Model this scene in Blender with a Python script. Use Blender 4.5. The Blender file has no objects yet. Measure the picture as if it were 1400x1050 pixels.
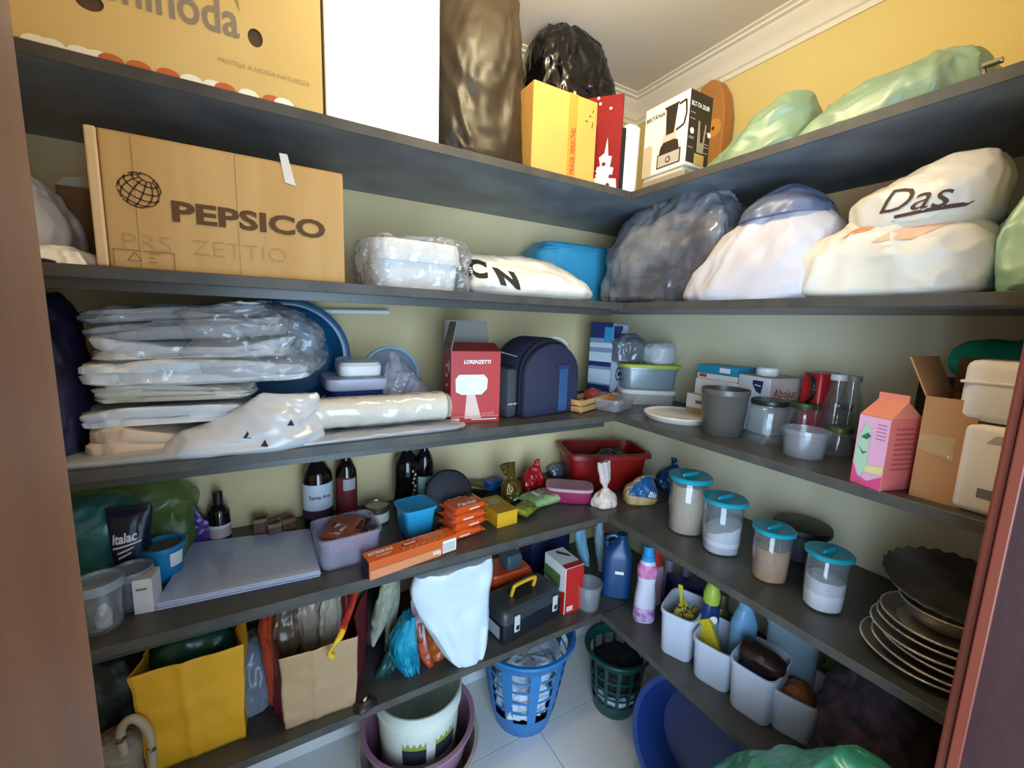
import bpy, math, random
from mathutils import Vector, Matrix, noise

# ------------------------------------------------------------------ camera, light, exposure
SC = bpy.context.scene
COL = SC.collection
CAM_P = Vector((-1.00254, -1.02704, 1.55161))
CAM_R = Vector((0.86753876, -0.49620947, 0.03395078))
CAM_U = Vector((0.04314095, 0.14307665, 0.98877092))
CAM_F = Vector((0.49549506, 0.85633243, -0.14553148))
FPX = 575.26
cd = bpy.data.cameras.new('camera')
cd.sensor_width = 36.0
cd.sensor_fit = 'HORIZONTAL'
cd.lens = FPX / 1400 * 36
cd.clip_start = 0.01
cam = bpy.data.objects.new('camera', cd)
COL.objects.link(cam)
m3 = Matrix((CAM_R, CAM_U, -CAM_F)).transposed()
cam.matrix_world = Matrix.Translation(CAM_P) @ m3.to_4x4()
SC.camera = cam

W = bpy.data.worlds.new('world')
SC.world = W
W.use_nodes = True
W.node_tree.nodes['Background'].inputs[0].default_value = (0.55, 0.77, 1.0, 1)
W.node_tree.nodes['Background'].inputs[1].default_value = 0.9

def area(name, loc, target, sx, sy, power, color, shape='RECTANGLE'):
    l = bpy.data.lights.new(name, 'AREA')
    l.shape = shape
    l.size = sx
    l.size_y = sy
    l.energy = power
    l.color = color
    o = bpy.data.objects.new(name, l)
    COL.objects.link(o)
    o.location = loc
    o.rotation_euler = (Vector(target) - Vector(loc)).to_track_quat('-Z', 'Y').to_euler()
    return o

LAMP_P = (-0.42, -0.30, 2.36)
pl = bpy.data.lights.new('ceiling_bulb', 'POINT')
pl.energy = 12.5
pl.color = (1.0, 0.83, 0.50)
pl.shadow_soft_size = 0.06
po = bpy.data.objects.new('ceiling_bulb', pl)
COL.objects.link(po)
po.location = LAMP_P
area('hallway_daylight', (-1.35, -2.05, 1.15), (-.25, 0.0, 1.05), 2.2, 1.8, 104.0, (0.54, 0.77, 1.0))

vs = SC.view_settings
vs.view_transform = 'Standard'
vs.look = 'None'
vs.gamma = 1
vs.use_curve_mapping = False
vs.exposure = 0.35
SC.cycles.use_denoising = True
SC.cycles.max_bounces = 12
SC.cycles.transparent_max_bounces = 24
SC.cycles.sample_clamp_indirect = 4.0

# ------------------------------------------------------------------ geometry of the place
Z = {1: 1.9454, 2: 1.6034, 3: 1.232, 4: 0.872, 5: 0.4943}      # undersides of the five shelf levels
TH = 0.022
T = {k: v + TH for k, v in Z.items()}
T[0] = 0.0
YB, XB = 0.448, 0.4335          # back wall, side wall
YF = -0.90                      # front wall (the one with the doorway)
XL = -1.62
ZC = 2.501

def ray(px, py):
    return CAM_R * ((px - 700) / FPX) - CAM_U * ((py - 525) / FPX) + CAM_F
def at(px, py, ax, val):
    d = ray(px, py)
    return CAM_P + d * ((val - CAM_P[ax]) / d[ax])
def aX(px, py, x): return at(px, py, 0, x)
def aY(px, py, y): return at(px, py, 1, y)
def aZ(px, py, z): return at(px, py, 2, z)
def on(l, px, py): return at(px, py, 2, T[l])
def hgt(P, py):
    v = Vector(P) - CAM_P
    k = (525 - py) / FPX
    return (k * v.dot(CAM_F) - v.dot(CAM_U)) / (CAM_U.z - k * CAM_F.z)
def wid(P, w):
    v = Vector(P) - CAM_P
    z, x = v.dot(CAM_F), v.dot(CAM_R)
    return w * z / FPX * z / math.hypot(z, x)

# ------------------------------------------------------------------ materials
def lin(c):
    if isinstance(c, str):
        c = tuple(int(c[i:i + 2], 16) for i in (0, 2, 4))
    return tuple((x / 255 / 12.92) if x / 255 <= 0.04045 else ((x / 255 + 0.055) / 1.055) ** 2.4 for x in c)
MATS = {}
def M(name, c, rough=0.5, metal=0.0, bump=None, var=None, spec=0.5, coat=0.0, alpha=1.0, trans=0.0, wave=None):
    """principled material; bump=(scale, strength), var=(scale, other colour, amount)"""
    if name in MATS: return MATS[name]
    m = bpy.data.materials.new(name)
    MATS[name] = m
    m.use_nodes = True
    nt = m.node_tree
    b = nt.nodes['Principled BSDF']
    b.inputs['Base Color'].default_value = (*lin(c), 1)
    b.inputs['Roughness'].default_value = rough
    b.inputs['Metallic'].default_value = metal
    b.inputs['Specular IOR Level'].default_value = spec
    b.inputs['Coat Weight'].default_value = coat
    b.inputs['Alpha'].default_value = alpha
    b.inputs['Transmission Weight'].default_value = trans
    tc = nt.nodes.new('ShaderNodeTexCoord')
    if var:
        n = nt.nodes.new('ShaderNodeTexNoise')
        n.inputs['Scale'].default_value = var[0]
        n.inputs['Detail'].default_value = 5
        mp = nt.nodes.new('ShaderNodeMapping')
        mp.inputs['Scale'].default_value = var[3] if len(var) > 3 else (1, 1, 1)
        nt.links.new(tc.outputs['Object'], mp.inputs[0])
        nt.links.new(mp.outputs[0], n.inputs['Vector'])
        r = nt.nodes.new('ShaderNodeValToRGB')
        r.color_ramp.elements[0].position = 0.35
        r.color_ramp.elements[1].position = 0.35 + 0.35 / max(var[2], 0.01) * 0.5
        r.color_ramp.elements[0].color = (*lin(c), 1)
        r.color_ramp.elements[1].color = (*lin(var[1]), 1)
        nt.links.new(n.outputs['Fac'], r.inputs['Fac'])
        nt.links.new(r.outputs['Color'], b.inputs['Base Color'])
    if bump:
        n = nt.nodes.new('ShaderNodeTexNoise')
        if bump[1] >= .3: n.noise_type = 'RIDGED_MULTIFRACTAL'
        n.inputs['Scale'].default_value = bump[0]
        n.inputs['Detail'].default_value = 4
        nt.links.new(tc.outputs['Object'], n.inputs['Vector'])
        bn = nt.nodes.new('ShaderNodeBump')
        bn.inputs['Strength'].default_value = bump[1]
        bn.inputs['Distance'].default_value = 0.01 if bump[1] < .3 else .03
        nt.links.new(n.outputs['Fac'], bn.inputs['Height'])
        nt.links.new(bn.outputs['Normal'], b.inputs['Normal'])
    return m
def CLEAR(name, c, body=0.12, rough=0.15, bump=None, edge=0.6):
    """clear plastic or glass: see-through, with a tinted body and a reflecting surface"""
    if name in MATS: return MATS[name]
    m = bpy.data.materials.new(name)
    MATS[name] = m
    m.use_nodes = True
    nt = m.node_tree
    b = nt.nodes['Principled BSDF']
    b.inputs['Base Color'].default_value = (*lin(c), 1)
    b.inputs['Roughness'].default_value = rough
    tr = nt.nodes.new('ShaderNodeBsdfTransparent')
    lw = nt.nodes.new('ShaderNodeLayerWeight')
    lw.inputs['Blend'].default_value = 0.35
    gl = nt.nodes.new('ShaderNodeBsdfGlossy')
    gl.inputs['Roughness'].default_value = rough
    gl.inputs['Color'].default_value = (.9, .9, .9, 1)
    tr.inputs['Color'].default_value = (*[.8 + .2 * x for x in lin(c)], 1)
    m0 = nt.nodes.new('ShaderNodeMixShader')
    m0.inputs[0].default_value = body
    nt.links.new(tr.outputs[0], m0.inputs[1])
    nt.links.new(b.outputs[0], m0.inputs[2])
    fr = nt.nodes.new('ShaderNodeMath')
    fr.operation = 'MULTIPLY_ADD'
    fr.inputs[1].default_value = edge
    fr.inputs[2].default_value = 0.035
    pw = nt.nodes.new('ShaderNodeMath')
    pw.operation = 'POWER'
    pw.inputs[1].default_value = 2.2
    nt.links.new(lw.outputs['Facing'], pw.inputs[0])
    nt.links.new(pw.outputs[0], fr.inputs[0])
    mx = nt.nodes.new('ShaderNodeMixShader')
    nt.links.new(fr.outputs[0], mx.inputs[0])
    nt.links.new(m0.outputs[0], mx.inputs[1])
    nt.links.new(gl.outputs[0], mx.inputs[2])
    nt.links.new(mx.outputs[0], nt.nodes['Material Output'].inputs['Surface'])
    if bump:
        tc = nt.nodes.new('ShaderNodeTexCoord')
        n = nt.nodes.new('ShaderNodeTexNoise')
        n.noise_type = 'RIDGED_MULTIFRACTAL'
        n.inputs['Scale'].default_value = bump[0]
        n.inputs['Detail'].default_value = 3
        nt.links.new(tc.outputs['Object'], n.inputs['Vector'])
        bn = nt.nodes.new('ShaderNodeBump')
        bn.inputs['Strength'].default_value = bump[1]
        bn.inputs['Distance'].default_value = 0.01
        nt.links.new(n.outputs['Fac'], bn.inputs['Height'])
        nt.links.new(bn.outputs['Normal'], b.inputs['Normal'])
        nt.links.new(bn.outputs['Normal'], lw.inputs['Normal'])
        nt.links.new(bn.outputs['Normal'], gl.inputs['Normal'])
    return m

# ------------------------------------------------------------------ mesh helpers
class MB:
    def __init__(s): s.v = []; s.f = []
    def add(s, vf, mat=None):
        v, f = vf
        o = len(s.v)
        s.v += [tuple(mat @ Vector(p)) for p in v] if mat else [tuple(p) for p in v]
        s.f += [tuple(i + o for i in q) for q in f]
        return s
    def build(s, name, mat, parent=None, smooth=35, bevel=0.0, seg=2):
        me = bpy.data.meshes.new(name)
        me.from_pydata(s.v, [], s.f)
        me.materials.append(mat)
        if bevel:
            import bmesh
            bm = bmesh.new()
            bm.from_mesh(me)
            es = [e for e in bm.edges if len(e.link_faces) == 2 and e.calc_face_angle(0) > 0.5]
            bmesh.ops.bevel(bm, geom=es, offset=bevel, segments=seg, affect='EDGES', profile=0.5)
            bm.to_mesh(me)
            bm.free()
        if smooth:
            me.polygons.foreach_set('use_smooth', [True] * len(me.polygons))
            me.set_sharp_from_angle(angle=math.radians(smooth))
        me.update()
        o = bpy.data.objects.new(name, me)
        COL.objects.link(o)
        if parent: o.parent = parent
        return o
def one(vf, name, mat, parent=None, **k): return MB().add(vf).build(name, mat, parent, **k)

def bx(x0, x1, y0, y1, z0, z1):
    v = [(x, y, z) for z in (z0, z1) for y in (y0, y1) for x in (x0, x1)]
    return v, [(0, 2, 3, 1), (4, 5, 7, 6), (0, 1, 5, 4), (2, 6, 7, 3), (0, 4, 6, 2), (1, 3, 7, 5)]
def se(t, rx, ry, e):
    c, s = math.cos(t), math.sin(t)
    return (rx * math.copysign(abs(c) ** (2 / e), c), ry * math.copysign(abs(s) ** (2 / e), s))
def loft(rings, n=40, c0=True, c1=True):
    """rings: (z, cx, cy, rx, ry, e)"""
    v, f = [], []
    for (z, cx, cy, rx, ry, e) in rings:
        for i in range(n):
            x, y = se(2 * math.pi * (i + 0.5) / n, rx, ry, e)
            v.append((cx + x, cy + y, z))
    for k in range(len(rings) - 1):
        for i in range(n):
            j = (i + 1) % n
            f.append((k * n + i, k * n + j, (k + 1) * n + j, (k + 1) * n + i))
    if c0: f.append(tuple(range(n - 1, -1, -1)))
    if c1: f.append(tuple((len(rings) - 1) * n + i for i in range(n)))
    return v, f
def lathe(prof, n=40, c0=True, c1=True):
    return loft([(z, 0, 0, max(r, 1e-4), max(r, 1e-4), 2) for r, z in prof], n, c0, c1)
def tub(w, d, h, e, t=0.002, taper=0.88, rim=0.004, n=48):
    """open container, outside up, over the rim, inside down"""
    a, b = w / 2, d / 2
    R = [(0, 0, 0, a * taper * .96, b * taper * .96, e), (h * .04, 0, 0, a * taper, b * taper, e), (h - .012, 0, 0, a - rim, b - rim, e),
         (h - .010, 0, 0, a, b, e), (h, 0, 0, a, b, e), (h, 0, 0, a - t - rim, b - t - rim, e), (h * .05 + t, 0, 0, a * taper - t, b * taper - t, e)]
    return loft(R, n)
def tube(pts, r, n=10, caps=True):
    pts = [Vector(p) for p in pts]
    v, f = [], []
    up = Vector((0, 0, 1))
    for i, p in enumerate(pts):
        d = (pts[min(i + 1, len(pts) - 1)] - pts[max(i - 1, 0)]).normalized()
        a = d.cross(up)
        if a.length < 1e-3: a = d.cross(Vector((1, 0, 0)))
        a.normalize()
        b = d.cross(a)
        rr = r[i] if isinstance(r, (list, tuple)) else r
        for k in range(n):
            t = 2 * math.pi * k / n
            v.append(tuple(p + a * (rr * math.cos(t)) + b * (rr * math.sin(t))))
    for i in range(len(pts) - 1):
        for k in range(n):
            j = (k + 1) % n
            f.append((i * n + k, (i + 1) * n + k, (i + 1) * n + j, i * n + j))
    if caps:
        f.append(tuple(range(n)))
        f.append(tuple((len(pts) - 1) * n + k for k in range(n - 1, -1, -1)))
    return v, f
def prism(poly, y0, y1):
    """polygon in x,z pushed along y"""
    n = len(poly)
    v = [(x, y0, z) for x, z in poly] + [(x, y1, z) for x, z in poly]
    return v, [tuple(range(n)), tuple(range(2 * n - 1, n - 1, -1))] + [(i, i + n, (i + 1) % n + n, (i + 1) % n) for i in range(n)]
def curve(pts, m):
    """Catmull-Rom through tuples"""
    out = []
    n = len(pts)
    for k in range(m + 1):
        u = k / m * (n - 1)
        i = min(int(u), n - 2)
        t = u - i
        p0, p1, p2, p3 = pts[max(i - 1, 0)], pts[i], pts[i + 1], pts[min(i + 2, n - 1)]
        out.append(tuple(0.5 * (2 * b + (c - a) * t + (2 * a - 5 * b + 4 * c - d) * t * t + (3 * b - a - 3 * c + d) * t ** 3) for a, b, c, d in zip(p0, p1, p2, p3)))
    return out
def crumple(p, s):
    a = p * s
    w_ = noise.noise_vector(a * 0.5) * 0.7
    r = 0.9 - 2.6 * abs(noise.noise(a * 0.9 + w_))
    r2 = 0.9 - 2.6 * abs(noise.noise(a * 1.9 + w_ * 2 + Vector((3, 9, 4))))
    r3 = 0.9 - 2.6 * abs(noise.noise(a * 4.1 + w_ * 3 + Vector((5, 1, 8))))
    return 1.0 * noise.noise(a * 0.45 + Vector((7, 3, 1))) + 0.5 * r + 0.34 * r2 + 0.16 * r3
def blob(rings, n=110, m=64, wr=0.012, ws=9.0, seed=0, pleat=0.0, pk=9, floor=True, st=0.6):
    """a soft body (bag, cloth, sack) through rings (z, cx, cy, rx, ry, e), crumpled"""
    R = curve(rings, m)
    v, f = [], []
    off = Vector((seed * 3.7, seed * 1.9, seed * 5.3))
    z0, z1 = rings[0][0], rings[-1][0]
    zmin = min(r[0] for r in rings)
    for (z, cx, cy, rx, ry, e) in R:
        rx, ry = max(rx, 0.002), max(ry, 0.002)
        for i in range(n):
            t = 2 * math.pi * i / n
            x, y = se(t, rx, ry, max(e, 1.2))
            p = Vector((cx + x, cy + y, z))
            L = math.hypot(x, y)
            k = crumple(Vector((p.x, p.y, p.z * st)) + off, ws) * wr * min(1, L / 0.03)
            if pleat:
                h = (z - z0) / max(z1 - z0, 1e-4)
                k += pleat * max(h, 0) * min(1, L / 0.05) * math.sin(pk * t + 3 * noise.noise(p * 4 + off))
            dx, dy = (x / L, y / L) if L > 1e-5 else (0, 0)
            zz = z + (0.6 * wr * crumple(p * 1.1 - off, ws) if z > zmin + 0.015 else 0)
            v.append((p.x + dx * k, p.y + dy * k, max(zz, zmin) if floor else zz))
    for k in range(len(R) - 1):
        for i in range(n):
            j = (i + 1) % n
            f.append((k * n + i, k * n + j, (k + 1) * n + j, (k + 1) * n + i))
    f.append(tuple(range(n - 1, -1, -1)))
    f.append(tuple((len(R) - 1) * n + i for i in range(n)))
    return v, f
def soft(w, d, h, e=3.0, top=0.55, wr=0.012, ws=9.0, seed=0, **k):
    """sitting bag: flat foot, bulging belly, rounded top"""
    a, b = w / 2, d / 2
    return blob([(0, 0, 0, a * .82, b * .82, e), (h * .12, 0, 0, a * .97, b * .97, e), (h * .4, 0, 0, a, b, e), (h * .7, 0, 0, a * (0.5 + .5 * top + .2), b * (0.5 + .5 * top + .2), e),
                 (h * .93, 0, 0, a * top, b * top, 2.4), (h, 0, 0, a * top * .4, b * top * .4, 2)], wr=wr, ws=ws, seed=seed, **k)
def pillow(w, l, t, seed=0, wr=0.004, crimp=0.012, n=26, m=34, ws=22):
    """filled packet lying flat: long axis x, crimped ends"""
    v, f = [], []
    off = Vector((seed * 2.1, seed * 4.3, 0))
    for side in (1, -1):
        for j in range(m + 1):
            u = -1 + 2 * j / m
            for i in range(n + 1):
                s = -1 + 2 * i / n
                hu = max(0.0, 1 - abs(u) ** 6) ** .5 if abs(u) < 1 - 2 * crimp / l else 0.0
                hs = max(0.0, 1 - abs(s) ** 5) ** .45
                x, y = u * l / 2, s * w / 2 * (1 - .06 * hu)
                k = crumple(Vector((x, y, side * .1)) + off, ws) * wr
                z = side * (t / 2 * hu * hs + 0.0006) + k * min(1, hu * 2) * hs
                if hu == 0: z += 0.0015 * math.sin(s * 40)
                v.append((x, y, z + t / 2))
    N = (m + 1) * (n + 1)
    for sd in (0, 1):
        for j in range(m):
            for i in range(n):
                a = sd * N + j * (n + 1) + i
                q = (a, a + 1, a + n + 2, a + n + 1)
                f.append(q[::-1] if sd == 0 else q)
    for j in range(m):
        for i in (0, n):
            a = j * (n + 1) + i
            f.append((a, a + n + 1, a + n + 1 + N, a + N) if i == 0 else (a + N, a + n + 1 + N, a + n + 1, a))
    return v, f
def txt(s, w=None, h=None, bold=0.0, shear=0.0):
    """flat lettering in x,y from the origin, fitted to width w (and height h)"""
    c = bpy.data.curves.new('lettering', 'FONT')
    c.body = s
    c.offset = bold
    c.shear = shear
    c.resolution_u = 3
    o = bpy.data.objects.new('lettering', c)
    me = bpy.data.meshes.new_from_object(o)
    v = [tuple(p.co) for p in me.vertices]
    f = [tuple(p.vertices) for p in me.polygons]
    bpy.data.objects.remove(o)
    bpy.data.curves.remove(c)
    bpy.data.meshes.remove(me)
    x0, x1 = min(p[0] for p in v), max(p[0] for p in v)
    y0, y1 = min(p[1] for p in v), max(p[1] for p in v)
    k = w / (x1 - x0) if w else h / (y1 - y0)
    ky = h / (y1 - y0) if h else k
    return [((p[0] - x0) * k, (p[1] - y0) * ky, 0) for p in v], f
FR = Matrix.Rotation(math.pi / 2, 4, 'X')                                   # onto a face that looks to local -y
def front(x, z, y=-0.0012): return Matrix.Translation((x, y, z)) @ FR
def sideL(y, z, x): return Matrix.Translation((x - .0012, y, z)) @ Matrix.Rotation(-math.pi / 2, 4, 'Z') @ FR
def sideR(y, z, x): return Matrix.Translation((x + .0012, y, z)) @ Matrix.Rotation(math.pi / 2, 4, 'Z') @ FR
def letters(parent, s, mat, m4, w=None, h=None, bold=0.0, shear=0.0, name='lettering'):
    return MB().add(txt(s, w, h, bold, shear), m4).build(name, mat, parent, smooth=0)
def patch(parent, name, mat, m4, pts):
    """flat print: polygon in x,y"""
    return MB().add(([(x, y, 0) for x, y in pts], [tuple(range(len(pts)))]), m4).build(name, mat, parent, smooth=0)
def rect(x0, y0, x1, y1): return [(x0, y0), (x1, y0), (x1, y1), (x0, y1)]
def disc(cx, cy, r, ry=None, n=24): return [(cx + r * math.cos(2 * math.pi * i / n), cy + (ry or r) * math.sin(2 * math.pi * i / n)) for i in range(n)]
def lines(parent, mat, m4, segs, w=0.0015, name='print'):
    mb = MB()
    for (x0, y0, x1, y1) in segs:
        d = Vector((x1 - x0, y1 - y0))
        if d.length < 1e-6: continue
        q = Vector((-d.y, d.x)).normalized() * w / 2
        mb.add(([(x0 - q.x, y0 - q.y, 0), (x1 - q.x, y1 - q.y, 0), (x1 + q.x, y1 + q.y, 0), (x0 + q.x, y0 + q.y, 0)], [(0, 1, 2, 3)]), m4)
    return mb.build(name, mat, parent, smooth=0)

def tag(o, label, cat, group=None):
    o['label'] = label
    o['category'] = cat
    if group: o['group'] = group
    return o
def thing(name, label, cat, loc=(0, 0, 0), rz=0.0, group=None, rot=None):
    o = bpy.data.objects.new(name, None)
    o.empty_display_size = 0.02
    COL.objects.link(o)
    o.location = loc
    o.rotation_euler = rot if rot else (0, 0, rz)
    return tag(o, label, cat, group)
def solo(vf, name, label, cat, mat, loc=(0, 0, 0), rz=0.0, group=None, rot=None, **k):
    o = one(vf, name, mat, **k)
    o.location = loc
    o.rotation_euler = rot if rot else (0, 0, rz)
    return tag(o, label, cat, group)
def structure(vf, name, mat, parent=None, **k):
    o = one(vf, name, mat, parent, **k)
    o['kind'] = 'structure'
    return o
def AB(a, b):
    """frame of a box whose foot runs from a to b: foot middle, turn, length"""
    d = b - a
    return (a + b) / 2, math.atan2(d.y, d.x), math.hypot(d.x, d.y)
def Rz(a): return Matrix.Rotation(a, 4, 'Z')
def Rx(a): return Matrix.Rotation(a, 4, 'X')
def Ry(a): return Matrix.Rotation(a, 4, 'Y')
def Tr(x, y, z): return Matrix.Translation((x, y, z))
def ball(r, n=16, m=10, sx=1, sy=1, sz=1):
    return loft([(r * sz * math.sin(-math.pi / 2 + math.pi * k / m), 0, 0, max(1e-4, r * sx * math.cos(-math.pi / 2 + math.pi * k / m)), max(1e-4, r * sy * math.cos(-math.pi / 2 + math.pi * k / m)), 2) for k in range(m + 1)], n)

# ------------------------------------------------------------------ materials of the place
WALL = M('wall_paint', 'dcc698', 0.75, bump=(220, .03), var=(3, 'd8c190', .6))
WALLB = M('side_wall_daylit', 'ebe0bf', 0.75, bump=(220, .03), var=(3, 'e7dbb8', .6))  # wall colour lightened to carry the stronger daylight on this wall
WALLY = M('yellow_wall_tone', 'dec884', 0.75, bump=(220, .03), var=(3, 'dac37c', .6))  # yellower tone for the side wall above the top shelf
CEIL = M('ceiling_paint', 'd9cfc0', 0.8)
PLAST = M('cornice_plaster', 'e6ddcd', 0.7)
BOARD = M('shelf_laminate', '35332f', 0.38, var=(5, '42413e', .6, (.5, 2, 2)), bump=(60, .04), spec=.6)
BEDGE = M('shelf_edge_band', '3b3936', 0.5, var=(14, '4a4640', .8))
TILE = M('floor_tile', 'd6d6d8', 0.22, var=(2.5, 'c9cacc', .6))
GROUT = M('grout', '6f6f72', 0.9)
DOORW = M('door_wood', '63402a', 0.42, var=(5, '85583a', .8, (4, 4, .35)), bump=(40, .06))
JAMBD = M('dark_jamb_wood', '2a1013', 0.45, var=(5, '3a1a1a', .8, (4, 4, .35)), bump=(40, .06))  # darker wood tone used on one jamb
JAMBLIT = M('lit_edge_wood', '5e2416', 0.4, var=(5, '70301e', .8, (4, 4, .35)))  # redder, brighter wood tone paints in the lit jamb edge
KRAFT = M('kraft_cardboard', 'c39a6a', 0.8, var=(5, 'b98f5e', .7), bump=(120, .03))
KRAFT2 = M('pale_cardboard', 'd0ab74', 0.8, var=(4, 'c49c64', .7))
KDARK = M('cardboard_inside', '7d5a3a', 0.9)
YCARD = M('yellow_cardboard', 'd9b673', 0.75, var=(4, 'd3ae66', .7))
WHITE = M('white_plastic', 'e9e8e6', 0.35)
WCARD = M('white_card', 'e6e3dd', 0.6)
BLACK = M('black_plastic', '17171a', 0.4)
INK = M('dark_print', '4a3220', 0.8)
BINK = M('black_print', '1c1a1a', 0.7)
WINK = M('white_print', 'eeeceb', 0.6)
RINK = M('red_print', 'c2401f', 0.7)
GREYP = M('grey_plastic', '6b6c70', 0.45)
TEALLID = M('teal_lid', '1597a8', 0.32)
GLASS = CLEAR('clear_glass', 'e6eeee', .03, .03, edge=.5)
CPLAS = CLEAR('clear_plastic', 'd5d9e2', .13, .2, edge=.5)
FILM = CLEAR('clear_film', 'd9dde2', .16, .12, bump=(28, .9), edge=.6)
MILKY = CLEAR('milky_plastic', 'd5d8e0', .55, .3, edge=.4)
UNDER = M('laminate_lit_from_below', '7f878f', 0.36, var=(6, '666d75', .7))  # paler than the boards: light bounced up from below, put into the colour
STEEL = M('steel', 'b9b4aa', 0.22, 1.0)
# ================================================================== the room
fl = structure(bx(XL - .9, XB + .1, YF - 1.9, YB, -.05, -0.004), 'floor', GROUT, smooth=0)
tm = None
for i in range(-4, 3):
    for j in range(-3, 2):
        x0, y0 = -0.165 + .5 * i, 0.13 + .5 * j
        xa, xb_, ya, yb_ = max(x0 + .0015, XL), min(x0 + .4985, XB), max(y0 + .0015, YF - .3), min(y0 + .4985, YB)
        if xb_ - xa < .02 or yb_ - ya < .02: continue
        one(bx(xa, xb_, ya, yb_, -.004, 0), 'tile', TILE, fl, smooth=0, bevel=.0006, seg=1)
structure(bx(XL, XB, YB, YB + .1, -.05, ZC), 'wall_back', WALL, smooth=0)
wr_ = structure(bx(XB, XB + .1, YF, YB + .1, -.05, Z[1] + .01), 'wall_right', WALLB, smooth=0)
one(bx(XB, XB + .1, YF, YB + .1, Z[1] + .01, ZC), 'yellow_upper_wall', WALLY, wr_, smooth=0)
structure(bx(XL - .1, XL, YF, YB + .1, -.05, ZC), 'wall_left', WALL, smooth=0)
DX0, DX1 = -1.042, -0.20
wf = MB().add(bx(XL - .1, DX0 - .03, YF - .1, YF, -.05, ZC)).add(bx(DX1 + .03, XB + .1, YF - .1, YF, -.05, ZC)).add(bx(DX0 - .03, DX1 + .03, YF - .1, YF, 2.13, ZC))
wfo = wf.build('wall_front', WALL, smooth=0)
wfo['kind'] = 'structure'
structure(bx(XL - .1, XB + .1, YF - .1, YB + .1, ZC, ZC + .08), 'ceiling', CEIL, smooth=0)
structure(bx(XL, XB - .012, YB - .01, YB - .0005, 0, .09), 'baseboard_back', TILE, smooth=0, bevel=.002)
structure(bx(XB - .01, XB - .0005, YF, YB - .012, 0, .09), 'baseboard_right', TILE, smooth=0, bevel=.002)
# plaster cornice, stepped profile swept along the back and side wall
prof = [(0, -.085), (.006, -.085), (.006, -.07), (.014, -.066), (.02, -.05), (.034, -.036), (.05, -.024), (.056, -.014), (.07, -.012), (.07, -.006), (.085, -.004), (.085, 0), (0, 0)]
def cornice(name, path):
    v, f = [], []
    n = len(prof)
    for (x, y, nx, ny) in path:
        for (o, dz) in prof: v.append((x + nx * o, y + ny * o, ZC + dz))
    for k in range(len(path) - 1):
        for i in range(n):
            j = (i + 1) % n
            f.append((k * n + i, k * n + j, (k + 1) * n + j, (k + 1) * n + i))
    o = one((v, f), name, PLAST, smooth=30)
    o['kind'] = 'structure'
cornice('trim_1', [(XL, YB, 0, -1), (XB, YB, -1, -1)])
cornice('trim_2', [(XB, YB, -1, -1), (XB, YF, -1, 0)])
# door frame
d = structure(bx(DX0 - .06, DX0, YF - .115, YF, 0, 2.1), 'door_1', DOORW, smooth=0, bevel=.003)
one(bx(DX1, DX1 + .06, YF - .115, YF, 0, 2.1), 'jamb', JAMBD, d, smooth=0, bevel=.003)
one(bx(DX0 - .06, DX1 + .06, YF - .115, YF, 2.1, 2.16), 'head', DOORW, d, smooth=0, bevel=.003)
one(bx(DX1 - .004, DX1 + .0, YF - .012, YF + .0, 0, 2.1), 'lit_edge_strip', JAMBLIT, d, smooth=0, bevel=.0015)  # thin strip added as the bright lit edge of the jamb
one(bx(DX1 + .004, DX1 + .075, YF, YF + .012, 0, 2.1), 'casing', JAMBLIT, d, smooth=0, bevel=.003)
one(bx(DX0 - .075, DX0 - .004, YF, YF + .012, 0, 2.1), 'casing', DOORW, d, smooth=0, bevel=.003)

# ================================================================== shelves
SL = {1: 'topmost dark grey shelf board along the back wall, carrying the yellow carton', 2: 'dark shelf board along the back wall under the globe-printed carton',
      3: 'dark shelf board along the back wall under the folded white sheets', 4: 'dark shelf board along the back wall carrying wine bottles and food packets',
      5: 'lowest dark shelf board along the back wall, carrying the toolbox'}
SR = {1: 'topmost dark shelf board along the yellow side wall, under pale green bags', 2: 'dark shelf board along the side wall under stuffed white bags',
      3: 'dark shelf board along the side wall carrying glass jars and pink box', 4: 'dark shelf board along the side wall carrying teal-lidded canisters',
      5: 'lowest dark shelf board along the side wall, carrying open white tubs'}
for k in Z:
    s = thing('shelf_board', SL[k], 'shelf', (0, 0, Z[k]), group='wall shelves')
    one(bx(XL, XB, .003, YB, .001, TH), 'board', BOARD, s, smooth=0)
    one(bx(XL, XB, .003, YB, 0, .001), 'lit_underside', UNDER, s, smooth=0)  # thin panel whose pale colour stands in for bounced light
    one(bx(XL, -.0005, 0, .003, 0, TH), 'edge_band', BEDGE, s, smooth=0, bevel=.0008, seg=1)
    one(bx(-.0012, .0012, -.001, .003, 0, TH), 'joint_strip', STEEL, s, smooth=0)
    if k in (2, 3, 4, 5):
        one(bx(XL, -.03, .02, .04, -.02, 0), 'batten', BOARD, s, smooth=0)
    s = thing('shelf_board', SR[k], 'shelf', (0, 0, Z[k]), group='wall shelves')
    one(bx(.003, XB, YF, -.0005, .001, TH), 'board', BOARD, s, smooth=0)
    one(bx(.003, XB, YF, -.0005, 0, .001), 'lit_underside', UNDER, s, smooth=0)
    one(bx(0, .003, YF, -.0015, 0, TH), 'edge_band', BEDGE, s, smooth=0, bevel=.0008, seg=1)

# ================================================================== top level, back wall
def carton(name, label, cat, loc, rz, w, dp, h, mat, group=None, tape=None, bev=.002):
    t = thing(name, label, cat, loc, rz, group)
    one(bx(-w / 2, w / 2, 0, dp, 0, h), 'carton_body', mat, t, smooth=0, bevel=bev)
    return t
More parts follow.
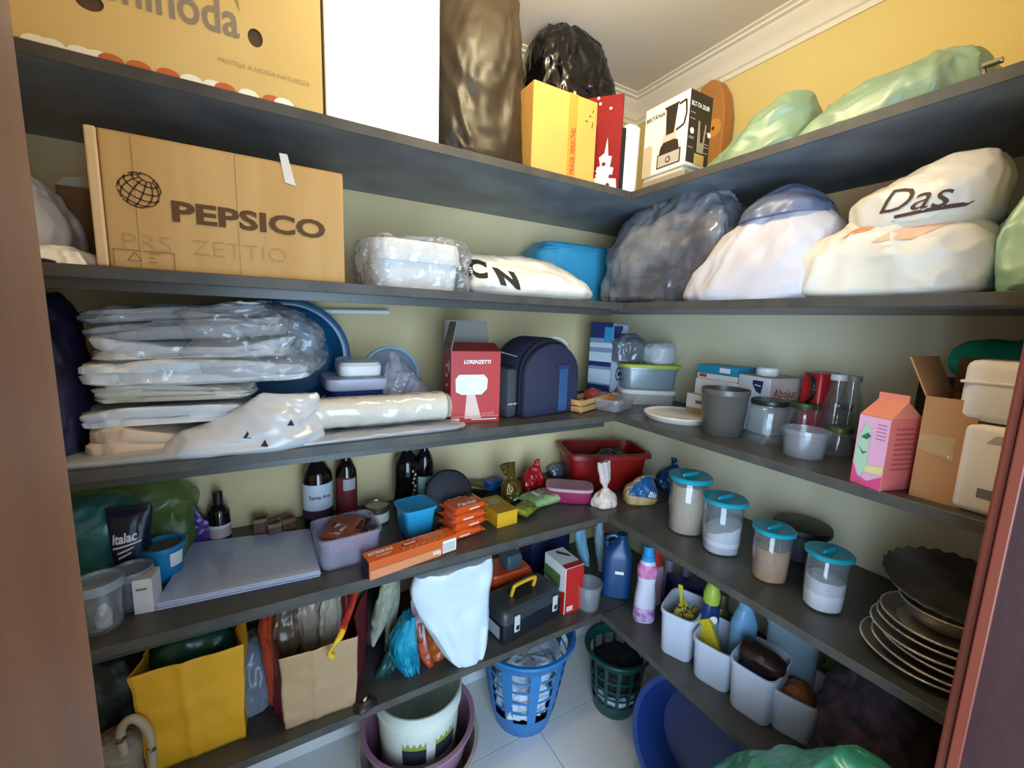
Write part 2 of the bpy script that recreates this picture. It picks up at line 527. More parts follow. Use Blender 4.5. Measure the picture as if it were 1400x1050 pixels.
# yellow carton with grocer's lettering
yf = 0.006
xr = aY(442, 155, yf).x
xl = -1.50
cx = (xl + xr) / 2
t = thing('cardboard_carton', 'big yellow cardboard carton with brown lettering and a round hole, on topmost shelf', 'box', (cx, yf, T[1]))
w = xr - xl
hh = .42
hx, hz = aY(349, 52, yf).x - cx, aY(349, 52, yf).z - T[1]
h2x, h2z = aY(122, 2, yf).x - cx, aY(122, 2, yf).z - T[1]
def holed_front(w, h, holes, n=24):
    """front panel with elliptical finger holes, as columns of quads round each hole"""
    v, f = [], []
    xs = sorted([-w / 2] + [q for (a, b, r, s) in holes for q in (a - r * 1.6, a + r * 1.6)] + [w / 2])
    def q(*p):
        i = len(v)
        v.extend([(x, 0, z) for x, z in p])
        f.append(tuple(range(i, i + len(p))))
    for i in range(len(xs) - 1):
        x0, x1 = xs[i], xs[i + 1]
        hs = [k for k in holes if abs((x0 + x1) / 2 - k[0]) < 1e-6]
        if not hs:
            q((x0, 0), (x1, 0), (x1, h), (x0, h))
            continue
        a, b, r, s = hs[0]
        z0, z1 = b - s * 1.5, b + s * 1.5
        q((x0, 0), (x1, 0), (x1, z0), (x0, z0))
        q((x0, z1), (x1, z1), (x1, h), (x0, h))
        for k in range(n):
            t0, t1 = 2 * math.pi * k / n, 2 * math.pi * (k + 1) / n
            def sq(t):
                c, sn = math.cos(t), math.sin(t)
                m_ = max(abs(c), abs(sn))
                return a + c / m_ * (x1 - x0) / 2, b + sn / m_ * (z1 - z0) / 2
            q((a + r * math.cos(t0), b + s * math.sin(t0)), sq(t0), sq(t1), (a + r * math.cos(t1), b + s * math.sin(t1)))
    return v, f
one(holed_front(w, hh, [(hx, hz, .0125, .016), (h2x, h2z, .018, .014)]), 'front_panel', YCARD, t, smooth=0)
MBx = MB().add(bx(-w / 2, w / 2, .004, .38, 0, hh))
one(bx(-w / 2, -w / 2 + .004, .001, .4, 0, hh), 'side_panel', YCARD, t, smooth=0)
one(bx(w / 2 - .004, w / 2, .001, .4, 0, hh), 'side_panel', YCARD, t, smooth=0)
one(bx(-w / 2 + .004, w / 2 - .004, .39, .4, 0, hh), 'back_panel', YCARD, t, smooth=0)
one(bx(-w / 2 + .004, w / 2 - .004, .002, .39, hh - .004, hh), 'top_panel', YCARD, t, smooth=0)
one(bx(-w / 2 + .004, w / 2 - .004, .012, .37, .01, hh - .02), 'crumpled_filling', KDARK, t, smooth=0)
GINK = M('faded_grey_brown_print', '8f7a68', .8)
a_, b_ = aY(143, 22, yf), aY(328, 53, yf)
letters(t, 'shinoda', GINK, front(a_.x - cx, b_.z - T[1] - .002), w=b_.x - a_.x, h=.062, bold=.014)
a2 = aY(300, 106, yf)
letters(t, 'PROTEJA A NOSSA NATUREZA', M('faded_print', 'a98a52', .8), front(a2.x - cx, .045), w=.155)
patch(t, 'leaf_print', M('olive_print', 'a08a4a', .8), front(aY(312, 2, yf).x - cx, aY(312, 8, yf).z - T[1] - .005), [(0, .04), (.004, .03), (.012, .016), (.018, 0), (.016, .02), (.008, .04)])
FR1, FR2 = M('fruit_print_red', 'c4602c', .6), M('fruit_print_white', 'f4ead6', .4)
for i, (px, py, k) in enumerate([(50, 66, 1), (72, 66, 1), (110, 72, 1), (133, 76, 1), (152, 79, 0), (190, 87, 0), (230, 96, 0), (262, 104, 1), (292, 111, 1), (308, 117, 0), (340, 124, 1), (372, 132, 0), (388, 137, 1)]):
    p = aY(px, py, yf)
    patch(t, 'fruit_print', FR2 if k else FR1, front(p.x - cx, .001, -.0016 - .0001 * i), [(.017 * math.cos(a), .011 * math.sin(a)) for a in [math.pi * q / 12 for q in range(13)]])
# plain white box
p0, p1 = aY(446, 156, .01), aY(600, 197, .01)
t = carton('white_carton', 'tall plain white box between yellow carton and brown plastic bag', 'box', ((p0.x + p1.x) / 2, .01, T[1]), 0, p1.x - p0.x, .34, .5, M('gloss_white_card', 'f4f2ee', .5), bev=.003)
one(bx(-.11, .11, -.004, 0, .5, .503), 'lid_edge', WCARD, t, smooth=0)
# brown translucent plastic bag
BAGB = M('brown_bin_bag', '1f1912', .4, bump=(7, .5, 'r'), var=(6, '382d20', .7), spec=.3)
p0, p1 = aY(603, 200, .05), aY(722, 235, .05)
cx, w = (p0.x + p1.x) / 2, p1.x - p0.x
solo(blob([(0, 0, .1, w * .46, .09, 4), (.03, 0, .1, w * .49, .10, 4), (.2, 0, .1, w * .48, .10, 3.5), (.40, -.005, .1, w * .48, .10, 3.4), (.48, -.005, .1, w * .46, .09, 3), (.52, -.01, .1, w * .3, .05, 2)], wr=.012, ws=9, seed=3, n=140, m=100),
     'plastic_bag', 'tall brown translucent plastic bag standing beside the plain white box', 'bag', BAGB, (cx, .05, T[1]), smooth=60)
# black bin bag behind the small carton
BAGK = M('black_bin_bag', '060607', .2, bump=(8, .4), spec=.5)
p = Vector((-.09, .24, 0))
solo(blob([(0, 0, 0, .09, .07, 3), (.08, 0, 0, .12, .09, 3), (.2, .01, 0, .14, .10, 2.5), (.32, .01, 0, .155, .10, 2.5), (.43, .0, 0, .15, .10, 2.4), (.50, -.01, 0, .11, .08, 2.2), (.525, -.01, 0, .05, .04, 2)], wr=.018, ws=13, seed=5, n=170, m=110),
     'bin_bag', 'crinkled shiny black bin bag behind the small orange carton', 'bag', BAGK, (p.x, .245, T[1]), smooth=45)
# small orange carton
OC = M('orange_cardboard', 'd69d4c', .75, var=(5, 'cf9343', .6))
a, b = on(1, 727, 232), on(1, 811, 256)
a, b = aY(726, 231, .012), aY(811, 255, .012)
h = hgt(Vector((a.x, .012, T[1])), 107)
t = thing('small_carton', 'small orange cardboard carton with vertical red stamped lettering and tape', 'box', ((a.x + b.x) / 2, .012, T[1]))
w = b.x - a.x
h1 = hgt(Vector((b.x, .012, T[1])), 141)
h = (h + h1) / 2
one(bx(-w / 2, w / 2, 0, .13, 0, h), 'carton_body', OC, t, smooth=0, bevel=.003)
patch(t, 'tape', M('brown_tape', 'c58938', .3), front(w * .12, 0, -.0006), rect(-.018, 0, .012, h))
MB().add(txt('FRÁGIL PERECÍVEL', w=h * .56, h=.02, bold=.02), front(w * .12, .012) @ Tr(.008, 0, 0) @ Rz(math.pi / 2)).build('lettering', RINK, t, smooth=0)
lines(t, INK, front(w * .36, h * .8), [(0, 0, .008, .002), (.012, -.03, .016, -.012), (-.012, -.014, -.004, -.016), (.012, .012, .015, .02)], .003, 'stain')
# red Christmas gift box
RC = M('red_gloss_card', '7a0409', .6, spec=.2)
a, b = on(1, 800, 246), on(1, 836, 261)
a = Vector((-.12, .10, T[1]))
b = Vector((-.046, .012, T[1]))
c, rz, w = AB(a, b)
h = hgt(b, 127)
t = thing('gift_box', 'tall thin red Christmas gift box printed with a silver tree', 'box', c, rz)
one(bx(-w / 2, w / 2, 0, .012, 0, h), 'box_body', RC, t, smooth=0, bevel=.0015)
patch(t, 'tree_print', M('silver_print', 'd9cfc4', .4), front(0, 0), [(-w * .42, .0), (w * .45, .0), (w * .42, h * .12), (w * .3, h * .13), (w * .34, h * .24), (w * .24, h * .25), (w * .28, h * .36), (w * .18, h * .37), (w * .14, h * .56), (w * .08, h * .4), (-w * .06, h * .36), (-w * .02, h * .27), (-w * .2, h * .24), (-w * .12, h * .15), (-w * .4, h * .1)])
for k in range(9):
    random.seed(k)
    patch(t, 'ornament_print', RC if k < 6 else WINK, front(0, 0, -.002), disc(w * (random.random() * .6 - .3), h * (.06 + .045 * k) if k < 6 else h * (.5 + .06 * k), .006 if k < 6 else .004))
# white console standing on edge
a, b = Vector((-.028, .02, T[1])), Vector((.02, .03, T[1]))
c, rz, w = AB(on(1, 838, 262), on(1, 866, 262))
c = Vector((-.005, .03, T[1]))
h = hgt(c, 168)
t = thing('games_console', 'white slab-like appliance with black edge strip standing upright in the shelf corner', 'appliance', c + Vector((.012, .0, 0)), -.1)
one(loft([(0, .008, .05, .026, .055, 5), (.004, .008, .05, .030, .06, 5), (h - .01, .012, .05, .030, .06, 4), (h, .012, .05, .024, .05, 4)]), 'shell', WHITE, t)
one(bx(-.032, -.019, -.004, .1, .006, h * .92), 'black_panel', BLACK, t, smooth=0, bevel=.002)
one(bx(-.042, -.033, 0, .1, .004, h * .96), 'side_plate', WHITE, t, smooth=0, bevel=.003)
# flat tray and blender carton on the side shelf
LIFT = .03
a, b, c2 = aZ(877, 245, T[1] + LIFT), aZ(936, 224, T[1] + LIFT), aZ(981, 227, T[1] + LIFT)
c, rz, w = AB(a, b)
dp = min((c2 - b).length, .19)
t = thing('blender_carton', 'white and black carton printed with a kitchen blender, on topmost shelf', 'box', c, rz)
h = hgt(b, 120)
WB_, BB_ = M('carton_white_face', 'e4dccb', .5), M('carton_black_face', '2b211a', .45)
one(bx(-w / 2, w / 2, 0, dp, 0, h), 'carton_body', WB_, t, smooth=0, bevel=.0015)
one(bx(w / 2 - .001, w / 2 + .001, .001, dp, .008, h - .001), 'black_side_print', BB_, t, smooth=0)
letters(t, 'BRITÂNIA', BINK, front(-w * .46, h * .80), w=w * .44, h=h * .075, bold=.02)
fx = w * .12
patch(t, 'jug_print', BB_, front(fx, h * .50, -.0014), [(-.014, 0), (.014, 0), (.022, h * .36), (.028, h * .40), (-.026, h * .40), (-.018, h * .36)])
lines(t, BB_, front(fx, 0), [(.026, h * .86, .048, h * .88), (.048, h * .88, .052, h * .7), (.052, h * .7, .046, h * .56), (.046, h * .56, .02, h * .52)], .006, 'jug_handle_print')
patch(t, 'glass_print', M('print_grey', 'b8aa98', .5), front(fx, 0, -.0013), rect(-.024, h * .4, .022, h * .52))
patch(t, 'motor_print', BB_, front(fx, 0, -.0015), [(-.035, h * .25), (.036, h * .25), (.03, h * .38), (.018, h * .41), (-.02, h * .41), (-.03, h * .36)])
patch(t, 'base_print', BB_, front(fx, 0, -.0014), rect(-.04, h * .06, .042, h * .26))
patch(t, 'panel_print', M('print_silver', 'aaa095', .4), front(fx, 0, -.0018), rect(-.036, h * .075, .038, h * .24))
patch(t, 'dial_print', BB_, front(fx, 0, -.0022), disc(0, h * .15, h * .045))
patch(t, 'dial_face_print', M('print_silver', 'cfc4b4', .4), front(fx, 0, -.0026), disc(0, h * .15, h * .028))
patch(t, 'beige_shape', M('print_beige', 'b6a68c', .6), front(-w * .4, 0, -.0013), [(-.012, .0), (.02, 0), (.02, h * .42), (.008, h * .46), (-.012, h * .44)])  # plain beige shape low on the carton front
xs = w / 2
letters(t, 'BLT-TA 20.0R', WINK, sideR(dp * .06, h * .79, xs + .001), w=dp * .8, h=h * .06, bold=.02)
patch(t, 'jug_print', M('print_bronze', '9b8a6c', .5), sideR(dp * .55, 0, xs + .0012), [(-.012, h * .2), (.016, h * .2), (.022, h * .6), (.016, h * .6), (.01, h * .34), (0, h * .34), (-.006, h * .62), (-.014, h * .62)])
patch(t, 'base_print', M('print_gold', 'b89450', .5), sideR(dp * .55, 0, xs + .0012), rect(-.02, h * .03, .022, h * .18))
patch(t, 'badge_print', WINK, sideR(dp * .16, 0, xs + .0012), disc(0, h * .46, h * .042))
patch(t, 'badge_print', WINK, sideR(dp * .93, 0, xs + .0012), disc(0, h * .48, h * .038))
lines(t, M('print_dim', '8d8172', .6), sideR(dp * .04, 0, xs + .001), [(0, h * q, dp * .22, h * q) for q in (.36, .38, .62, .7, .24)] + [(dp * .68, h * q, dp * .9, h * q) for q in (.3, .34, .5, .22)], .003, 'small_print')
mc = a.lerp(b, .5)
t2 = thing('flat_case', 'flat grey case lying under the blender carton on topmost shelf', 'case', Vector((c.x, c.y, T[1])), rz)
one(bx(-w * .48, w * .5, .0, dp, 0, LIFT - .012), 'case_body', M('grey_case', '8f8577', .5), t2, smooth=0, bevel=.003)
one(bx(-w * .48, w * .42, .006, dp, LIFT - .012, LIFT), 'case_lid', M('pale_case', 'cfc2ac', .5), t2, smooth=0, bevel=.003)
# rounded kraft box behind the blender carton
p = aX(985, 205, .40)
hb = hgt(Vector((.40, p.y, T[1])), 106)
KB_ = M('brown_kraft', 'b0753a', .75)
t = thing('kraft_box', 'rounded brown kraft box against the yellow wall behind blender carton', 'box', (.365, aX(964, 205, .365).y, T[1]), -math.pi / 2)
wk = .125
one(prism([(-wk / 2, 0), (wk / 2, 0), (wk / 2, hb * .72), (wk * .38, hb * .88), (wk * .2, hb * .97), (0, hb), (-wk * .3, hb * .98), (-wk / 2, hb * .9)], 0, .05), 'box_body', KB_, t, smooth=0, bevel=.004)
patch(t, 'round_label', M('print_orange', 'd3923c', .6), front(wk * .2, hb * .62), disc(0, 0, .03))
patch(t, 'label_hole', INK, front(wk * .2, hb * .62, -.002), disc(0, 0, .006))
# pale green bags on the yellow side
GB = CLEAR('pale_green_film', '86a284', .86, .42, bump=(8, .4), edge=.08)
def rbag(name, label, lv, xc, pl, pr, pt, pb, dx, mat, rings=None, e=3, top=.55, wr=.012, ws=9, seed=0, group=None, cat='bag', z=None, n=130, m=80, tilt=0, **k):
    """a bag on the side shelf; its outline between pixel columns pl..pr, rows pt..pb taken at depth x = xc"""
    A, B = aX(pl, pb, xc), aX(pr, pb, xc)
    zb = T[lv] if z is None else z
    ym, w = (A.y + B.y) / 2, abs(A.y - B.y)
    h = aX((pl + pr) / 2, pt, xc).z - zb
    vf = soft(w, dx, h, e=e, top=top, wr=wr, ws=ws, seed=seed, n=n, m=m) if rings is None else blob([(zz * h, cxx * w, 0, rx * w / 2, ry * dx / 2, ee) for (zz, cxx, rx, ry, ee) in rings], wr=wr, ws=ws, seed=seed, n=n, m=m, **k)
    return solo(vf, name, label, cat, mat, (xc + .0, ym, zb), -math.pi / 2 + tilt, group, smooth=60), w, h
rbag('plastic_bag', 'pale green plastic bag beside the blender carton on topmost shelf', 1, .16, 985, 1112, 150, 200, .22, GB,
     [(0, -.02, .95, .8, 3), (.1, 0, 1, .9, 3), (.45, .12, .72, .8, 2.5), (.75, .22, .46, .6, 2.3), (.95, .26, .26, .3, 2), (1, .26, .1, .1, 2)], wr=.016, seed=11)
rbag('plastic_bag', 'long pale green plastic bag with tub inside, highest against the yellow wall', 1, .17, 1122, 1352, 112, 140, .24, GB,
     [(0, 0, .92, .8, 4), (.12, 0, 1, .95, 4), (.5, .04, .92, .9, 3.5), (.8, .1, .74, .75, 3), (.97, .16, .5, .5, 2.5), (1, .16, .3, .3, 2)], wr=.022, seed=14, ws=8)
p = aX(1348, 95, .10)
t = thing('metal_latch_clip', 'small shiny metal clip on the end of long green bag', 'clip', (.10, p.y, T[1]), 0)
one(tube([(0, 0, 0), (0, -.002, .03), (0, .004, .05), (0, .012, .052), (0, .012, .035)], .004), 'wire', STEEL, t)
one(bx(-.006, .006, -.02, .006, .05, .058), 'tab', STEEL, t, smooth=0, bevel=.002)
# ================================================================== helpers for soft things on the back-wall shelves
def lbag(name, label, lv, yc, pl, pr, pt, pb, dy, mat, rings=None, e=3, top=.55, wr=.012, ws=9, seed=0, group=None, cat='bag', z=None, n=130, m=80, tilt=0, **k):
    A, B = aY(pl, pb, yc), aY(pr, pb, yc)
    zb = T[lv] if z is None else z
    xm, w = (A.x + B.x) / 2, abs(A.x - B.x)
    h = aY((pl + pr) / 2, pt, yc).z - zb
    vf = soft(w, dy, h, e=e, top=top, wr=wr, ws=ws, seed=seed, n=n, m=m) if rings is None else blob([(zz * h, cxx * w, 0, rx * w / 2, ry * dy / 2, ee) for (zz, cxx, rx, ry, ee) in rings], wr=wr, ws=ws, seed=seed, n=n, m=m, **k)
    return solo(vf, name, label, cat, mat, (xm, yc, zb), tilt, group, smooth=60), w, h
from mathutils.bvhtree import BVHTree
def wrapped(target, name, mat, vf, m4, d=(0, 1, 0), off=.0015, cuts=2):
    """print that lies on a curved surface: shape vf placed by m4 in the target's frame and laid on it along d"""
    import bmesh
    me = target.data
    bvh = BVHTree.FromPolygons([v.co[:] for v in me.vertices], [tuple(p.vertices) for p in me.polygons])
    mb = MB().add(vf, m4)
    t = bpy.data.meshes.new('t')
    t.from_pydata(mb.v, [], mb.f)
    bm = bmesh.new()
    bm.from_mesh(t)
    bmesh.ops.triangulate(bm, faces=bm.faces[:])
    for _ in range(cuts):
        bmesh.ops.subdivide_edges(bm, edges=[e for e in bm.edges if e.calc_length() > .008], cuts=1, use_grid_fill=True)
        bmesh.ops.triangulate(bm, faces=[f for f in bm.faces if len(f.verts) > 3])
    D = Vector(d).normalized()
    miss = []
    for v in bm.verts:
        hit = bvh.ray_cast(v.co - D * .3, D)
        if hit[0] is not None: v.co = hit[0] - D * off
        else: miss.append(v)
    if len(miss) < len(bm.verts): bmesh.ops.delete(bm, geom=miss, context='VERTS')
    bm.to_mesh(t)
    bm.free()
    t.materials.append(mat)
    o = bpy.data.objects.new(name, t)
    COL.objects.link(o)
    o.parent = target
    return o
def sheet(w, d, h, seed, layers=2, wr=.015, e=8, n=200):
    R = [(0, 0, 0, w * .46, d * .46, e)]
    for k in range(layers):
        a, b = k / layers * h, (k + 1) / layers * h
        R += [(a + .15 * (b - a), 0, 0, w * .5, d * .5, e), (a + .75 * (b - a), 0, 0, w * .5, d * .5, e), (b - .02 * (b - a), 0, 0, w * .487, d * .485, e)]
    R += [(h, 0, 0, w * .44, d * .44, e), (h, 0, 0, w * .2, d * .2, e)]
    v, f = [], []
    off = Vector((seed * 3.1, seed * 1.3, seed * 2.2))
    for (z, cx, cy, rx, ry, ee) in R:
        for i in range(n):
            x, y = se(2 * math.pi * (i + .5) / n, rx, ry, ee)
            p = Vector((x, y, z))
            q = Vector((x * .8, y * .8, z * 3.0)) + off
            k = crumple(q, 11) * wr
            sag = (.9 * h * noise.noise(Vector((x * 4.2, y * 3, 0)) + off) - .16 * h * (abs(x) / (w / 2)) ** 4) * (z / h)
            L = max(math.hypot(x, y), 1e-4)
            v.append((x + x / L * k, y + y / L * k * 1.6, max(0, z + sag + (k * .5 if z > 0 else 0))))
    m = len(R)
    for k in range(m - 1):
        for i in range(n):
            j = (i + 1) % n
            f.append((k * n + i, k * n + j, (k + 1) * n + j, (k + 1) * n + i))
    f.append(tuple(range(n - 1, -1, -1)))
    f.append(tuple((m - 1) * n + i for i in range(n)))
    return v, f

# ================================================================== second level, back wall
WBAG = M('white_bag', 'dedad4', .42, bump=(24, .45))
WBAG2 = M('cream_bag', 'ddd6ca', .45, bump=(7, .35), var=(6, 'd3cabb', .5))
lbag('plastic_bag', 'tall white plastic bag beside the globe-printed carton and door frame', 2, .16, 5, 106, 240, 372, .2, WBAG, [(0, 0, .9, .9, 3), (.15, 0, 1, 1, 3), (.45, .02, .96, .9, 2.6), (.75, -.06, .72, .7, 2.4), (.95, -.16, .4, .4, 2), (1, -.18, .12, .1, 2)], seed=21, wr=.016)
lbag('crumpled_cloth', 'low crumpled white cloth lying before the tall white bag', 2, .07, 42, 132, 338, 372, .1, M('white_cloth', 'e6e0d8', .8, bump=(60, .2)), [(0, 0, 1, 1, 3), (.3, 0, .96, .9, 3), (.6, .0, .7, .7, 2.5), (.9, .05, .3, .4, 2), (1, .06, .1, .1, 2)], seed=22, wr=.02, ws=14, cat='cloth')
lbag('folded_pouch', 'small dark purple pouch on shelf edge by the door frame', 2, .035, 30, 84, 353, 373, .06, M('dark_pouch', '2c2631', .6), [(0, 0, .95, .9, 4), (.4, 0, 1, 1, 4), (.8, -.05, .8, .8, 3), (1, -.1, .4, .5, 2)], seed=23, wr=.004, cat='pouch')
A, B = aY(96, 372, .30), aY(200, 376, .30)
t = thing('kraft_carton', 'brown carton with pale raised flap, behind the globe-printed carton', 'box', ((A.x + B.x) / 2, .27, T[2]))
w = B.x - A.x
h = aY(120, 262, .30).z - T[2]
one(bx(-w / 2, w / 2, 0, .16, 0, h), 'carton_body', KDARK, t, smooth=0, bevel=.002)
one(prism([(-w / 2, h), (w / 2, h + .004), (w / 2, h + .04), (-w * .38, h + .016)], -.004, -.001), 'flap', M('pale_flap', 'b5b0a4', .7), t, smooth=0)
# globe-printed carton
yf = .03
A, B = aY(152, 381, yf), aY(472, 398, yf)
x0, x1 = A.x, aY(470, 300, yf).x
w = x1 - x0
h = aY(300, 207, yf).z - T[2]
cx = (x0 + x1) / 2
t = thing('cardboard_carton', 'large brown cardboard carton printed with a globe and big dark lettering', 'box', (cx, yf, T[2]))
PC = M('brown_cardboard', 'c9a167', .78, var=(3, 'bf955c', .7, (6, 1, .6)), bump=(140, .03))
one(bx(-w / 2, w / 2, 0, .30, 0, h), 'carton_body', PC, t, smooth=0, bevel=.004)
fl_ = one(bx(-w / 2 - .017, -w / 2 - .001, -.002, .25, .002, h + .003), 'side_flap', M('pale_board', 'd9b78a', .75), t, smooth=0, bevel=.003)
one(bx(-w / 2, w / 2, .004, .15, h, h + .003), 'top_flap', PC, t, smooth=0, bevel=.001)
one(bx(-w / 2, w / 2, .152, .298, h, h + .003), 'top_flap', PC, t, smooth=0, bevel=.001)
for px in (190, 327):
    q = aY(px, 300, yf).x - cx
    one(bx(q - .0022, q + .0022, -.0012, .0, .002, h - .002), 'crease', PC, t, smooth=0, bevel=.0008, seg=1)
BR = M('brown_print', '5c3c1e', .8)
a_, b_ = aY(236, 303, yf), aY(445, 325, yf)
a2_ = aY(236, 272, yf)
letters(t, 'PEPSICO', BR, front(a_.x - cx, (a_.z + aY(440, 322, yf).z) / 2 - T[2] - .004), w=b_.x - a_.x, h=(a2_.z - a_.z) * .95, bold=.035)
g = aY(191, 260, yf)
gx, gz, gr = g.x - cx, g.z - T[2], .031
seg = []
def gp(lo, la):
    X, Y, Z_ = math.cos(la) * math.sin(lo), math.sin(la), math.cos(la) * math.cos(lo)
    a = math.radians(-22)
    X, Y = X * math.cos(a) - Y * math.sin(a), X * math.sin(a) + Y * math.cos(a)
    b = math.radians(32)
    return X * gr, (Y * math.cos(b) + Z_ * math.sin(b)) * gr if False else (Y * math.cos(b) - Z_ * math.sin(b)) * gr, Z_ * math.cos(b) + Y * math.sin(b)
for la in (-50, -25, 0, 25, 50, 68):
    for k in range(30):
        p, q = gp(math.radians(k * 12), math.radians(la)), gp(math.radians(k * 12 + 12), math.radians(la))
        if p[2] > -.02 and q[2] > -.02: seg.append((p[0], p[1], q[0], q[1]))
for lo in range(0, 360, 30):
    for k in range(-6, 6):
        p, q = gp(math.radians(lo), math.radians(k * 11)), gp(math.radians(lo), math.radians(k * 11 + 11))
        if p[2] > -.02 and q[2] > -.02: seg.append((p[0], p[1], q[0], q[1]))
lines(t, BR, front(gx, gz), seg, .0026, 'globe_print')['kind'] = 'stuff'
a_ = aY(168, 330, yf)
letters(t, 'PRS  ZETTIO', M('faint_pen', 'b48a5a', .8), front(a_.x - cx, a_.z - T[2] - .012, -.001), w=aY(392, 340, yf).x - a_.x, h=.028, bold=-.02)
a_, b_ = aY(158, 373, yf), aY(238, 347, yf)
u0, v0, u1, v1 = a_.x - cx, a_.z - T[2], b_.x - cx, b_.z - T[2]
lines(t, M('pale_print', '8d6a40', .8), front(0, 0), [(u0, v0, u1, v0), (u1, v0, u1, v1), (u1, v1, u0, v1), (u0, v1, u0, v0), (u0 + .02, v0 + .025, u0 + .03, v0 + .04), (u0 + .03, v0 + .04, u0 + .04, v0 + .025), (u0 + .04, v0 + .025, u0 + .02, v0 + .025),
      (u0 + .05, v0 + .04, u1 - .02, v0 + .04), (u0 + .05, v0 + .032, u1 - .03, v0 + .032), (u0 + .05, v0 + .024, u1 - .025, v0 + .024)], .0016, 'label_print')['kind'] = 'stuff'
a_ = aY(392, 232, yf)
patch(t, 'white_tape', M('white_tape', 'd8d2c8', .4), front(a_.x - cx, a_.z - T[2]), [(-.013, .03), (.002, .03), (.016, -.03), (-.004, -.026)])
# ice-cream tub in clear film
A, B = aY(512, 400, .06), aY(634, 402, .06)
w = B.x - A.x
cx = (A.x + B.x) / 2
h = aY(570, 328, .06).z - T[2]
t = thing('plastic_tub', 'white lidded plastic tub wrapped in clear film, beside the globe-printed carton', 'tub', (cx, .16, T[2]))
one(loft([(0.001, 0, 0, w * .44, .085, 5), (.004, 0, 0, w * .455, .09, 5), (h * .6, 0, 0, w * .485, .097, 5)], 56), 'tub_body', WHITE, t)
one(loft([(h * .56, 0, 0, w * .5, .103, 5), (h * .60, 0, 0, w * .51, .105, 5), (h * .9, 0, 0, w * .50, .10, 5), (h * .99, 0, 0, w * .485, .096, 5), (h, 0, 0, w * .46, .088, 5)], 56), 'lid', WHITE, t)
one(blob([(0.0, 0, 0, w * .54, .11, 5), (h * .1, 0, 0, w * .57, .115, 4), (h * .5, -.004, 0, w * .58, .118, 4), (h * .85, 0, 0, w * .56, .112, 4), (h * 1.03, 0, 0, w * .5, .1, 4), (h * 1.06, 0, 0, w * .3, .06, 3)], wr=.02, ws=16, seed=31), 'film_wrap', FILM, t, smooth=0)
# white mailing bag with black letters
A, B = aY(648, 412, .08), aY(818, 413, .08)
w = B.x - A.x
h = aY(720, 348, .13).z - T[2]
o = solo(blob([(0, 0, 0, w * .42, .09, 3.2), (h * .15, 0.01, 0, w * .5, .105, 3.2), (h * .4, -.002, .006, w * .47, .10, 3), (h * .75, -.03, .03, w * .40, .075, 3), (h * .95, -.05, .045, w * .33, .045, 2.6), (h, -.05, .05, w * .2, .02, 2)], wr=.012, ws=8, seed=33),
     'mailing_bag', 'white mailing bag with heavy black letters lying beside the wrapped tub', 'bag', M('white_mailer', 'e9e4da', .4, bump=(16, .35)), ((A.x + B.x) / 2, .17, T[2]), smooth=60)
q = aY(684, 382, .09)
cx, cz = (A.x + B.x) / 2, T[2]
wrapped(o, 'lettering', BINK, txt('C', w=.05, h=.06, bold=.06), Tr(aY(648, 372, .08).x - cx, -.2, h * .40) @ FR @ Rz(-.2))
wrapped(o, 'lettering', BINK, txt('N', w=.085, h=.05, bold=.06, shear=-.3), Tr(aY(674, 388, .08).x - cx, -.2, h * .26) @ FR @ Rz(-.18))
# light blue case
A, B = aY(738, 412, .24), aY(846, 412, .24)
w = B.x - A.x
h = aY(790, 332, .24).z - T[2]
t = thing('blue_case', 'light blue zipped case behind the white mailing bag', 'case', ((A.x + B.x) / 2, .33, T[2]))
BC = M('light_blue_vinyl', '3f9cc0', .4, bump=(30, .25))
one(blob([(0, 0, 0, w * .46, .085, 5), (h * .1, 0, 0, w * .5, .09, 5), (h * .75, .0, 0, w * .5, .09, 5), (h * .93, .01, 0, w * .46, .085, 4), (h, .01, 0, w * .42, .07, 4)], wr=.008, seed=35), 'case_body', BC, t)
one(tube([(-w * .47, -.088, h * .86), (-w * .2, -.09, h * .9), (w * .2, -.091, h * .88), (w * .48, -.088, h * .86)], .003), 'piping', BC, t)

# ================================================================== second level, side wall
GF = M('grey_film_bag', '85868c', .22, bump=(9, .4), var=(5, '4a4a52', .8))
rbag('plastic_bag', 'grey translucent crinkled plastic bag in the corner beside light blue case', 2, .15, 842, 1000, 272, 410, .22, GF, [(0, .0, .94, .95, 4), (.1, 0, 1, 1, 4), (.45, .02, 1.0, .95, 3.6), (.75, .02, .88, .8, 3.2), (.95, .06, .6, .5, 2.6), (1, .1, .25, .2, 2)], wr=.022, ws=12, seed=41, pleat=.006, pk=7)
GWB = M('lavender_white_bag', 'c9c5cc', .5, bump=(6, .45), var=(4, 'bfb9c0', .5))
o, w, h = rbag('plastic_bag', 'peaked pale lavender-white bag between grey film bag and white bag', 2, .13, 960, 1150, 268, 412, .24, GWB, [(0, -.02, .98, .95, 3.4), (.08, -.02, 1.04, 1, 3.4), (.3, .0, .94, .95, 3), (.6, .06, .72, .75, 2.6), (.82, .1, .44, .5, 2.3), (.96, .1, .2, .26, 2), (1, .1, .06, .06, 2)], wr=.02, ws=7, seed=43)
o2 = one(blob([(0, 0, 0, .098, .088, 2.6), (.03, 0, 0, .082, .075, 2.5), (.06, .0, 0, .05, .045, 2.3), (.085, .0, 0, .014, .014, 2)], wr=.008, ws=12, seed=44, n=60, m=24), 'blue_peak', M('blue_grey_film', '68708c', .35, bump=(20, .5)), o, smooth=60)
o2.location = (.1 * w, 0, h * .74)
A, B = aX(1112, 400, .33), aX(1210, 400, .33)
t = thing('kraft_carton', 'brown carton standing behind the stuffed white bags at side wall', 'box', (.31, (A.y + B.y) / 2, T[2]), -math.pi / 2)
w = abs(A.y - B.y)
h = aX(1140, 264, .31).z - T[2]
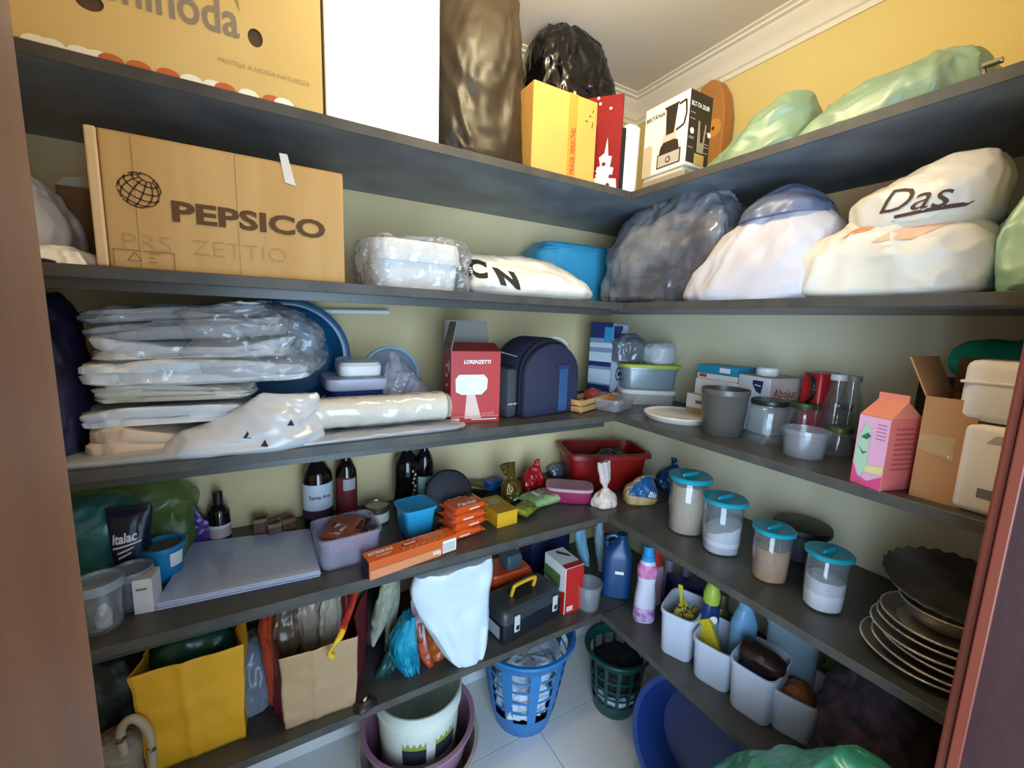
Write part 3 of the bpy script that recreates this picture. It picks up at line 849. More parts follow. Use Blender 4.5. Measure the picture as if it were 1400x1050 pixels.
one(bx(-w / 2, w / 2, 0, .115, 0, h), 'carton_body', KDARK, t, smooth=0, bevel=.002)
one(bx(-w / 2, w / 2, -.003, -.0005, h * .5, h), 'flap', KRAFT, t, smooth=0)
o, w, h = rbag('plastic_bag', 'bulging white plastic bag with faint orange print, under the scribbled bag', 2, .13, 1112, 1352, 300, 412, .25, WBAG2, [(0, 0, .9, .92, 4), (.1, 0, 1.0, 1, 4), (.45, .0, 1.02, 1, 3.6), (.75, .0, .9, .85, 3), (.95, 0, .55, .5, 2.5), (1, 0, .2, .2, 2)], wr=.02, ws=6, seed=46)
OP = M('orange_faded_print', 'd9885a', .6)
wrapped(o, 'orange_print', OP, ([(0, 0, 0), (.05, .008, 0), (.07, .03, 0), (.02, .016, 0)], [(0, 1, 2, 3)]), Tr(-.06, -.3, h * .74) @ FR)
wrapped(o, 'orange_print', M('pale_orange_print', 'e0b090', .6), ([(0, 0, 0), (.06, .0, 0), (.12, .035, 0), (.05, .03, 0)], [(0, 1, 2, 3)]), Tr(.0, -.3, h * .62) @ FR)
o, w, h = rbag('plastic_bag', 'white plastic bag with brown scribbled lettering lying on top of another', 2, .13, 1180, 1372, 226, 296, .2, M('off_white_bag', 'd6cfc2', .45, bump=(7, .35)), [(0, -.02, .8, .85, 3), (.15, -.02, .96, 1, 3), (.5, -.01, 1.0, 1, 2.8), (.72, .12, .74, .8, 2.6), (.92, .22, .44, .5, 2.3), (1, .24, .2, .2, 2)], wr=.02, ws=8, seed=48, z=T[2] + .122)
wrapped(o, 'lettering', M('brown_pen', '4a2e22', .7), txt('Das', w=.10, h=.042, bold=.0, shear=.3), Tr(-.035, -.3, h * .24) @ FR @ Rz(-.06))
wrapped(o, 'scribble', M('brown_pen', '4a2e22', .7), ([(0, 0, 0), (.09, .006, 0), (.1, .014, 0), (.0, .006, 0)], [(0, 1, 2, 3)]), Tr(-.01, -.3, h * .14) @ FR)
GB2 = CLEAR('mint_film', '9cc4a6', .88, .4, bump=(8, .4), edge=.06)
rbag('plastic_bag', 'mint green plastic bag at the end of second shelf, beside white bags', 2, .14, 1352, 1500, 232, 412, .22, GB2, [(0, 0, .9, .9, 3), (.15, 0, 1, 1, 3), (.5, 0, .98, 1, 2.8), (.8, .08, .7, .7, 2.5), (1, .1, .2, .2, 2)], wr=.02, ws=8, seed=49)
# ================================================================== third level, back wall
DK = M('dark_purple_bag', '1d1a2c', .4, bump=(20, .5), var=(5, '2c2b52', .6))
lbag('dark_bag', 'dark navy and purple bag beside the door frame, by folded sheets', 3, .14, 20, 118, 398, 632, .26, DK, [(0, 0, .9, .9, 3), (.1, 0, 1, 1, 3), (.5, 0, .96, 1, 3), (.85, -.03, .84, .8, 2.6), (1, -.04, .4, .4, 2)], seed=51, wr=.016)
SW = M('white_sheet', 'e0e1e4', .55, bump=(14, .3))
SCR = M('cream_sheet', 'd8d2c4', .75, bump=(40, .15))
STN = M('tan_sheet', 'c8ac94', .75, bump=(40, .15), var=(5, 'd6c2ae', .6))
SGF = CLEAR('grey_film_sheet', 'bcc0c8', .62, .25, bump=(16, .8), edge=.3)
SWF = CLEAR('white_film_sheet', 'd8dae0', .8, .3, bump=(14, .7), edge=.2)
rows = [(112, 300, 582, 622, STN, 'folded tan sheet in film at the bottom of the sheet stack', 2, .07),
        (104, 330, 550, 592, SW, 'folded white sheet second from the bottom of the sheet stack', 2, .07),
        (122, 345, 524, 556, SCR, 'folded cream sheet third from the bottom of the sheet stack', 3, .08),
        (104, 420, 492, 528, SW, 'long folded white sheet in the middle of the sheet stack', 2, .06),
        (118, 395, 462, 496, SW, 'folded white sheet in grey film, third from the stack top', 2, .08),
        (110, 395, 436, 466, SGF, 'folded grey film-wrapped sheet second from the stack top', 2, .07),
        (108, 372, 418, 440, SGF, 'thin folded film-wrapped sheet on top of the sheet stack', 2, .07)]
zt = T[3]
for i, (pl, pr, pt, pb, mt, lab, ly, y0) in enumerate(rows):
    A, B = aY(pl, (pt + pb) / 2, y0), aY(pr, (pt + pb) / 2, y0)
    ztop = aY((pl + pr) / 2, pt, y0).z
    h = max(ztop - zt, .02)
    w = B.x - A.x
    o = solo(sheet(w, .30, h * .88, 60 + i, ly), 'folded_sheet', lab, 'sheet', mt, ((A.x + B.x) / 2, y0 + .15, zt), random.Random(i + 2).uniform(-.07, .07), 'folded sheets stacked on the third shelf', smooth=50)
    if mt is SGF:
        one(sheet(w * .93, .27, h * .8, 80 + i, ly), 'sheet_core', SW, o, smooth=50).location = (0, 0, h * .08)
    if i in (3, 4, 5, 6):
        one(blob([(h * .04, 0, 0, w * .47, .145, 6), (h * .2, .006, 0, w * .52, .158, 5), (h * .6, .012, 0, w * .53, .16, 5), (h * .85, .006, 0, w * .5, .15, 5), (h * .93, 0, 0, w * .4, .12, 4)], wr=.014, ws=15, seed=95 + i, n=160, m=24), 'film_wrap', FILM, o, smooth=50)
        o.rotation_euler[1] = -.03 * (i - 3)
        if i == 4:
            q0, q1 = aY(262, 515, .09), aY(432, 515, .09)
            wf_, hf_ = q1.x - q0.x, aY(350, 424, .09).z - q0.z
            lf = one(blob([(0, 0, 0, wf_ * .42, .07, 3), (hf_ * .15, 0, 0, wf_ * .5, .09, 3), (hf_ * .5, .01, 0, wf_ * .5, .09, 2.8), (hf_ * .85, -.01, 0, wf_ * .42, .08, 3), (hf_ * .96, -.02, 0, wf_ * .25, .05, 3)], wr=.03, ws=13, seed=93, n=150, m=50, st=1.5), 'loose_film', FILM, o, smooth=45)
            lf.location = Rz(-o.rotation_euler[2]) @ Vector(((q0.x + q1.x) / 2 - o.location.x, .13 - o.location.y, q0.z - zt))
    zt = zt + h * .97
o, w, h = lbag('plastic_bag', 'white plastic bag with small black triangles, spilling over before the sheets', 3, .06, 236, 440, 540, 630, .11, SWF, [(0, -.02, .98, .9, 3), (.1, -.01, 1, 1, 3), (.3, .04, .9, .9, 2.4), (.5, .13, .68, .7, 2.2), (.72, .2, .52, .5, 2.4), (.9, .25, .4, .3, 2.6), (1, .28, .3, .1, 2.6)], seed=65, wr=.018, ws=7, st=1.4)
for px, py in ((338, 596), (362, 606), (398, 580)):
    p = aY(px, py, 0)
    wrapped(o, 'triangle_print', BINK, ([(-.008, -.004, 0), (.007, -.006, 0), (.001, .009, 0)], [(0, 1, 2)]), Tr(p.x - o.location.x + .0, -.3, p.z - T[3]) @ FR, cuts=0)
a, b = on(3, 172, 634), on(3, 600, 592)
t = solo(blob([(0, 0, 0, .42, .05, 6), (.004, 0, 0, .425, .052, 6), (.010, 0, 0, .42, .05, 6), (.014, 0, 0, .38, .04, 6)], wr=.012, ws=14, seed=66, n=100, m=10), 'film_sleeve', 'flat glossy clear film sleeve lying along the third shelf edge', 'film', SGF, ((a.x + b.x) / 2 - .02, .065, T[3]), 0, smooth=40)
a, b = aY(358, 580, .05), aY(612, 568, .05)
L = b.x - a.x
t = thing('wrapped_roll', 'long white roll in shiny clear film, lying along the third shelf edge', 'roll', ((a.x + b.x) / 2, .085, T[3] + .016))
rr = (aY(600, 553, .05).z - aY(600, 592, .05).z) / 2
one(tube([(-L / 2 + L * k / 30, 0, rr + .001) for k in range(31)], [rr * (.9 + .02 * math.sin(k * 1.7)) for k in range(31)], 24), 'roll_core', M('white_paper_roll', 'e4ddd0', .6), t)
v, f = tube([(-L / 2 - .012 + (L + .024) * k / 60, 0, rr + .001) for k in range(61)], [rr * (.97 if 1 < k < 59 else .8) for k in range(61)], 32)
v = [tuple(Vector(p) + Vector((0, p[1], p[2] - rr)).normalized() * .004 * crumple(Vector(p) + Vector((9, 2, 0)), 22)) for p in v]
one((v, f), 'film_wrap', CLEAR('roll_film', 'ece6da', .35, .12, bump=(20, .7), edge=.5), t, smooth=40)
# blue basin standing behind, pipe, round lid
p = aY(372, 540, .30)
BB = CLEAR('blue_translucent_basin', '1f5f8a', .88, .3, edge=.1)
R_ = .158
t = thing('plastic_basin', 'large translucent blue basin propped upright behind the folded sheets', 'basin', (aY(478, 500, .36).x - .168, .335, T[3] + .004), rot=(math.radians(82), 0, 0))
zc = -.174
pf = [(.02, -.05), (R_ * .72, -.05), (R_ * .78, -.044), (R_ * .94, .01), (R_, .012), (R_ + .012, .008), (R_ + .012, .002), (R_ * .97, .0), (R_ * .80, -.052), (R_ * .74, -.060), (.02, -.060)]
one(MB().add(lathe([(a_, b_) for a_, b_ in pf], 72), Tr(0, -zc, 0)).v and (MB().add(lathe(pf, 72), Tr(0, -zc, 0)).v, lathe(pf, 72)[1]), 'basin_bowl', BB, t)
one((MB().add(loft([(-.002, 0, 0, .03, .02, 3), (.014, 0, 0, .028, .018, 3)], 20), Tr(R_ * .96, -zc - .02, 0)).v, loft([(-.002, 0, 0, .03, .02, 3), (.014, 0, 0, .028, .018, 3)], 20)[1]), 'grip', M('basin_grip', '2f5f86', .4), t)
a, b = aY(300, 424, .40), aY(534, 427, .40)
solo(tube([(a.x, .42, a.z), (b.x, .42, b.z)], .0085, 16), 'white_tube', 'thin white plastic tube lying high behind sheets under second shelf', 'tube', WHITE)
p = aY(536, 506, .42)
r_ = wid(p, 41)
t = thing('round_cover', 'round clear lid with pale blue rim leaning on the back wall', 'lid', (p.x, .425, T[3] + .004), rot=(math.radians(82), 0, 0))
one((MB().add(lathe([(.01, 0), (r_ * .86, 0), (r_ * .9, .004), (.01, .004)], 48), Tr(0, r_, 0)).v, lathe([(.01, 0), (r_ * .86, 0), (r_ * .9, .004), (.01, .004)], 48)[1]), 'lid_panel', M('grey_lid_panel', '8d95a3', .3), t)
pf = [(r_ * .86, -.002), (r_, -.004), (r_ * 1.02, .002), (r_, .012), (r_ * .9, .012), (r_ * .86, .002)]
one((MB().add(lathe(pf, 48, False, False), Tr(0, r_, 0)).v, lathe(pf, 48, False, False)[1]), 'lid_rim', M('pale_blue_plastic', 'a9c4d6', .35), t)
# stacked freezer boxes
a, b = aY(452, 556, .17), aY(528, 556, .17)
zb = aY(490, 552, .17).z
t = thing('freezer_box', 'dark blue freezer box with pale lid, behind the wrapped roll', 'container', ((a.x + b.x) / 2, .25, T[3]))
w = b.x - a.x
h1 = aY(490, 530, .17).z - T[3]
h2 = aY(490, 518, .17).z - T[3]
one(loft([(0, 0, 0, w * .46, .075, 6), (h1, 0, 0, w * .52, .085, 6)], 48), 'box_body', M('dark_blue_plastic', '22336e', .35), t)
one(loft([(h1 - .006, 0, 0, w * .56, .092, 6), (h1, 0, 0, w * .58, .095, 6), (h2, 0, 0, w * .57, .094, 6), (h2 + .002, 0, 0, w * .5, .085, 6)], 48), 'lid', M('lavender_lid', 'b6b8cc', .35), t)
h3 = aY(497, 497, .17).z - T[3] - h2 - .003
solo(loft([(0, 0, 0, w * .37, .06, 5), (.004, 0, 0, w * .39, .064, 5), (h3 * .75, 0, 0, w * .4, .066, 5), (h3, 0, 0, w * .36, .06, 5)], 48), 'soap_box', 'small flat white box on top of the dark blue freezer box', 'box', WHITE, ((a.x + b.x) / 2 + .012, .25, T[3] + h2 + .003))
lbag('plastic_bag', 'crinkled clear plastic bag between freezer box and the round lid', 3, .20, 518, 586, 484, 568, .12, CLEAR('lilac_film', 'cdcad8', .4, .15, bump=(24, .9), edge=.5), [(0, 0, .95, .9, 3), (.1, 0, 1, 1, 3), (.4, 0, .86, .9, 2.6), (.7, -.14, .5, .6, 2.3), (.95, -.22, .2, .2, 2), (1, -.22, .05, .05, 2)], seed=71, wr=.02, ws=16)
# red lamp carton
a, b = on(3, 615, 578), on(3, 683, 577)
c, rz, w = AB(a, b)
h = hgt(a, 480)
RB = M('red_card', 'b01c17', .5)
RBD = M('dark_red_card', '8a2222', .45)
GFL = M('grey_card_inside', '7d766f', .7)
t = thing('lamp_carton', 'red open carton printed with a white lamp, beside the navy cooler bag', 'box', c, rz + .14)
dp = .12
mb = MB().add(bx(-w / 2, w / 2, 0, .003, 0, h)).add(bx(-w / 2, w / 2, dp - .003, dp, 0, h)).add(bx(-w / 2, -w / 2 + .003, .003, dp - .003, 0, h)).add(bx(w / 2 - .003, w / 2, .003, dp - .003, 0, h)).add(bx(-w / 2 + .003, w / 2 - .003, .003, dp - .003, 0, .003))
mb.build('carton_body', RB, t, smooth=0)
def flap(poly, name, mat, m4, par=t, th=.0025): return MB().add(prism(poly, -th / 2, th / 2), m4).build(name, mat, par, smooth=0)
flap([(0, 0), (dp, 0), (dp * .9, .085), (dp * .1, .085)], 'flap', GFL, Tr(-w / 2, 0, h) @ Rz(math.pi / 2) @ Rx(math.radians(12)))
flap([(-w / 2, 0), (w / 2, 0), (w * .46, .09), (-w * .46, .09)], 'flap', GFL, Tr(0, dp, h) @ Rx(math.radians(-12)))
flap([(0, 0), (dp * .9, 0), (dp * .8, .06), (dp * .1, .06)], 'flap', GFL, Tr(w / 2, .005, h) @ Rz(math.pi / 2) @ Rx(math.radians(105)))
flap([(-w / 2, 0), (w / 2, 0), (w * .5, .07), (-w * .5, .07)], 'flap', RBD, Tr(0, 0, h) @ Rx(math.radians(-72)))
letters(t, 'LORENZETTI', WINK, front(-w * .25, h * .83), w=w * .55, h=h * .055, bold=.03, shear=.2)
LP = M('lamp_print', 'dfe0de', .5)
patch(t, 'lamp_shade_print', LP, front(0, h * .52, -.0014), [(-w * .40, -h * .08), (-w * .41, h * .1), (-w * .34, h * .16), (w * .16, h * .16), (w * .24, h * .1), (w * .23, -h * .04), (w * .12, -h * .12), (-w * .28, -h * .12)])
patch(t, 'lamp_foot_print', M('pale_pink_print', 'd9b9b0', .5), front(-w * .06, h * .06, -.0013), [(-w * .16, 0), (w * .18, 0), (w * .04, h * .36), (-w * .12, h * .36)])
patch(t, 'base_line_print', M('pink_print', 'd98a7c', .5), front(0, h * .085, -.0014), rect(-w * .49, 0, w * .49, h * .01))
letters(t, 'versátil', M('pink_print', 'd98a7c', .5), front(w * .12, h * .105), w=w * .26, h=h * .05)
patch(t, 'badge_print', LP, front(-w * .4, h * .02), rect(-w * .08, 0, w * .08, h * .045))
lines(t, LP, front(0, h * .045), [(-w * .08, 0, w * .44, 0)], .003)
for k in range(5):
    patch(t, 'side_print', LP, sideL(dp * .62, h * (.2 + .14 * k), -w / 2), rect(0, 0, dp * .28, h * .045))
patch(t, 'side_badge', LP, sideL(dp * .2, h * .78, -w / 2), disc(0, 0, .012, .018))
# navy cooler bag
a, b = on(3, 716, 573), on(3, 789, 562)
c, rz, w = AB(a, b)
NV = M('navy_fabric', '24263f', .75, bump=(150, .12))
NVD = M('black_fabric', '121220', .8)
h = hgt(c, 462)
t = thing('cooler_bag', 'navy arched cooler bag with white handle, beside the red lamp carton', 'bag', c, rz)
dp = .17
arch = lambda s, hh: [(-w / 2 * s, 0), (w / 2 * s, 0), (w / 2 * s, hh * .55)] + [(w / 2 * s * math.cos(q) if True else 0, hh * .55 + hh * .45 * math.sin(q)) for q in [math.pi * k / 14 for k in range(1, 14)]] + [(-w / 2 * s, hh * .55)]
one(prism(arch(1, h * .93), 0, .03), 'front_pocket', NV, t, smooth=30, bevel=.008)
one(prism(arch(1.0, h), .034, dp), 'bag_body', NV, t, smooth=30, bevel=.012)
one(prism(arch(1.02, h * .985), .024, .036), 'zip_band', NVD, t, smooth=30, bevel=.003)
one(bx(w * .1, w * .26, -.004, -.0005, .01, h * .62), 'strap', M('blue_webbing', '274b78', .7), t, smooth=0, bevel=.0015)
one(bx(w * .06, w * .28, -.007, -.002, h * .6, h * .66), 'buckle', M('navy_buckle', '30345a', .4), t, smooth=0, bevel=.002)
one(tube(curve([(w * .05, .08, h * .93), (w * .14, .06, h * .99), (w * .3, .05, h * .98), (w * .44, .05, h * .9)], 16), .0035), 'handle', M('white_cord', 'd8d4d0', .5), t)
one(bx(-w / 2 - .045, -w / 2 - .004, .03, dp, 0, h * .62), 'side_pocket', M('grey_fabric', '3b3c44', .8, bump=(150, .1)), t, smooth=30, bevel=.012)
letters(t, 'COOL BAG', WINK, front(-w / 2 - .042, h * .17, .0288), w=.034, bold=.01)
# corner: vinyl box printed with dials
x_l, x_r, xe = 799, 861, 833
e_ = aY(xe, 536, .22)
base = Vector((aY(xe, 536, .20).x, .20, T[3]))
h = hgt(base, 441)
t = thing('dial_carton', 'tall white and blue carton printed with round dials, in the shelf corner', 'box', base, 0)
th1 = math.radians(28)
VL = M('blue_grey_card', '7f8da6', .5)
dl, dr = .10, .13
# two visible faces turned about the near edge
mB = MB().add(bx(-dl, 0, 0, dr, 0, h))
t.rotation_euler = (0, 0, -math.radians(70))
mB.build('carton_body', VL, t, smooth=0, bevel=.002)
DB, WBD = M('deep_blue_print', '1f2c5c', .5), M('pale_band_print', 'c3cad6', .5)
for k, (a0, a1, mm) in enumerate([(.80, 1, DB), (.68, .74, WBD), (.5, .62, WBD), (.44, .5, DB), (.22, .40, WBD), (.12, .2, DB)]):
    patch(t, 'band_print', mm, front(-dl / 2, h * a0), rect(-dl * .49, 0, dl * .49, h * (a1 - a0)))
patch(t, 'blue_square_print', M('sky_print', '3187b5', .5), front(-dl * .18, h * .76, -.002), rect(-.018, 0, .018, h * .18))
patch(t, 'pale_face_print', WBD, sideR(dr / 2, 0, 0), rect(-dr * .48, .004, dr * .48, h * .97))
patch(t, 'corner_print', DB, sideR(dr / 2, h * .80, .0006), [(-dr * .48, .05), (-dr * .48, 0), (-dr * .2, .0), (dr * .1, .035), (dr * .1, .05)])
for q in (.63, .34, .08):
    patch(t, 'dial_print', M('dial_grey', '4c5260', .5), sideR(dr * .5, h * q, .0012), disc(0, 0, .028))
    patch(t, 'dial_face_print', WBD, sideR(dr * .5, h * q, .0018), disc(0, 0, .02))
    patch(t, 'dial_print', DB, sideR(dr * .5, h * q, .0024), disc(0, 0, .010))
# small wooden crate with things in it
a, b = on(3, 795, 566), on(3, 853, 548)
c, rz, w = AB(a, b)
CW = M('pale_wood', 'c39a5f', .6, var=(12, 'a97f48', .8, (.3, 3, 3)))
t = thing('wooden_crate', 'small pale wooden crate in the shelf corner beside cooler bag', 'crate', c, rz)
for z0 in (.004, .026):
    one(bx(-w / 2, w / 2, 0, .005, z0, z0 + .018), 'slat', CW, t, smooth=0, bevel=.001)
    one(bx(-w / 2, w / 2, .075, .08, z0, z0 + .018), 'slat', CW, t, smooth=0, bevel=.001)
    one(bx(-w / 2, -w / 2 + .005, .006, .074, z0, z0 + .018), 'slat', CW, t, smooth=0, bevel=.001)
    one(bx(w / 2 - .005, w / 2, .006, .074, z0, z0 + .018), 'slat', CW, t, smooth=0, bevel=.001)
for q in (-1, 1):
    for y in (.0055, .0665):
        one(bx(q * (w / 2 - .012) - .005, q * (w / 2 - .012) + .005, y, y + .008, 0, .046), 'corner_post', CW, t, smooth=0)
one(bx(-w / 2 + .005, w / 2 - .005, .006, .074, .002, .005), 'crate_bottom', CW, t, smooth=0)
cc = c + Vector((0, .045, .008))
solo(soft(.05, .05, .06, top=.5, wr=.008, ws=20, seed=73, n=32, m=16), 'candy_bag', 'small red and clear sweet packet standing in the wooden crate', 'packet', M('red_packet', 'b0483c', .35, bump=(30, .5)), c + Vector((-.028, .042, .006)), smooth=60)
solo(soft(.06, .05, .04, top=.6, wr=.008, ws=20, seed=74, n=32, m=16), 'candy_bag', 'small orange packet lying in the wooden crate', 'packet', M('orange_packet', 'b5682e', .35, bump=(30, .5)), c + Vector((.028, .035, .006)), smooth=60)
p = on(3, 851, 562)
solo(tub(.17, .11, .045, 6, .0015, .85), 'clear_tray', 'shallow clear plastic tray standing before the wooden crate', 'container', CPLAS, p + Vector((-.004, .04, 0)), rz)

# ================================================================== third level, side wall
# storage box with lime lid on a white box
a, b = on(3, 884, 557), on(3, 950, 557)
zc_ = T[3]
base = Vector((.295, .15, T[3]))
rzc = -math.radians(35)
t = thing('white_storage_box', 'low white storage box under the lime-lidded clear box', 'container', base, rzc)
w, dp = .215, .17
h1 = .056
one(loft([(0, 0, 0, w * .46, dp * .46, 6), (h1 * .8, 0, 0, w * .49, dp * .49, 6)], 48), 'box_body', M('grey_white_plastic', 'b5b0a6', .4), t)
one(loft([(h1 * .75, 0, 0, w * .505, dp * .505, 6), (h1, 0, 0, w * .505, dp * .505, 6), (h1 + .002, 0, 0, w * .47, dp * .47, 6)], 48), 'lid', WCARD, t)
h2 = .095
t = thing('clear_storage_box', 'clear plastic storage box with lime green lid in the corner', 'container', base + Vector((0, 0, h1 + .003)), rzc)
one(tub(w * 1.0, dp, h2 * .9, 6, .002, .9), 'box_body', CLEAR('smoky_plastic', '9fb0b8', .5, .2, edge=.4), t)
one(loft([(h2 * .88, 0, 0, w * .53, dp * .53, 6), (h2, 0, 0, w * .54, dp * .54, 6), (h2 + .002, 0, 0, w * .5, dp * .5, 6)], 48), 'lid', M('lime_plastic', 'a9b32e', .4), t)
one(soft(w * .7, dp * .6, h2 * .6, wr=.01, ws=14, seed=77, n=40, m=20), 'cloth_inside', M('grey_blue_cloth', '8d9aa6', .7), t).location = (0, 0, .006)
ztop = T[3] + h1 + h2 + .006
solo(soft(.14, .12, .105, e=2.6, top=.6, wr=.016, ws=14, seed=78), 'plastic_bag', 'dark grey film bag on the lime lid, in the corner', 'bag', CLEAR('smoke_film', '6d7078', .75, .25, bump=(22, .8), edge=.2), (.235, .20, ztop), smooth=60)
solo(soft(.11, .10, .085, e=2.3, top=.7, wr=.008, ws=10, seed=79), 'plastic_bag', 'small rounded white bag on the lime lid', 'bag', M('milky_bag', 'b9bcc0', .4, bump=(18, .3)), (.32, .115, ztop), smooth=60)
# round white tray
p = on(3, 926, 574)
r_ = wid(p, 50)
solo(lathe([(.01, 0), (r_ * .9, 0), (r_ * .96, .006), (r_, .018), (r_ * .985, .020), (r_ * .94, .014), (r_ * .9, .012), (.01, .012)], 64), 'round_tray', 'round shallow white plastic tray on the third shelf beside grey pot', 'tray', M('warm_white_plastic', 'e5ddd6', .3), p + Vector((.02, .012, 0)), smooth=40)
# small boxes
BL = M('teal_card', '1f8fb0', .45)
def sbox(name, label, x, pl, pr, z0, pt, dx, mat, prints=(), rz=-math.pi / 2, cat='box'):
    A, B = aX(pl, 530, x), aX(pr, 530, x)
    w = abs(A.y - B.y)
    h = aX((pl + pr) / 2, pt, x).z - z0
    t = thing(name, label, cat, (x, (A.y + B.y) / 2, z0), rz)
    one(bx(-w / 2, w / 2, 0, dx, 0, h), 'box_body', mat, t, smooth=0, bevel=.0015)
    for (m_, a, b, c_, d_) in prints: patch(t, 'print', m_, front(0, 0), rect(a * w, b * h, c_ * w, d_ * h))
    return t, w, h
xq = .25
z = T[3]
t, w, h = sbox('small_carton', 'small flat white and brown carton at the bottom of small carton stack', xq - .01, 940, 985, z, 541, .10, WCARD, [(KRAFT, -.48, .02, .1, .4), (GREYP, -.2, .6, .3, .75)])
z += h + .001
t, w, h = sbox('small_carton', 'white carton second from the bottom of small carton stack', xq, 950, 1008, z, 520, .10, WCARD, [(GREYP, -.1, .3, .05, .6)])
z += h + .001
t, w, h = sbox('small_carton', 'thin white and red carton under the teal carton', xq, 952, 1006, z, 512, .10, WCARD, [(M('red_print2', 'b5402e', .5), -.45, .3, -.25, .9)])
z += h + .001
t, w, h = sbox('small_carton', 'thin teal carton on top of the small carton stack', xq, 951, 1006, z, 500, .10, BL, [(WINK, .08, .25, .34, .8)])
# lamp carton "Abajur"
xq = .235
A, B = aX(1000, 560, xq), aX(1054, 560, xq)
w = abs(A.y - B.y)
zt_ = aX(1050, 517, xq).z
h = zt_ - T[3]
C_ = aX(1098, 512, .30)
t = thing('shade_carton', 'white and beige carton with red lettering and dark blue badge, behind glass jars', 'box', (xq, (A.y + B.y) / 2, T[3]), -math.pi / 2 - .26)
dpx = .14
one(bx(-w / 2, w / 2, 0, dpx, 0, h), 'carton_body', M('white_carton_face', 'd9d9dd', .5), t, smooth=0, bevel=.0015)
BEI = M('beige_carton_face', 'b3a297', .6)
one(bx(w / 2 - .001, w / 2 + .001, .001, dpx, .003, h - .001), 'beige_side', BEI, t, smooth=0)
one(bx(-w / 2 + .002, w / 2, .001, dpx, h - .001, h + .001), 'beige_top', BEI, t, smooth=0)
letters(t, 'Abajur', M('dark_red_print', '9c2f2c', .6), sideR(.012, h * .62, w / 2 + .0012), w=dpx * .6, h=h * .2, bold=.01)
letters(t, 'de mesa', M('dark_red_print', '9c2f2c', .6), sideR(.012, h * .5, w / 2 + .0012), w=dpx * .42, h=h * .06, bold=.02)
patch(t, 'badge_print', DB, front(w * .02, h * .66, -.0014), [(-.004, .045), (-.004, .032), (.012, .012), (.028, .008), (.034, .045)])
lines(t, WINK, front(w * .02, h * .66, -.002), [(.004, .032, .026, .030)], .003)
patch(t, 'arrow_print', BINK, front(-w * .3, h * .56), [(-.012, 0), (.006, .018), (.012, .02), (.01, .012), (-.004, 0)])
patch(t, 'side_shape_print', INK, sideR(dpx * .55, h * .2, w / 2 + .001), [(0, 0), (.02, .035), (.05, .02), (.06, 0)])
q = aX(1016, 505, .32)
solo(lathe([(.001, 0), (.028, 0), (.03, .004), (.03, .02), (.026, .024), (.001, .024)], 32), 'jar_lid', 'white screw lid lying on top of the white and beige carton', 'lid', WHITE, t.matrix_basis @ Vector((-.01, dpx * .4, h + .0015)), smooth=40)
# red mug-like thing with black handle
xq = .30
A, B = aX(1096, 545, xq), aX(1130, 545, xq)
w = abs(A.y - B.y)
h = aX(1112, 509, xq).z - T[3]
t = thing('red_jug', 'red plastic jug with curved black handle, behind the glass jars', 'jug', (xq + .03, (A.y + B.y) / 2, T[3]), -math.pi / 2)
one(loft([(0, 0, 0, w * .46, .05, 5), (.006, 0, 0, w * .5, .055, 5), (h * .9, 0, 0, w * .5, .055, 5), (h, 0, 0, w * .44, .05, 5)], 40), 'jug_body', M('red_plastic', 'b3191f', .3), t)
one(tube(curve([(-w * .1, -.056, h * .97), (w * .3, -.085, h * .9), (w * .35, -.085, h * .7), (-w * .1, -.06, h * .55)], 20), .005), 'handle', BLACK, t)
# milk bottles
for i, (px, pt, lab, xx) in enumerate([(1141, 512, 'empty clear milk bottle with white cap behind the glass jars', .30), (1161, 514, 'empty clear milk bottle with grey cap, nearest the pink box', .335)]):
    p = aX(px, 560, xx)
    p.z = T[3]
    h = hgt(p, pt)
    t = thing('milk_bottle', lab, 'bottle', p, 0, 'clear milk bottles')
    r_ = wid(p, 20)
    one(lathe([(.002, .001), (r_ * .95, .001), (r_, .006), (r_, h * .5), (r_ * .9, h * .62), (r_ * .55, h * .82), (r_ * .5, h * .93), (r_ * .46, h * .93), (r_ * .5, h * .82), (r_ * .94, h * .5), (r_ * .94, .008), (.002, .006)], 32), 'bottle_glass', GLASS, t)
    one(lathe([(.002, h), (r_ * .58, h), (r_ * .6, h - .003), (r_ * .6, h * .92), (.002, h * .92)][::-1], 32), 'cap', WHITE if i == 0 else M('grey_cap', '9a968c', .4), t)
# grey pot
p = on(3, 986, 592)
h = hgt(p, 531)
r0, r1 = wid(p, 28), wid(p, 33.5)
solo(lathe([(.002, 0), (r0 * .95, 0), (r0, .004), (r1 * .97, h - .016), (r1, h - .014), (r1, h), (r1 * .95, h), (r1 * .93, h - .01), (r0 * .9, .008), (.002, .008)], 64), 'grey_pot', 'tapered grey-brown plastic pot at the third shelf edge beside white tray', 'pot', M('taupe_plastic', '57524c', .35), p + Vector((.0, .0, 0)), smooth=40)
# glass jars
DG = M('dark_green_lid', '26331f', .35, var=(30, '556b30', .5))
def jar(label, px, pb, pt, pw, lidmat, lidh=.012, group='empty glass jars'):
    p = on(3, px, pb)
    h = hgt(p, pt)
    r = wid(p, pw / 2)
    t = thing('glass_jar', label, 'jar', p, 0, group)
    one(lathe([(.002, .0005), (r * .92, .0005), (r, .008), (r, h * .72), (r * .92, h * .82), (r * .8, h * .86), (r * .8, h - .004), (r * .76, h - .004), (r * .76, h * .85), (r * .9, h * .78), (r * .95, h * .7), (r * .95, .012), (r * .85, .006), (.002, .006)], 40), 'jar_glass', GLASS, t)
    one(lathe([(.002, h - .014), (r * .86, h - .014), (r * .88, h - .012), (r * .88, h - .002), (r * .84, h), (.002, h)], 40), 'lid', lidmat, t)
    return t
jar('tall empty glass jar with dark green lid right beside the grey pot', 1046, 603, 546, 60, M('black_green_lid', '1a2018', .35))
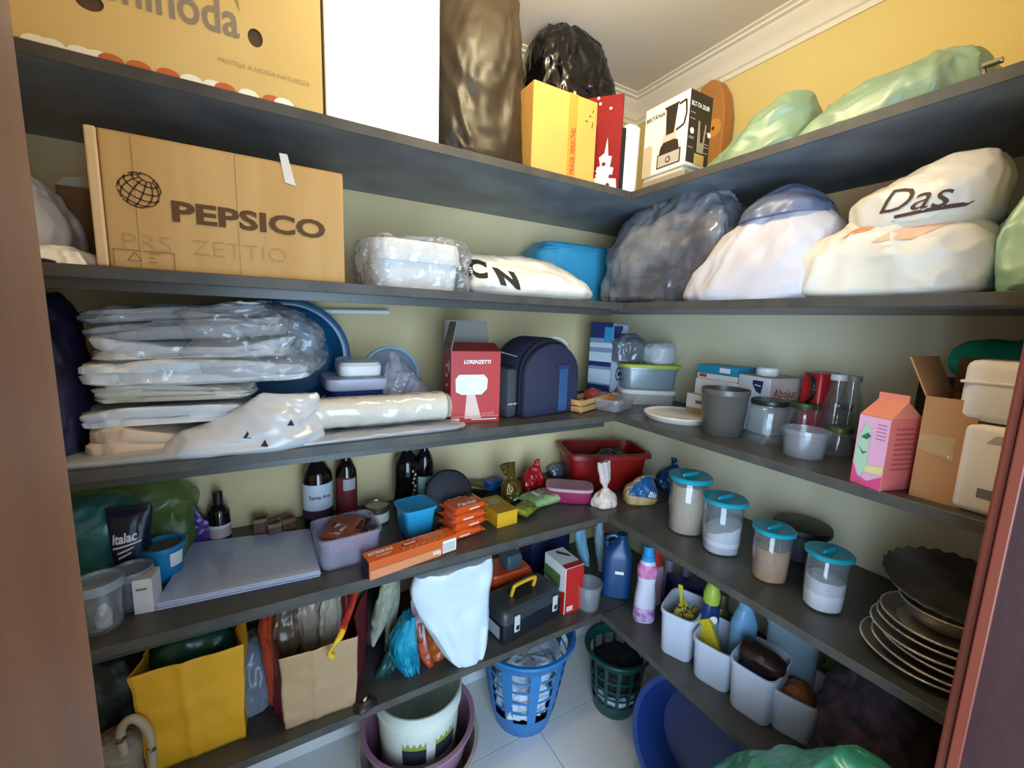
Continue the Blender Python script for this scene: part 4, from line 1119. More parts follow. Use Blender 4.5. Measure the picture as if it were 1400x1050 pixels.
jar('empty glass jar with green and dark lid behind the small plastic tub', 1094, 602, 550, 50, DG)
jar('empty glass jar with shiny metal lid behind the short jar', 1139, 604, 551, 46, M('metal_lid', '9b988c', .25, .9))
jar('short glass jar with dark green lid beside the pink box', 1143, 622, 583, 42, DG)
p = on(3, 1097, 624)
h = hgt(p, 586)
t = solo(tub(wid(p, 68), wid(p, 68), h, 2, .0012, .82), 'plastic_tub', 'small round clear plastic tub before the glass jars', 'tub', CPLAS, p, smooth=40)
p = on(3, 1166, 600)
h = hgt(p, 557)
r_ = wid(p, 18)
solo(lathe([(.002, 0), (r_ * .8, 0), (r_ * .95, h - .02), (r_ * 1.05, h - .018), (r_ * 1.05, h), (r_ * .95, h), (r_ * .75, .008), (.002, .008)], 40), 'terracotta_pot', 'small terracotta pot behind the pink box', 'pot', M('terracotta', '8a3f2a', .8), p + Vector((.06, 0, 0)), smooth=40)
# pink gable box
a, b, c2 = on(3, 1162, 657), on(3, 1203, 672), on(3, 1241, 667)
c, rz, w = AB(a, b)
dp = (c2 - b).length
h = hgt(b, 574)
PK, CO = M('pink_card', 'd98fae', .5), M('coral_card', 'd9706a', .5)
t = thing('pink_gable_box', 'pink and coral gable-top carton at the third shelf edge', 'box', c, rz)
one(bx(-w / 2, w / 2, 0, dp, 0, h), 'carton_body', CO, t, smooth=0, bevel=.001)
patch(t, 'pale_pink_print', M('pale_pink_face', 'dfa6c4', .5), front(0, 0, -.0007), rect(-w * .495, 0, w * .495, h * .99))
patch(t, 'magenta_print', M('magenta_print', 'd24a80', .5), front(0, 0), [(-w * .49, 0), (w * .49, 0), (w * .49, h * .2), (w * .05, h * .08), (-w * .3, h * .13), (-w * .49, h * .3)])
patch(t, 'yellow_print', M('pale_yellow_print', 'd9cf8a', .5), front(0, 0, -.0018), [(-w * .2, h * .2), (w * .49, h * .22), (w * .49, h * .34), (0, h * .3), (-w * .2, h * .4)])
patch(t, 'leaf_print', M('mint_print', 'a9c7ae', .5), front(0, 0, -.0022), [(-w * .2, h * .1), (-w * .02, h * .3), (-w * .06, h * .8), (-w * .2, h * .93), (-w * .4, h * .7), (-w * .46, h * .35)])
patch(t, 'green_leaf_print', M('green_print', '2f6e44', .5), front(0, 0, -.0026), [(-w * .34, h * .68), (-w * .12, h * .76), (0, h * .72), (-w * .14, h * .66)])
patch(t, 'green_leaf_print', M('green_print', '2f6e44', .5), front(0, 0, -.0026), [(-w * .42, h * .58), (-w * .2, h * .48), (-w * .04, h * .5), (-w * .2, h * .44)])
lines(t, M('rose_print', 'b56a94', .5), front(w * .12, h * .7), [(0, q * h * .05, w * .3, q * h * .05) for q in range(5)], .002)['kind'] = 'stuff'
lines(t, M('coral_dark_print', 'b85650', .5), sideR(dp * .2, h * .3, w / 2), [(0, q * h * .07, dp * .6, q * h * .07) for q in range(9)], .003)['kind'] = 'stuff'
hp = hgt(b, 551) - h
v = [(-w / 2, 0, h), (w / 2, 0, h), (w / 2, dp, h), (-w / 2, dp, h), (-w * .45, dp * .5, h + hp), (w * .45, dp * .5, h + hp)]
one((v, [(0, 1, 5, 4), (2, 3, 4, 5), (1, 2, 5), (3, 0, 4)]), 'gable_top', M('coral_top', 'e0856a', .5), t, smooth=0)
one(bx(-w * .46, w * .46, dp * .5 - .0015, dp * .5 + .0015, h + hp - .003, h + hp + .012), 'handle_tab', M('coral_top', 'e0856a', .5), t, smooth=0)
# open brown carton
a, b, c2 = on(3, 1242, 676), on(3, 1313, 696), on(3, 1331, 681)
c, rz, w = AB(a, b)
dp = .14
h = hgt(a, 541)
t = thing('open_carton', 'tall open brown carton with raised flap beside the pink carton', 'box', c, rz)
mb = MB().add(bx(-w / 2, w / 2, 0, .003, 0, h)).add(bx(-w / 2, w / 2, dp - .003, dp, 0, h)).add(bx(-w / 2, -w / 2 + .003, .003, dp - .003, 0, h)).add(bx(w / 2 - .003, w / 2, .003, dp - .003, 0, h)).add(bx(-w / 2 + .003, w / 2 - .003, .003, dp - .003, 0, .003))
mb.build('carton_body', M('brown_box', 'ad7c4c', .75, bump=(120, .03)), t, smooth=0)
flap([(0, 0), (dp, 0), (dp, .075), (0, .075)], 'flap', M('brown_box', 'ad7c4c', .75), Tr(-w / 2, 0, h) @ Rz(math.pi / 2) @ Rx(math.radians(-24)), t)
flap([(-w / 2, 0), (w / 2, 0), (w / 2, .07), (-w / 2, .07)], 'flap', KDARK, Tr(0, dp, h) @ Rx(math.radians(-8)), t)
flap([(0, 0), (dp, 0), (dp, .05), (0, .05)], 'flap', KDARK, Tr(w / 2, 0, h) @ Rz(math.pi / 2) @ Rx(math.radians(96)), t)
patch(t, 'clear_tape', CLEAR('tape_film', 'd9b98a', .5, .1, bump=(40, .6)), front(0, h * .48), [(-w * .48, 0), (w * .2, -.012), (w * .2, .03), (-w * .48, .03)])
# dark carton behind and teal cushion bag
p = aX(1320, 600, .30)
DKB = M('dark_case', '241c18', .6)
t = thing('dark_case', 'dark brown case against side wall, under the teal cushion bag', 'case', (.29, p.y - .03, T[3]), -math.pi / 2)
zt_ = aX(1320, 522, .30).z
one(bx(-.12, .16, 0, .12, 0, (zt_ - T[3])), 'case_body', DKB, t, smooth=0, bevel=.004)
one(bx(-.122, .162, -.002, .122, (zt_ - T[3]) * .6, (zt_ - T[3]) * .64), 'case_seam', BLACK, t, smooth=0)
A, B = aX(1292, 505, .26), aX(1440, 505, .26)
wq = abs(A.y - B.y)
v, f = pillow(.17, wq, .085, 91, .010, .004, 30, 50, 10)
solo((v, f), 'cushion_bag', 'glossy teal inflated bag on the dark case against the side wall', 'bag', M('teal_vinyl', '18a588', .18, bump=(14, .2)), (.33, (A.y + B.y) / 2, zt_ + .001), -math.pi / 2, smooth=50)
# foam boxes
FO = M('white_foam', 'e2dcd8', .8, bump=(90, .1))
a, b = on(3, 1331, 704), on(3, 1372, 716)
c, rz, w = AB(a, b)
h = hgt(b, 590)
t = thing('foam_box', 'white foam box with grey stamp, beneath another beside the open carton', 'box', c + Vector((0.005, 0.0, 0)), rz, 'white foam boxes')
w = .11
one(bx(-w * .45, w * .55, 0, .13, 0, h - .001), 'box_body', FO, t, smooth=40, bevel=.012, seg=3)
patch(t, 'stamp_print', GREYP, front(w * .0, h * .2), rect(-.02, 0, .022, .016))
patch(t, 'stain', M('pale_stain', 'b8a68e', .8), front(0, h * .68), [(-.02, .02), (-.01, .034), (.03, .034), (.04, .012), (.03, .02), (-.008, .022)])
h0 = h
h = .105
t = thing('foam_box', 'white foam box on top of another, beside the teal cushion bag', 'box', c + Vector((0.012, 0.008, h0 + .002)), rz + .06, 'white foam boxes')
one(bx(-w * .5, w * .6, 0, .12, 0, h), 'box_body', FO, t, smooth=40, bevel=.014, seg=3)
one(bx(-w * .52, w * .62, -.002, .122, h * .62, h * .66), 'lid_seam', FO, t, smooth=0, bevel=.001)
# ================================================================== fourth level, back wall
TB = CLEAR('teal_film', '3d8584', .82, .3, bump=(20, .7), edge=.15)
p = on(4, 128, 795)
solo(soft(.16, .15, hgt(p, 690), e=2.5, top=.75, wr=.014, ws=9, seed=101), 'plastic_bag', 'round teal plastic bag beside the door frame on the fourth shelf', 'bag', TB, p + Vector((.0, .05, 0)), smooth=60)
GRF = CLEAR('olive_green_film', '6f8a3c', .4, .3, bump=(10, .4), edge=.15)
p = aY(150, 700, .36)
solo(soft(.34, .12, .22, e=3, top=.7, wr=.014, seed=102), 'plastic_bag', 'olive green film bag behind dark pouch on the fourth shelf', 'bag', GRF, (p.x, .375, T[4]), smooth=60)
# dark stand-up pouch
p = on(4, 182, 765)
p = Vector((aY(182, 740, .25).x, .25, T[4]))
h = hgt(p, 692)
w = wid(p, 56)
o = solo(blob([(0, 0, 0, w * .32, .03, 3), (.01, 0, 0, w * .35, .034, 3), (h * .4, 0, 0, w * .42, .034, 3), (h * .8, 0, 0, w * .5, .02, 3), (h * .96, 0, 0, w * .52, .006, 4), (h, 0, 0, w * .52, .003, 4)], wr=.006, ws=14, seed=103), 'food_pouch', 'dark navy stand-up pouch with white lettering beside the teal bag', 'packet', M('navy_pouch', '151a33', .35), p, -.1, smooth=60)
wrapped(o, 'lettering', WINK, txt('Italac', w=w * .62, h=h * .12, bold=.03, shear=.2), Tr(-w * .36, -.2, h * .58) @ FR @ Rz(.12))
for q_, a_, b_ in ((.52, -.36, .34), (.46, -.24, .16), (.40, -.22, .1)):
    wrapped(o, 'small_print', WINK, ([(a_ * w, 0, 0), (b_ * w, .012, 0), (b_ * w, .015, 0), (a_ * w, .004, 0)], [(0, 1, 2, 3)]), Tr(0, -.2, h * q_) @ FR)
wrapped(o, 'food_print', M('ochre_print', 'c89a3c', .5), ([(x, y, 0) for x, y in disc(0, 0, w * .26, h * .085)], [tuple(range(24))]), Tr(w * .0, -.2, h * .28) @ FR @ Rz(.15))
# blue tub
p = on(4, 222, 782) 
p = Vector((aY(224, 770, .24).x, .24, T[4]))
h = hgt(p, 742)
r_ = wid(p, 33)
t = thing('blue_tub', 'round blue plastic tub with white sticker beside dark pouch', 'tub', p, .3)
one(tub(r_ * 2, r_ * 2, h, 2, .002, .8), 'tub_body', M('blue_plastic', '1f7fb4', .35), t, smooth=40)
one(lathe([(.002, 0), (r_ * .92, 0), (r_ * .92, .003), (.002, .003)], 40), 'tub_content', M('grey_brown_content', '6d675c', .8), t).location = (0, 0, h * .86)
v, f = [], []
for i in range(9):
    a = math.radians(-80 + 40 * i / 8)
    for z_, k in ((h * .42, .895), (h * .82, .965)): v.append((r_ * k * 1.012 * math.cos(a), r_ * k * 1.012 * math.sin(a), z_))
one((v, [(2 * i, 2 * i + 2, 2 * i + 3, 2 * i + 1) for i in range(8)]), 'sticker', WCARD, t)
# squeeze bottle
p = Vector((aY(238, 735, .36).x, .36, T[4]))
h = hgt(p, 700)
t = thing('squeeze_bottle', 'small pale green squeeze bottle with pointed cap behind blue tub', 'bottle', p)
one(lathe([(.002, 0), (.028, 0), (.03, .005), (.03, h * .55), (.024, h * .66), (.012, h * .7), (.002, h * .7)], 28), 'bottle_body', M('pale_green_plastic', 'b9c4a0', .4), t)
one(lathe([(.013, h * .68), (.014, h * .72), (.006, h * .8), (.003, h), (.001, h)], 20), 'nozzle', M('pale_green_plastic', 'b9c4a0', .4), t)
one(lathe([(.0305, h * .4), (.0305, h * .5)], 28, False, False), 'label_band', M('navy_band', '26365e', .5), t)
# purple packet
p = Vector((aY(275, 745, .385).x, .385, T[4]))
h = hgt(p, 688)
w = wid(p, 38)
t = thing('purple_packet', 'pointed purple and black foil packet beside the dark sauce bottle', 'packet', p, .1)
one(prism([(-w * .5, 0), (w * .5, 0), (w * .55, h * .5), (w * .2, h * .6), (-w * .12, h), (-w * .3, h * .98), (-w * .5, h * .4)], -.012, .012), 'packet_body', M('purple_foil', '4b2a78', .3, bump=(40, .4)), t, smooth=30, bevel=.006)
patch(t, 'dark_print', BINK, front(0, 0, -.0135), [(-w * .46, .002), (-w * .15, .002), (-w * .2, h * .5), (-w * .2, h * .94), (-w * .27, h * .94), (-w * .46, h * .4)])
# bottles
def bottle(name, label, px, pb, yy, pt, pw, glass, capmat, labelmat, capf=.1, shape=0, foil=.0, lz=(.18, .5), lv=4, group=None, cat='bottle'):
    p = Vector((aY(px, pb, yy).x, yy, T[lv]))
    h = hgt(p, pt)
    r = wid(p, pw / 2)
    t = thing(name, label, cat, p, 0, group)
    one(lathe([(.002, .001), (r * .92, 0), (r, .006), (r, h * .56), (r * .93, h * .62), (r * .62, h * .71), (r * .40, h * .76), (r * .37, h * .93), (r * .42, h * .935), (r * .42, h * .955), (.002, h * .955)], 40), 'bottle_body', glass, t)
    one(lathe([(r * .41, h * (1 - capf)), (r * .44, h * (1 - capf)), (r * .44, h * .995), (r * .40, h), (.002, h)], 28, False), 'cap', capmat, t)
    if labelmat: one(lathe([(r * 1.008, h * lz[0]), (r * 1.008, h * lz[1])], 40, False, False), 'label', labelmat, t)
    return t, r, h
WG = M('dark_wine_glass', '140a0c', .06, spec=.7)
def ontube(t, r, name, mat, vf, z, ang):
    """print bent round a bottle of radius r, centred at angle ang"""
    v, f = vf
    w = max(p[0] for p in v)
    mb = MB()
    mb.v = [((r) * math.cos(ang + (p[0] - w / 2) / r), (r) * math.sin(ang + (p[0] - w / 2) / r), z + p[1]) for p in v]
    mb.f = f
    return mb.build(name, mat, t, smooth=0)
t, r, h = bottle('wine_bottle', 'dark wine bottle with white label, larger of two behind clear box', 436, 718, .36, 600, 41, WG, M('black_foil', '141214', .3), M('white_label', 'c9d3dc', .5), .26, lz=(.22, .52))
ang = -math.pi / 2 + .35
ontube(t, r * 1.016, 'lettering', BINK, txt('Santa Ana', w=r * 1.5, bold=.02), h * .36, ang - .9 + .62)
one(lathe([(r * 1.012, h * .14), (r * 1.012, h * .23)], 40, False, False), 'label_foot', M('dark_purple_print', '3a2438', .5), t)
t, r, h = bottle('wine_bottle', 'slim dark bottle with red cap and red label behind clear box', 475, 716, .36, 598, 29, WG, M('red_foil', '5c1c1c', .35), M('dark_red_label', '6b2026', .5), .24, lz=(.12, .55))
v, f = [], []
for i in range(7):
    a = math.radians(-115 + 70 * i / 6)
    for z_ in (h * .4, h * .53): v.append((r * 1.02 * math.cos(a), r * 1.02 * math.sin(a), z_))
one((v, [(2 * i, 2 * i + 2, 2 * i + 3, 2 * i + 1) for i in range(6)]), 'grey_label', M('grey_label', 'a9a4a8', .5), t)
t, r, h = bottle('sauce_bottle', 'dark bottle with black cap and pink label beside purple packet', 303, 752, .385, 672, 31, WG, BLACK, M('pink_label', 'b39a96', .5), .3, lz=(.1, .3))
one(lathe([(r * 1.02, h * .3), (r * 1.02, h * .36)], 40, False, False), 'label_top', M('pale_label', 'c3c8c8', .5), t)
t, r, h = bottle('dark_bottle', 'black bottle with cream printed emblem behind sky blue container', 556, 685, .37, 590, 34, M('black_glass', '0d0c0e', .1), BLACK, None, .2)
for k in range(7):
    ontube(t, r * 1.012, 'emblem_print', M('cream_print', 'b6ab8c', .5), ([(x + .01, y, 0) for x, y in disc(0, 0, .0035 + .001 * (k % 3), .005)], [tuple(range(24))]), h * (.22 + .05 * k), -math.pi / 2 + .12 * ((k % 3) - 1) + .3)
t, r, h = bottle('dark_bottle', 'slim black bottle with pale lettered label behind sky blue container', 580, 680, .36, 588, 25, M('black_glass', '0d0c0e', .1), M('green_black_cap', '161c1a', .4), M('pale_cyan_label', '9fb8b8', .5), .1, lz=(.14, .42))
ontube(t, r * 1.03, 'lettering', BINK, txt('UJI', w=r * 1.2, bold=.05), h * .22, -math.pi / 2 + .4)
# small glass cubes with brown sweets
for i, (px, lab) in enumerate([(357, 'small square jar of brown sweets behind the film sheets'), (375, 'small square jar between two others behind the film sheets'), (393, 'small square jar of brown sweets nearest the wine bottle')]):
    yy = .37 - .03 * (i == 1)
    p = Vector((aY(px, 730, yy).x, yy, T[4]))
    h = hgt(p, 708 + 6 * (i == 1))
    w = wid(p, 19)
    t = thing('square_jar', lab, 'jar', p, .2 * i, 'small square jars')
    one(bx(-w / 2, w / 2, -w / 2, w / 2, 0, h * .8), 'jar_body', M('brown_sweets', '4a2c22', .5, var=(40, '7c5440', .6)), t, smooth=0, bevel=.002)
    one(tub(w * 1.15, w * 1.15, h * .25, 6, .002, .95, n=24), 'open_rim', M('brown_wood_rim', '7a6048', .5), t).location = (0, 0, h * .8)
# clear buckets by the door frame
def bucket(label, px, pb, pt, pw, lidm, bodym, dark=None):
    p = on(4, px, pb)
    h = hgt(p, pt)
    r = wid(p, pw / 2)
    t = thing('clear_bucket', label, 'bucket', p, 0, 'clear lidded buckets')
    one(lathe([(.002, .001), (r * .82, .001), (r * .85, .006), (r * .95, h * .9), (r * .92, h * .9), (r * .82, .009), (.002, .009)], 48), 'bucket_body', bodym, t)
    one(lathe([(.002, h - .006), (r * .84, h - .006), (r * .88, h), (r, h), (r * 1.02, h - .004), (r * 1.0, h - .018), (r * .96, h - .018)], 48, True, False), 'lid', lidm, t)
    return t, r, h
LIDM = CLEAR('frosted_lid', 'b8c2d2', .5, .3, edge=.45)
t, r, h = bucket('clear bucket with frosted lid and dark packets inside, beside white carton', 140, 856, 792, 76, LIDM, CPLAS)
one(soft(r * 1.35, r * 1.35, h * .6, wr=.012, ws=20, seed=111, n=36, m=18), 'dark_packet', M('dark_packet', '26222a', .3, bump=(40, .5)), t).location = (0, 0, .01)
one(soft(r * .6, r * .5, h * .4, wr=.01, ws=24, seed=112, n=28, m=14), 'white_packet', M('silver_packet', 'c3c6c2', .3, bump=(40, .6)), t).location = (r * .25, -r * .5, .012)
t, r, h = bucket('clear bucket with frosted lid and dark contents behind another bucket', 184, 826, 776, 62, CLEAR('frosted_lid_dark', '98a2ac', .6, .3, edge=.3), CPLAS)
one(soft(r * 1.4, r * 1.4, h * .7, wr=.008, ws=20, seed=113, n=36, m=18), 'dark_packet', M('dark_packet', '26222a', .3), t).location = (0, 0, .01)
a, b = on(4, 184, 841), on(4, 211, 836)
c, rz, w = AB(a, b)
h = hgt(a, 795)
t = thing('medicine_carton', 'small white carton with faint print beside the film sheets', 'box', c, rz)
one(bx(-w / 2, w / 2, 0, .05, 0, h), 'carton_body', M('white_carton_a', 'd8d6d4', .55), t, smooth=0, bevel=.001)
lines(t, GREYP, front(-w * .3, h * .72), [(0, 0, w * .55, 0)], .004)
# film sheets
a, b, c2, d2 = on(4, 214, 834), on(4, 438, 787), on(4, 424, 728), on(4, 262, 748)
FS = M('blue_white_film', 'c0c8e4', .22, bump=(6, .12), var=(3, 'b6bfde', .5), coat=.4)
for i in range(5):
    z0 = .0028 * i
    k = random.Random(i + 4)
    q = [Vector((p.x + k.uniform(-.003, .003), p.y + k.uniform(-.003, .003), 0)) for p in (a, b, c2, d2)]
    o0 = (a + b) / 2
    v = [(p.x - o0.x, p.y - o0.y, z0 + dz) for dz in (0, .0024) for p in q]
    solo((v, [(3, 2, 1, 0), (4, 5, 6, 7), (0, 1, 5, 4), (1, 2, 6, 5), (2, 3, 7, 6), (3, 0, 4, 7)]), 'plastic_sheet', ['lowest', 'second lowest', 'middle', 'second highest', 'topmost'][i] + ' pale blue glossy plastic sheet of the flat stack beside clear box', 'sheet', FS, (o0.x, o0.y, T[4]), group='flat stack of pale blue plastic sheets', smooth=0)
# clear box with red packets
a, b, c2 = on(4, 441, 785), on(4, 521, 762), on(4, 500, 715)
c, rz, w = AB(a, b)
dp = .135
h = hgt(a, 742)
t = thing('clear_box', 'open clear plastic box full of red packets, before the wine bottles', 'container', c, rz)
o = one(tub(w * 1.12, dp * 1.1, h, 6, .002, .9), 'box_body', CLEAR('lilac_plastic', 'c5bfd6', .34, .2, edge=.45), t)
o.location = (0, dp / 2, 0)
RP = M('red_food_packet', 'd23a1e', .28, bump=(30, .3))
for i, (x, y, z_, ry_, rz_, mt, lab) in enumerate([(0, dp * .42, .030, 0, .05, RP, 'red food packet lying flat at the bottom of clear box'), (.008, dp * .52, .050, .1, .25, M('orange_food_packet', 'c65a34', .3, bump=(30, .3)), 'orange red packet lying across others in clear box'),
                                               (-.01, dp * .55, .066, -.2, .9, M('brown_food_packet', '8c4a34', .35, bump=(30, .3)), 'brown and silver packet slanting on top in clear box'), (.015, dp * .66, .062, .1, -.4, M('maroon_food_packet', '4a2028', .35, bump=(30, .3)), 'dark maroon packet at the back of clear box')]):
    q = Rz(rz) @ Vector((x, y, z_))
    o = solo(pillow(.085, .105, .022, 120 + i, .003), 'food_packet', lab, 'packet', mt, c + q, group='packets in the clear box', rot=(0, ry_, rz + rz_), smooth=50)
    patch(o, 'white_print', M('silver_grey_print', 'c9c2b8', .4), Tr(-.02, 0, .0235), [(-.02, -.015), (.02, -.02), (.024, .012), (-.018, .018)]) if i in (1, 2) else None
# tin
p = on(4, 516, 712)
h = hgt(p, 689)
r_ = wid(p, 16)
t = thing('food_tin', 'small short tin with white label behind clear box', 'tin', p)
one(lathe([(.002, 0), (r_, 0), (r_, h), (r_ * .96, h), (r_ * .94, h - .003), (.002, h - .003)], 36), 'tin_body', M('tin_metal', '8d8a78', .3, .8), t)
one(lathe([(r_ * 1.01, h * .1), (r_ * 1.01, h * .62)], 36, False, False), 'label', WCARD, t)
# sky blue container
a, b = on(4, 556, 741), on(4, 593, 733)
c, rz, w = AB(a, b)
h = hgt(a, 700)
SB = M('sky_blue_plastic', '2f9fd0', .35)
t = thing('blue_container', 'square sky blue plastic container with lid between bottles and pasta carton', 'container', c + Vector((.0, .05, 0)), rz + .15)
w *= 1.1
one(loft([(0, 0, 0, w * .42, w * .42, 6), (.004, 0, 0, w * .45, w * .45, 6), (h * .92, 0, 0, w * .54, w * .54, 6), (h * .92, 0, 0, w * .5, w * .5, 6)], 48), 'container_body', SB, t)
one(loft([(h * .88, 0, 0, w * .56, w * .56, 6), (h * .90, 0, 0, w * .59, w * .59, 6), (h * .99, 0, 0, w * .6, w * .6, 6), (h, 0, 0, w * .58, w * .58, 6), (h - .003, 0, 0, w * .5, w * .5, 6)], 48), 'lid', SB, t)
# dark plum round pan
p = on(4, 612, 716)
p = Vector((aZ(617, 690, T[4] + .02).x, aZ(617, 690, T[4] + .02).y, T[4]))
h = hgt(p, 684)
r_ = wid(p, 36)
p = Vector((p.x, p.y, T[4]))
p = on(4, 618, 714)
r_ = wid(p, 33)
solo(MB().add(lathe([(.002, 0), (r_ * .9, 0), (r_, .012), (r_, .03), (r_ * .97, .034), (r_ * .9, .036), (.002, .04)], 48), Tr(0, r_, 0)).v and (MB().add(lathe([(.002, 0), (r_ * .9, 0), (r_, .012), (r_, .03), (r_ * .97, .034), (r_ * .9, .036), (.002, .04)], 48), Tr(0, r_, 0)).v, lathe([(.002, 0)] * 7, 48)[1]), 'round_tin', 'round dark plum tin standing on edge behind orange packets', 'tin', M('dark_plum', '17111c', .6), p + Vector((0.0, .03, .004)), rot=(math.radians(68), 0, -.2), smooth=40)
# long pasta carton
a, b, = on(4, 505, 794), on(4, 624, 752)
c, rz, w = AB(a, b)
h = hgt(a, 770)
OP_ = M('orange_pasta_card', 'cf5a1c', .45)
t = thing('pasta_carton', 'long orange pasta carton with white lettering lying at the fourth shelf edge', 'box', c, rz)
dp = .055
one(bx(-w / 2, w / 2, 0, dp, 0, h), 'carton_body', OP_, t, smooth=0, bevel=.0015)
patch(t, 'pale_orange_print', M('pale_orange_card', 'd98a5c', .45), front(0, 0, -.0008), rect(-w * .49, .0, w * .3, h * .5))
patch(t, 'navy_end_print', M('navy_print', '2b2450', .5), sideL(dp, 0, -w / 2), rect(.001, .001, dp - .001, h - .001))
topm = Tr(0, 0, h + .0012)
letters(t, 'INTEGRALE', WINK, topm @ Tr(-w * .46, dp * .52, 0), w=w * .26, h=dp * .24, bold=.03)
letters(t, 'SPAGHETTI', WINK, topm @ Tr(-w * .40, dp * .26, 0), w=w * .16, h=dp * .12, bold=.02)
patch(t, 'badge_print', M('crimson_print', 'b5243c', .5), topm @ Tr(-w * .01, dp * .55, 0), disc(0, 0, w * .10, dp * .17))
letters(t, 'Barilla', WINK, topm @ Tr(-w * .075, dp * .48, .0004), w=w * .13, h=dp * .16, bold=.03)
lines(t, M('yellow_pasta_print', 'dcae5c', .5), topm, [(-w * .13 + k * .018, dp * .06, -w * .1 + k * .02, dp * .32) for k in range(7)] + [(-w * .09 + k * .018, dp * .76, -w * .06 + k * .018, dp * .95) for k in range(7)], .0025, 'pasta_print')['kind'] = 'stuff'
lines(t, M('pale_orange_line', 'e2a070', .5), topm, [(w * .15, dp * q, w * .4, dp * q) for q in (.5, .62, .74, .86)], .0025, 'small_print')['kind'] = 'stuff'
patch(t, 'barcode_label', WINK, front(w * .36, h * .1, -.0016), rect(-w * .04, 0, w * .13, h * .75))
lines(t, BINK, front(w * .36, h * .16, -.002), [(-w * .03 + k * w * .014, 0, -w * .03 + k * w * .014, h * .55) for k in range(11)], .0012, 'barcode_print')['kind'] = 'stuff'
letters(t, '500g', WINK, front(w * .20, h * .12, -.0016), w=w * .1, h=h * .3, bold=.03)
# orange packets
a, b = on(4, 620, 745), on(4, 669, 728)
c, rz, w = AB(a, b)
OPK = M('orange_foil', 'd9561f', .25, bump=(30, .3), coat=.3)
hh = hgt(a, 700)
for i in range(4):
    th_ = hh / 4 * 1.02
    q = Rz(rz) @ Vector((.003 * (i % 2) - .012 * (i == 0), .048 + .004 * (i % 2), 0))
    lab = ['lowest orange biscuit packet of the pile at the fourth shelf edge', 'second orange biscuit packet from the bottom of its pile', 'third orange biscuit packet from the bottom of its pile', 'topmost orange biscuit packet with white lettering on its pile'][i]
    o = solo(pillow(.082, w * 1.02, th_, 130 + i, .0025), 'biscuit_packet', lab, 'packet', OPK, c + q + Vector((0, 0, hh / 4 * i)), rz + .03 * (i % 2) - .01, 'orange biscuit packets in a pile', smooth=50)
    if i == 3:
        wrapped(o, 'lettering', WINK, txt('Panko', w=w * .5, h=.016, bold=.03, shear=.2), Tr(-w * .3, -.03, .1), d=(0, 0, -1))
        wrapped(o, 'white_print', WINK, ([(0, 0, 0), (.05, 0, 0), (.05, .012, 0), (0, .012, 0)], [(0, 1, 2, 3)]), Tr(-.045, .02, .1), d=(0, 0, -1))
        wrapped(o, 'brown_print', INK, ([(0, 0, 0), (.022, 0, 0), (.022, .018, 0), (0, .018, 0)], [(0, 1, 2, 3)]), Tr(.02, .012, .1), d=(0, 0, -1))
    wrapped(o, 'white_print', M('pale_foil_print', 'ecd2c2', .4), ([(0, 0, 0), (.036, .0, 0), (.036, .005, 0), (0, .005, 0)], [(0, 1, 2, 3)]), Tr(-w * .2 + .02 * (i % 2), -.2, th_ * .4) @ FR)
# yellow carton
a, b = on(4, 679, 722), on(4, 708, 716)
c, rz, w = AB(a, b)
h = hgt(a, 702)
YC = M('yellow_card', 'dba21c', .45)
t = thing('yellow_carton', 'small yellow carton with oval print lying beside the orange packets', 'box', c, rz + .12)
one(bx(-w / 2, w / 2, 0, .13, 0, h), 'carton_body', YC, t, smooth=0, bevel=.0015)
patch(t, 'top_print', M('ochre_card_print', 'c18a24', .5), Tr(0, 0, h + .0006), rect(-w * .49, .002, w * .49, .128))
patch(t, 'oval_print', M('grey_oval_print', 'b0a792', .5), Tr(-w * .0, .088, h + .0012), disc(0, 0, w * .28, .022))
# packets at the back
def pk(name, label, px, py, l, w, th_, rz, mat, rx=0.0, ry=0.0, dz=0.0, seed=0, group='food packets at the back of the fourth shelf'):
    return solo(pillow(w, l, th_, seed, .004), name, label, 'packet', mat, on(4, px, py) + Vector((0, 0, dz)), group=group, rot=(rx, ry, rz), smooth=50)
pk('food_packet', 'olive gold foil packet lying behind the round plum tin', 642, 672, .13, .07, .03, -.3, M('olive_foil', '5a4f24', .3, bump=(30, .5)), seed=141, ry=.15, dz=.012)
pk('food_packet', 'bright blue foil packet behind the yellow carton', 674, 668, .10, .07, .035, .1, M('blue_foil', '24509c', .25, bump=(30, .5)), seed=142)
p = on(4, 698, 683)
h = hgt(p, 632)
o = solo(blob([(0, 0, 0, .036, .026, 3), (.01, 0, 0, .04, .03, 3), (h * .4, 0, 0, .036, .026, 3), (h * .58, 0, 0, .014, .012, 2), (h * .68, -.008, 0, .022, .010, 2.4), (h, -.022, 0, .038, .006, 3)], wr=.008, ws=24, seed=143, pleat=.004), 'coffee_packet', 'dark gold twisted foil packet behind the yellow carton', 'packet', M('gold_foil', '6e5a2a', .22, .5, bump=(36, .6)), p, .3, smooth=50)
wrapped(o, 'white_print', WINK, ([(0, 0, 0), (.03, 0, 0), (.03, .01, 0), (0, .01, 0)], [(0, 1, 2, 3)]), Tr(-.02, -.2, .008) @ FR, cuts=1)
pk('food_packet', 'crumpled olive yellow packet between yellow carton and green bag', 716, 701, .09, .075, .025, .5, M('yellow_green_foil', 'a3a030', .3, bump=(30, .6), var=(20, '5d6a24', .6)), seed=144)
o = pk('frozen_bag', 'flat green and pink food bag before the red packet', 742, 686, .17, .10, .035, .12, M('green_food_bag', '7f9a58', .35, bump=(26, .4), var=(12, 'a3b47c', .7)), seed=145)
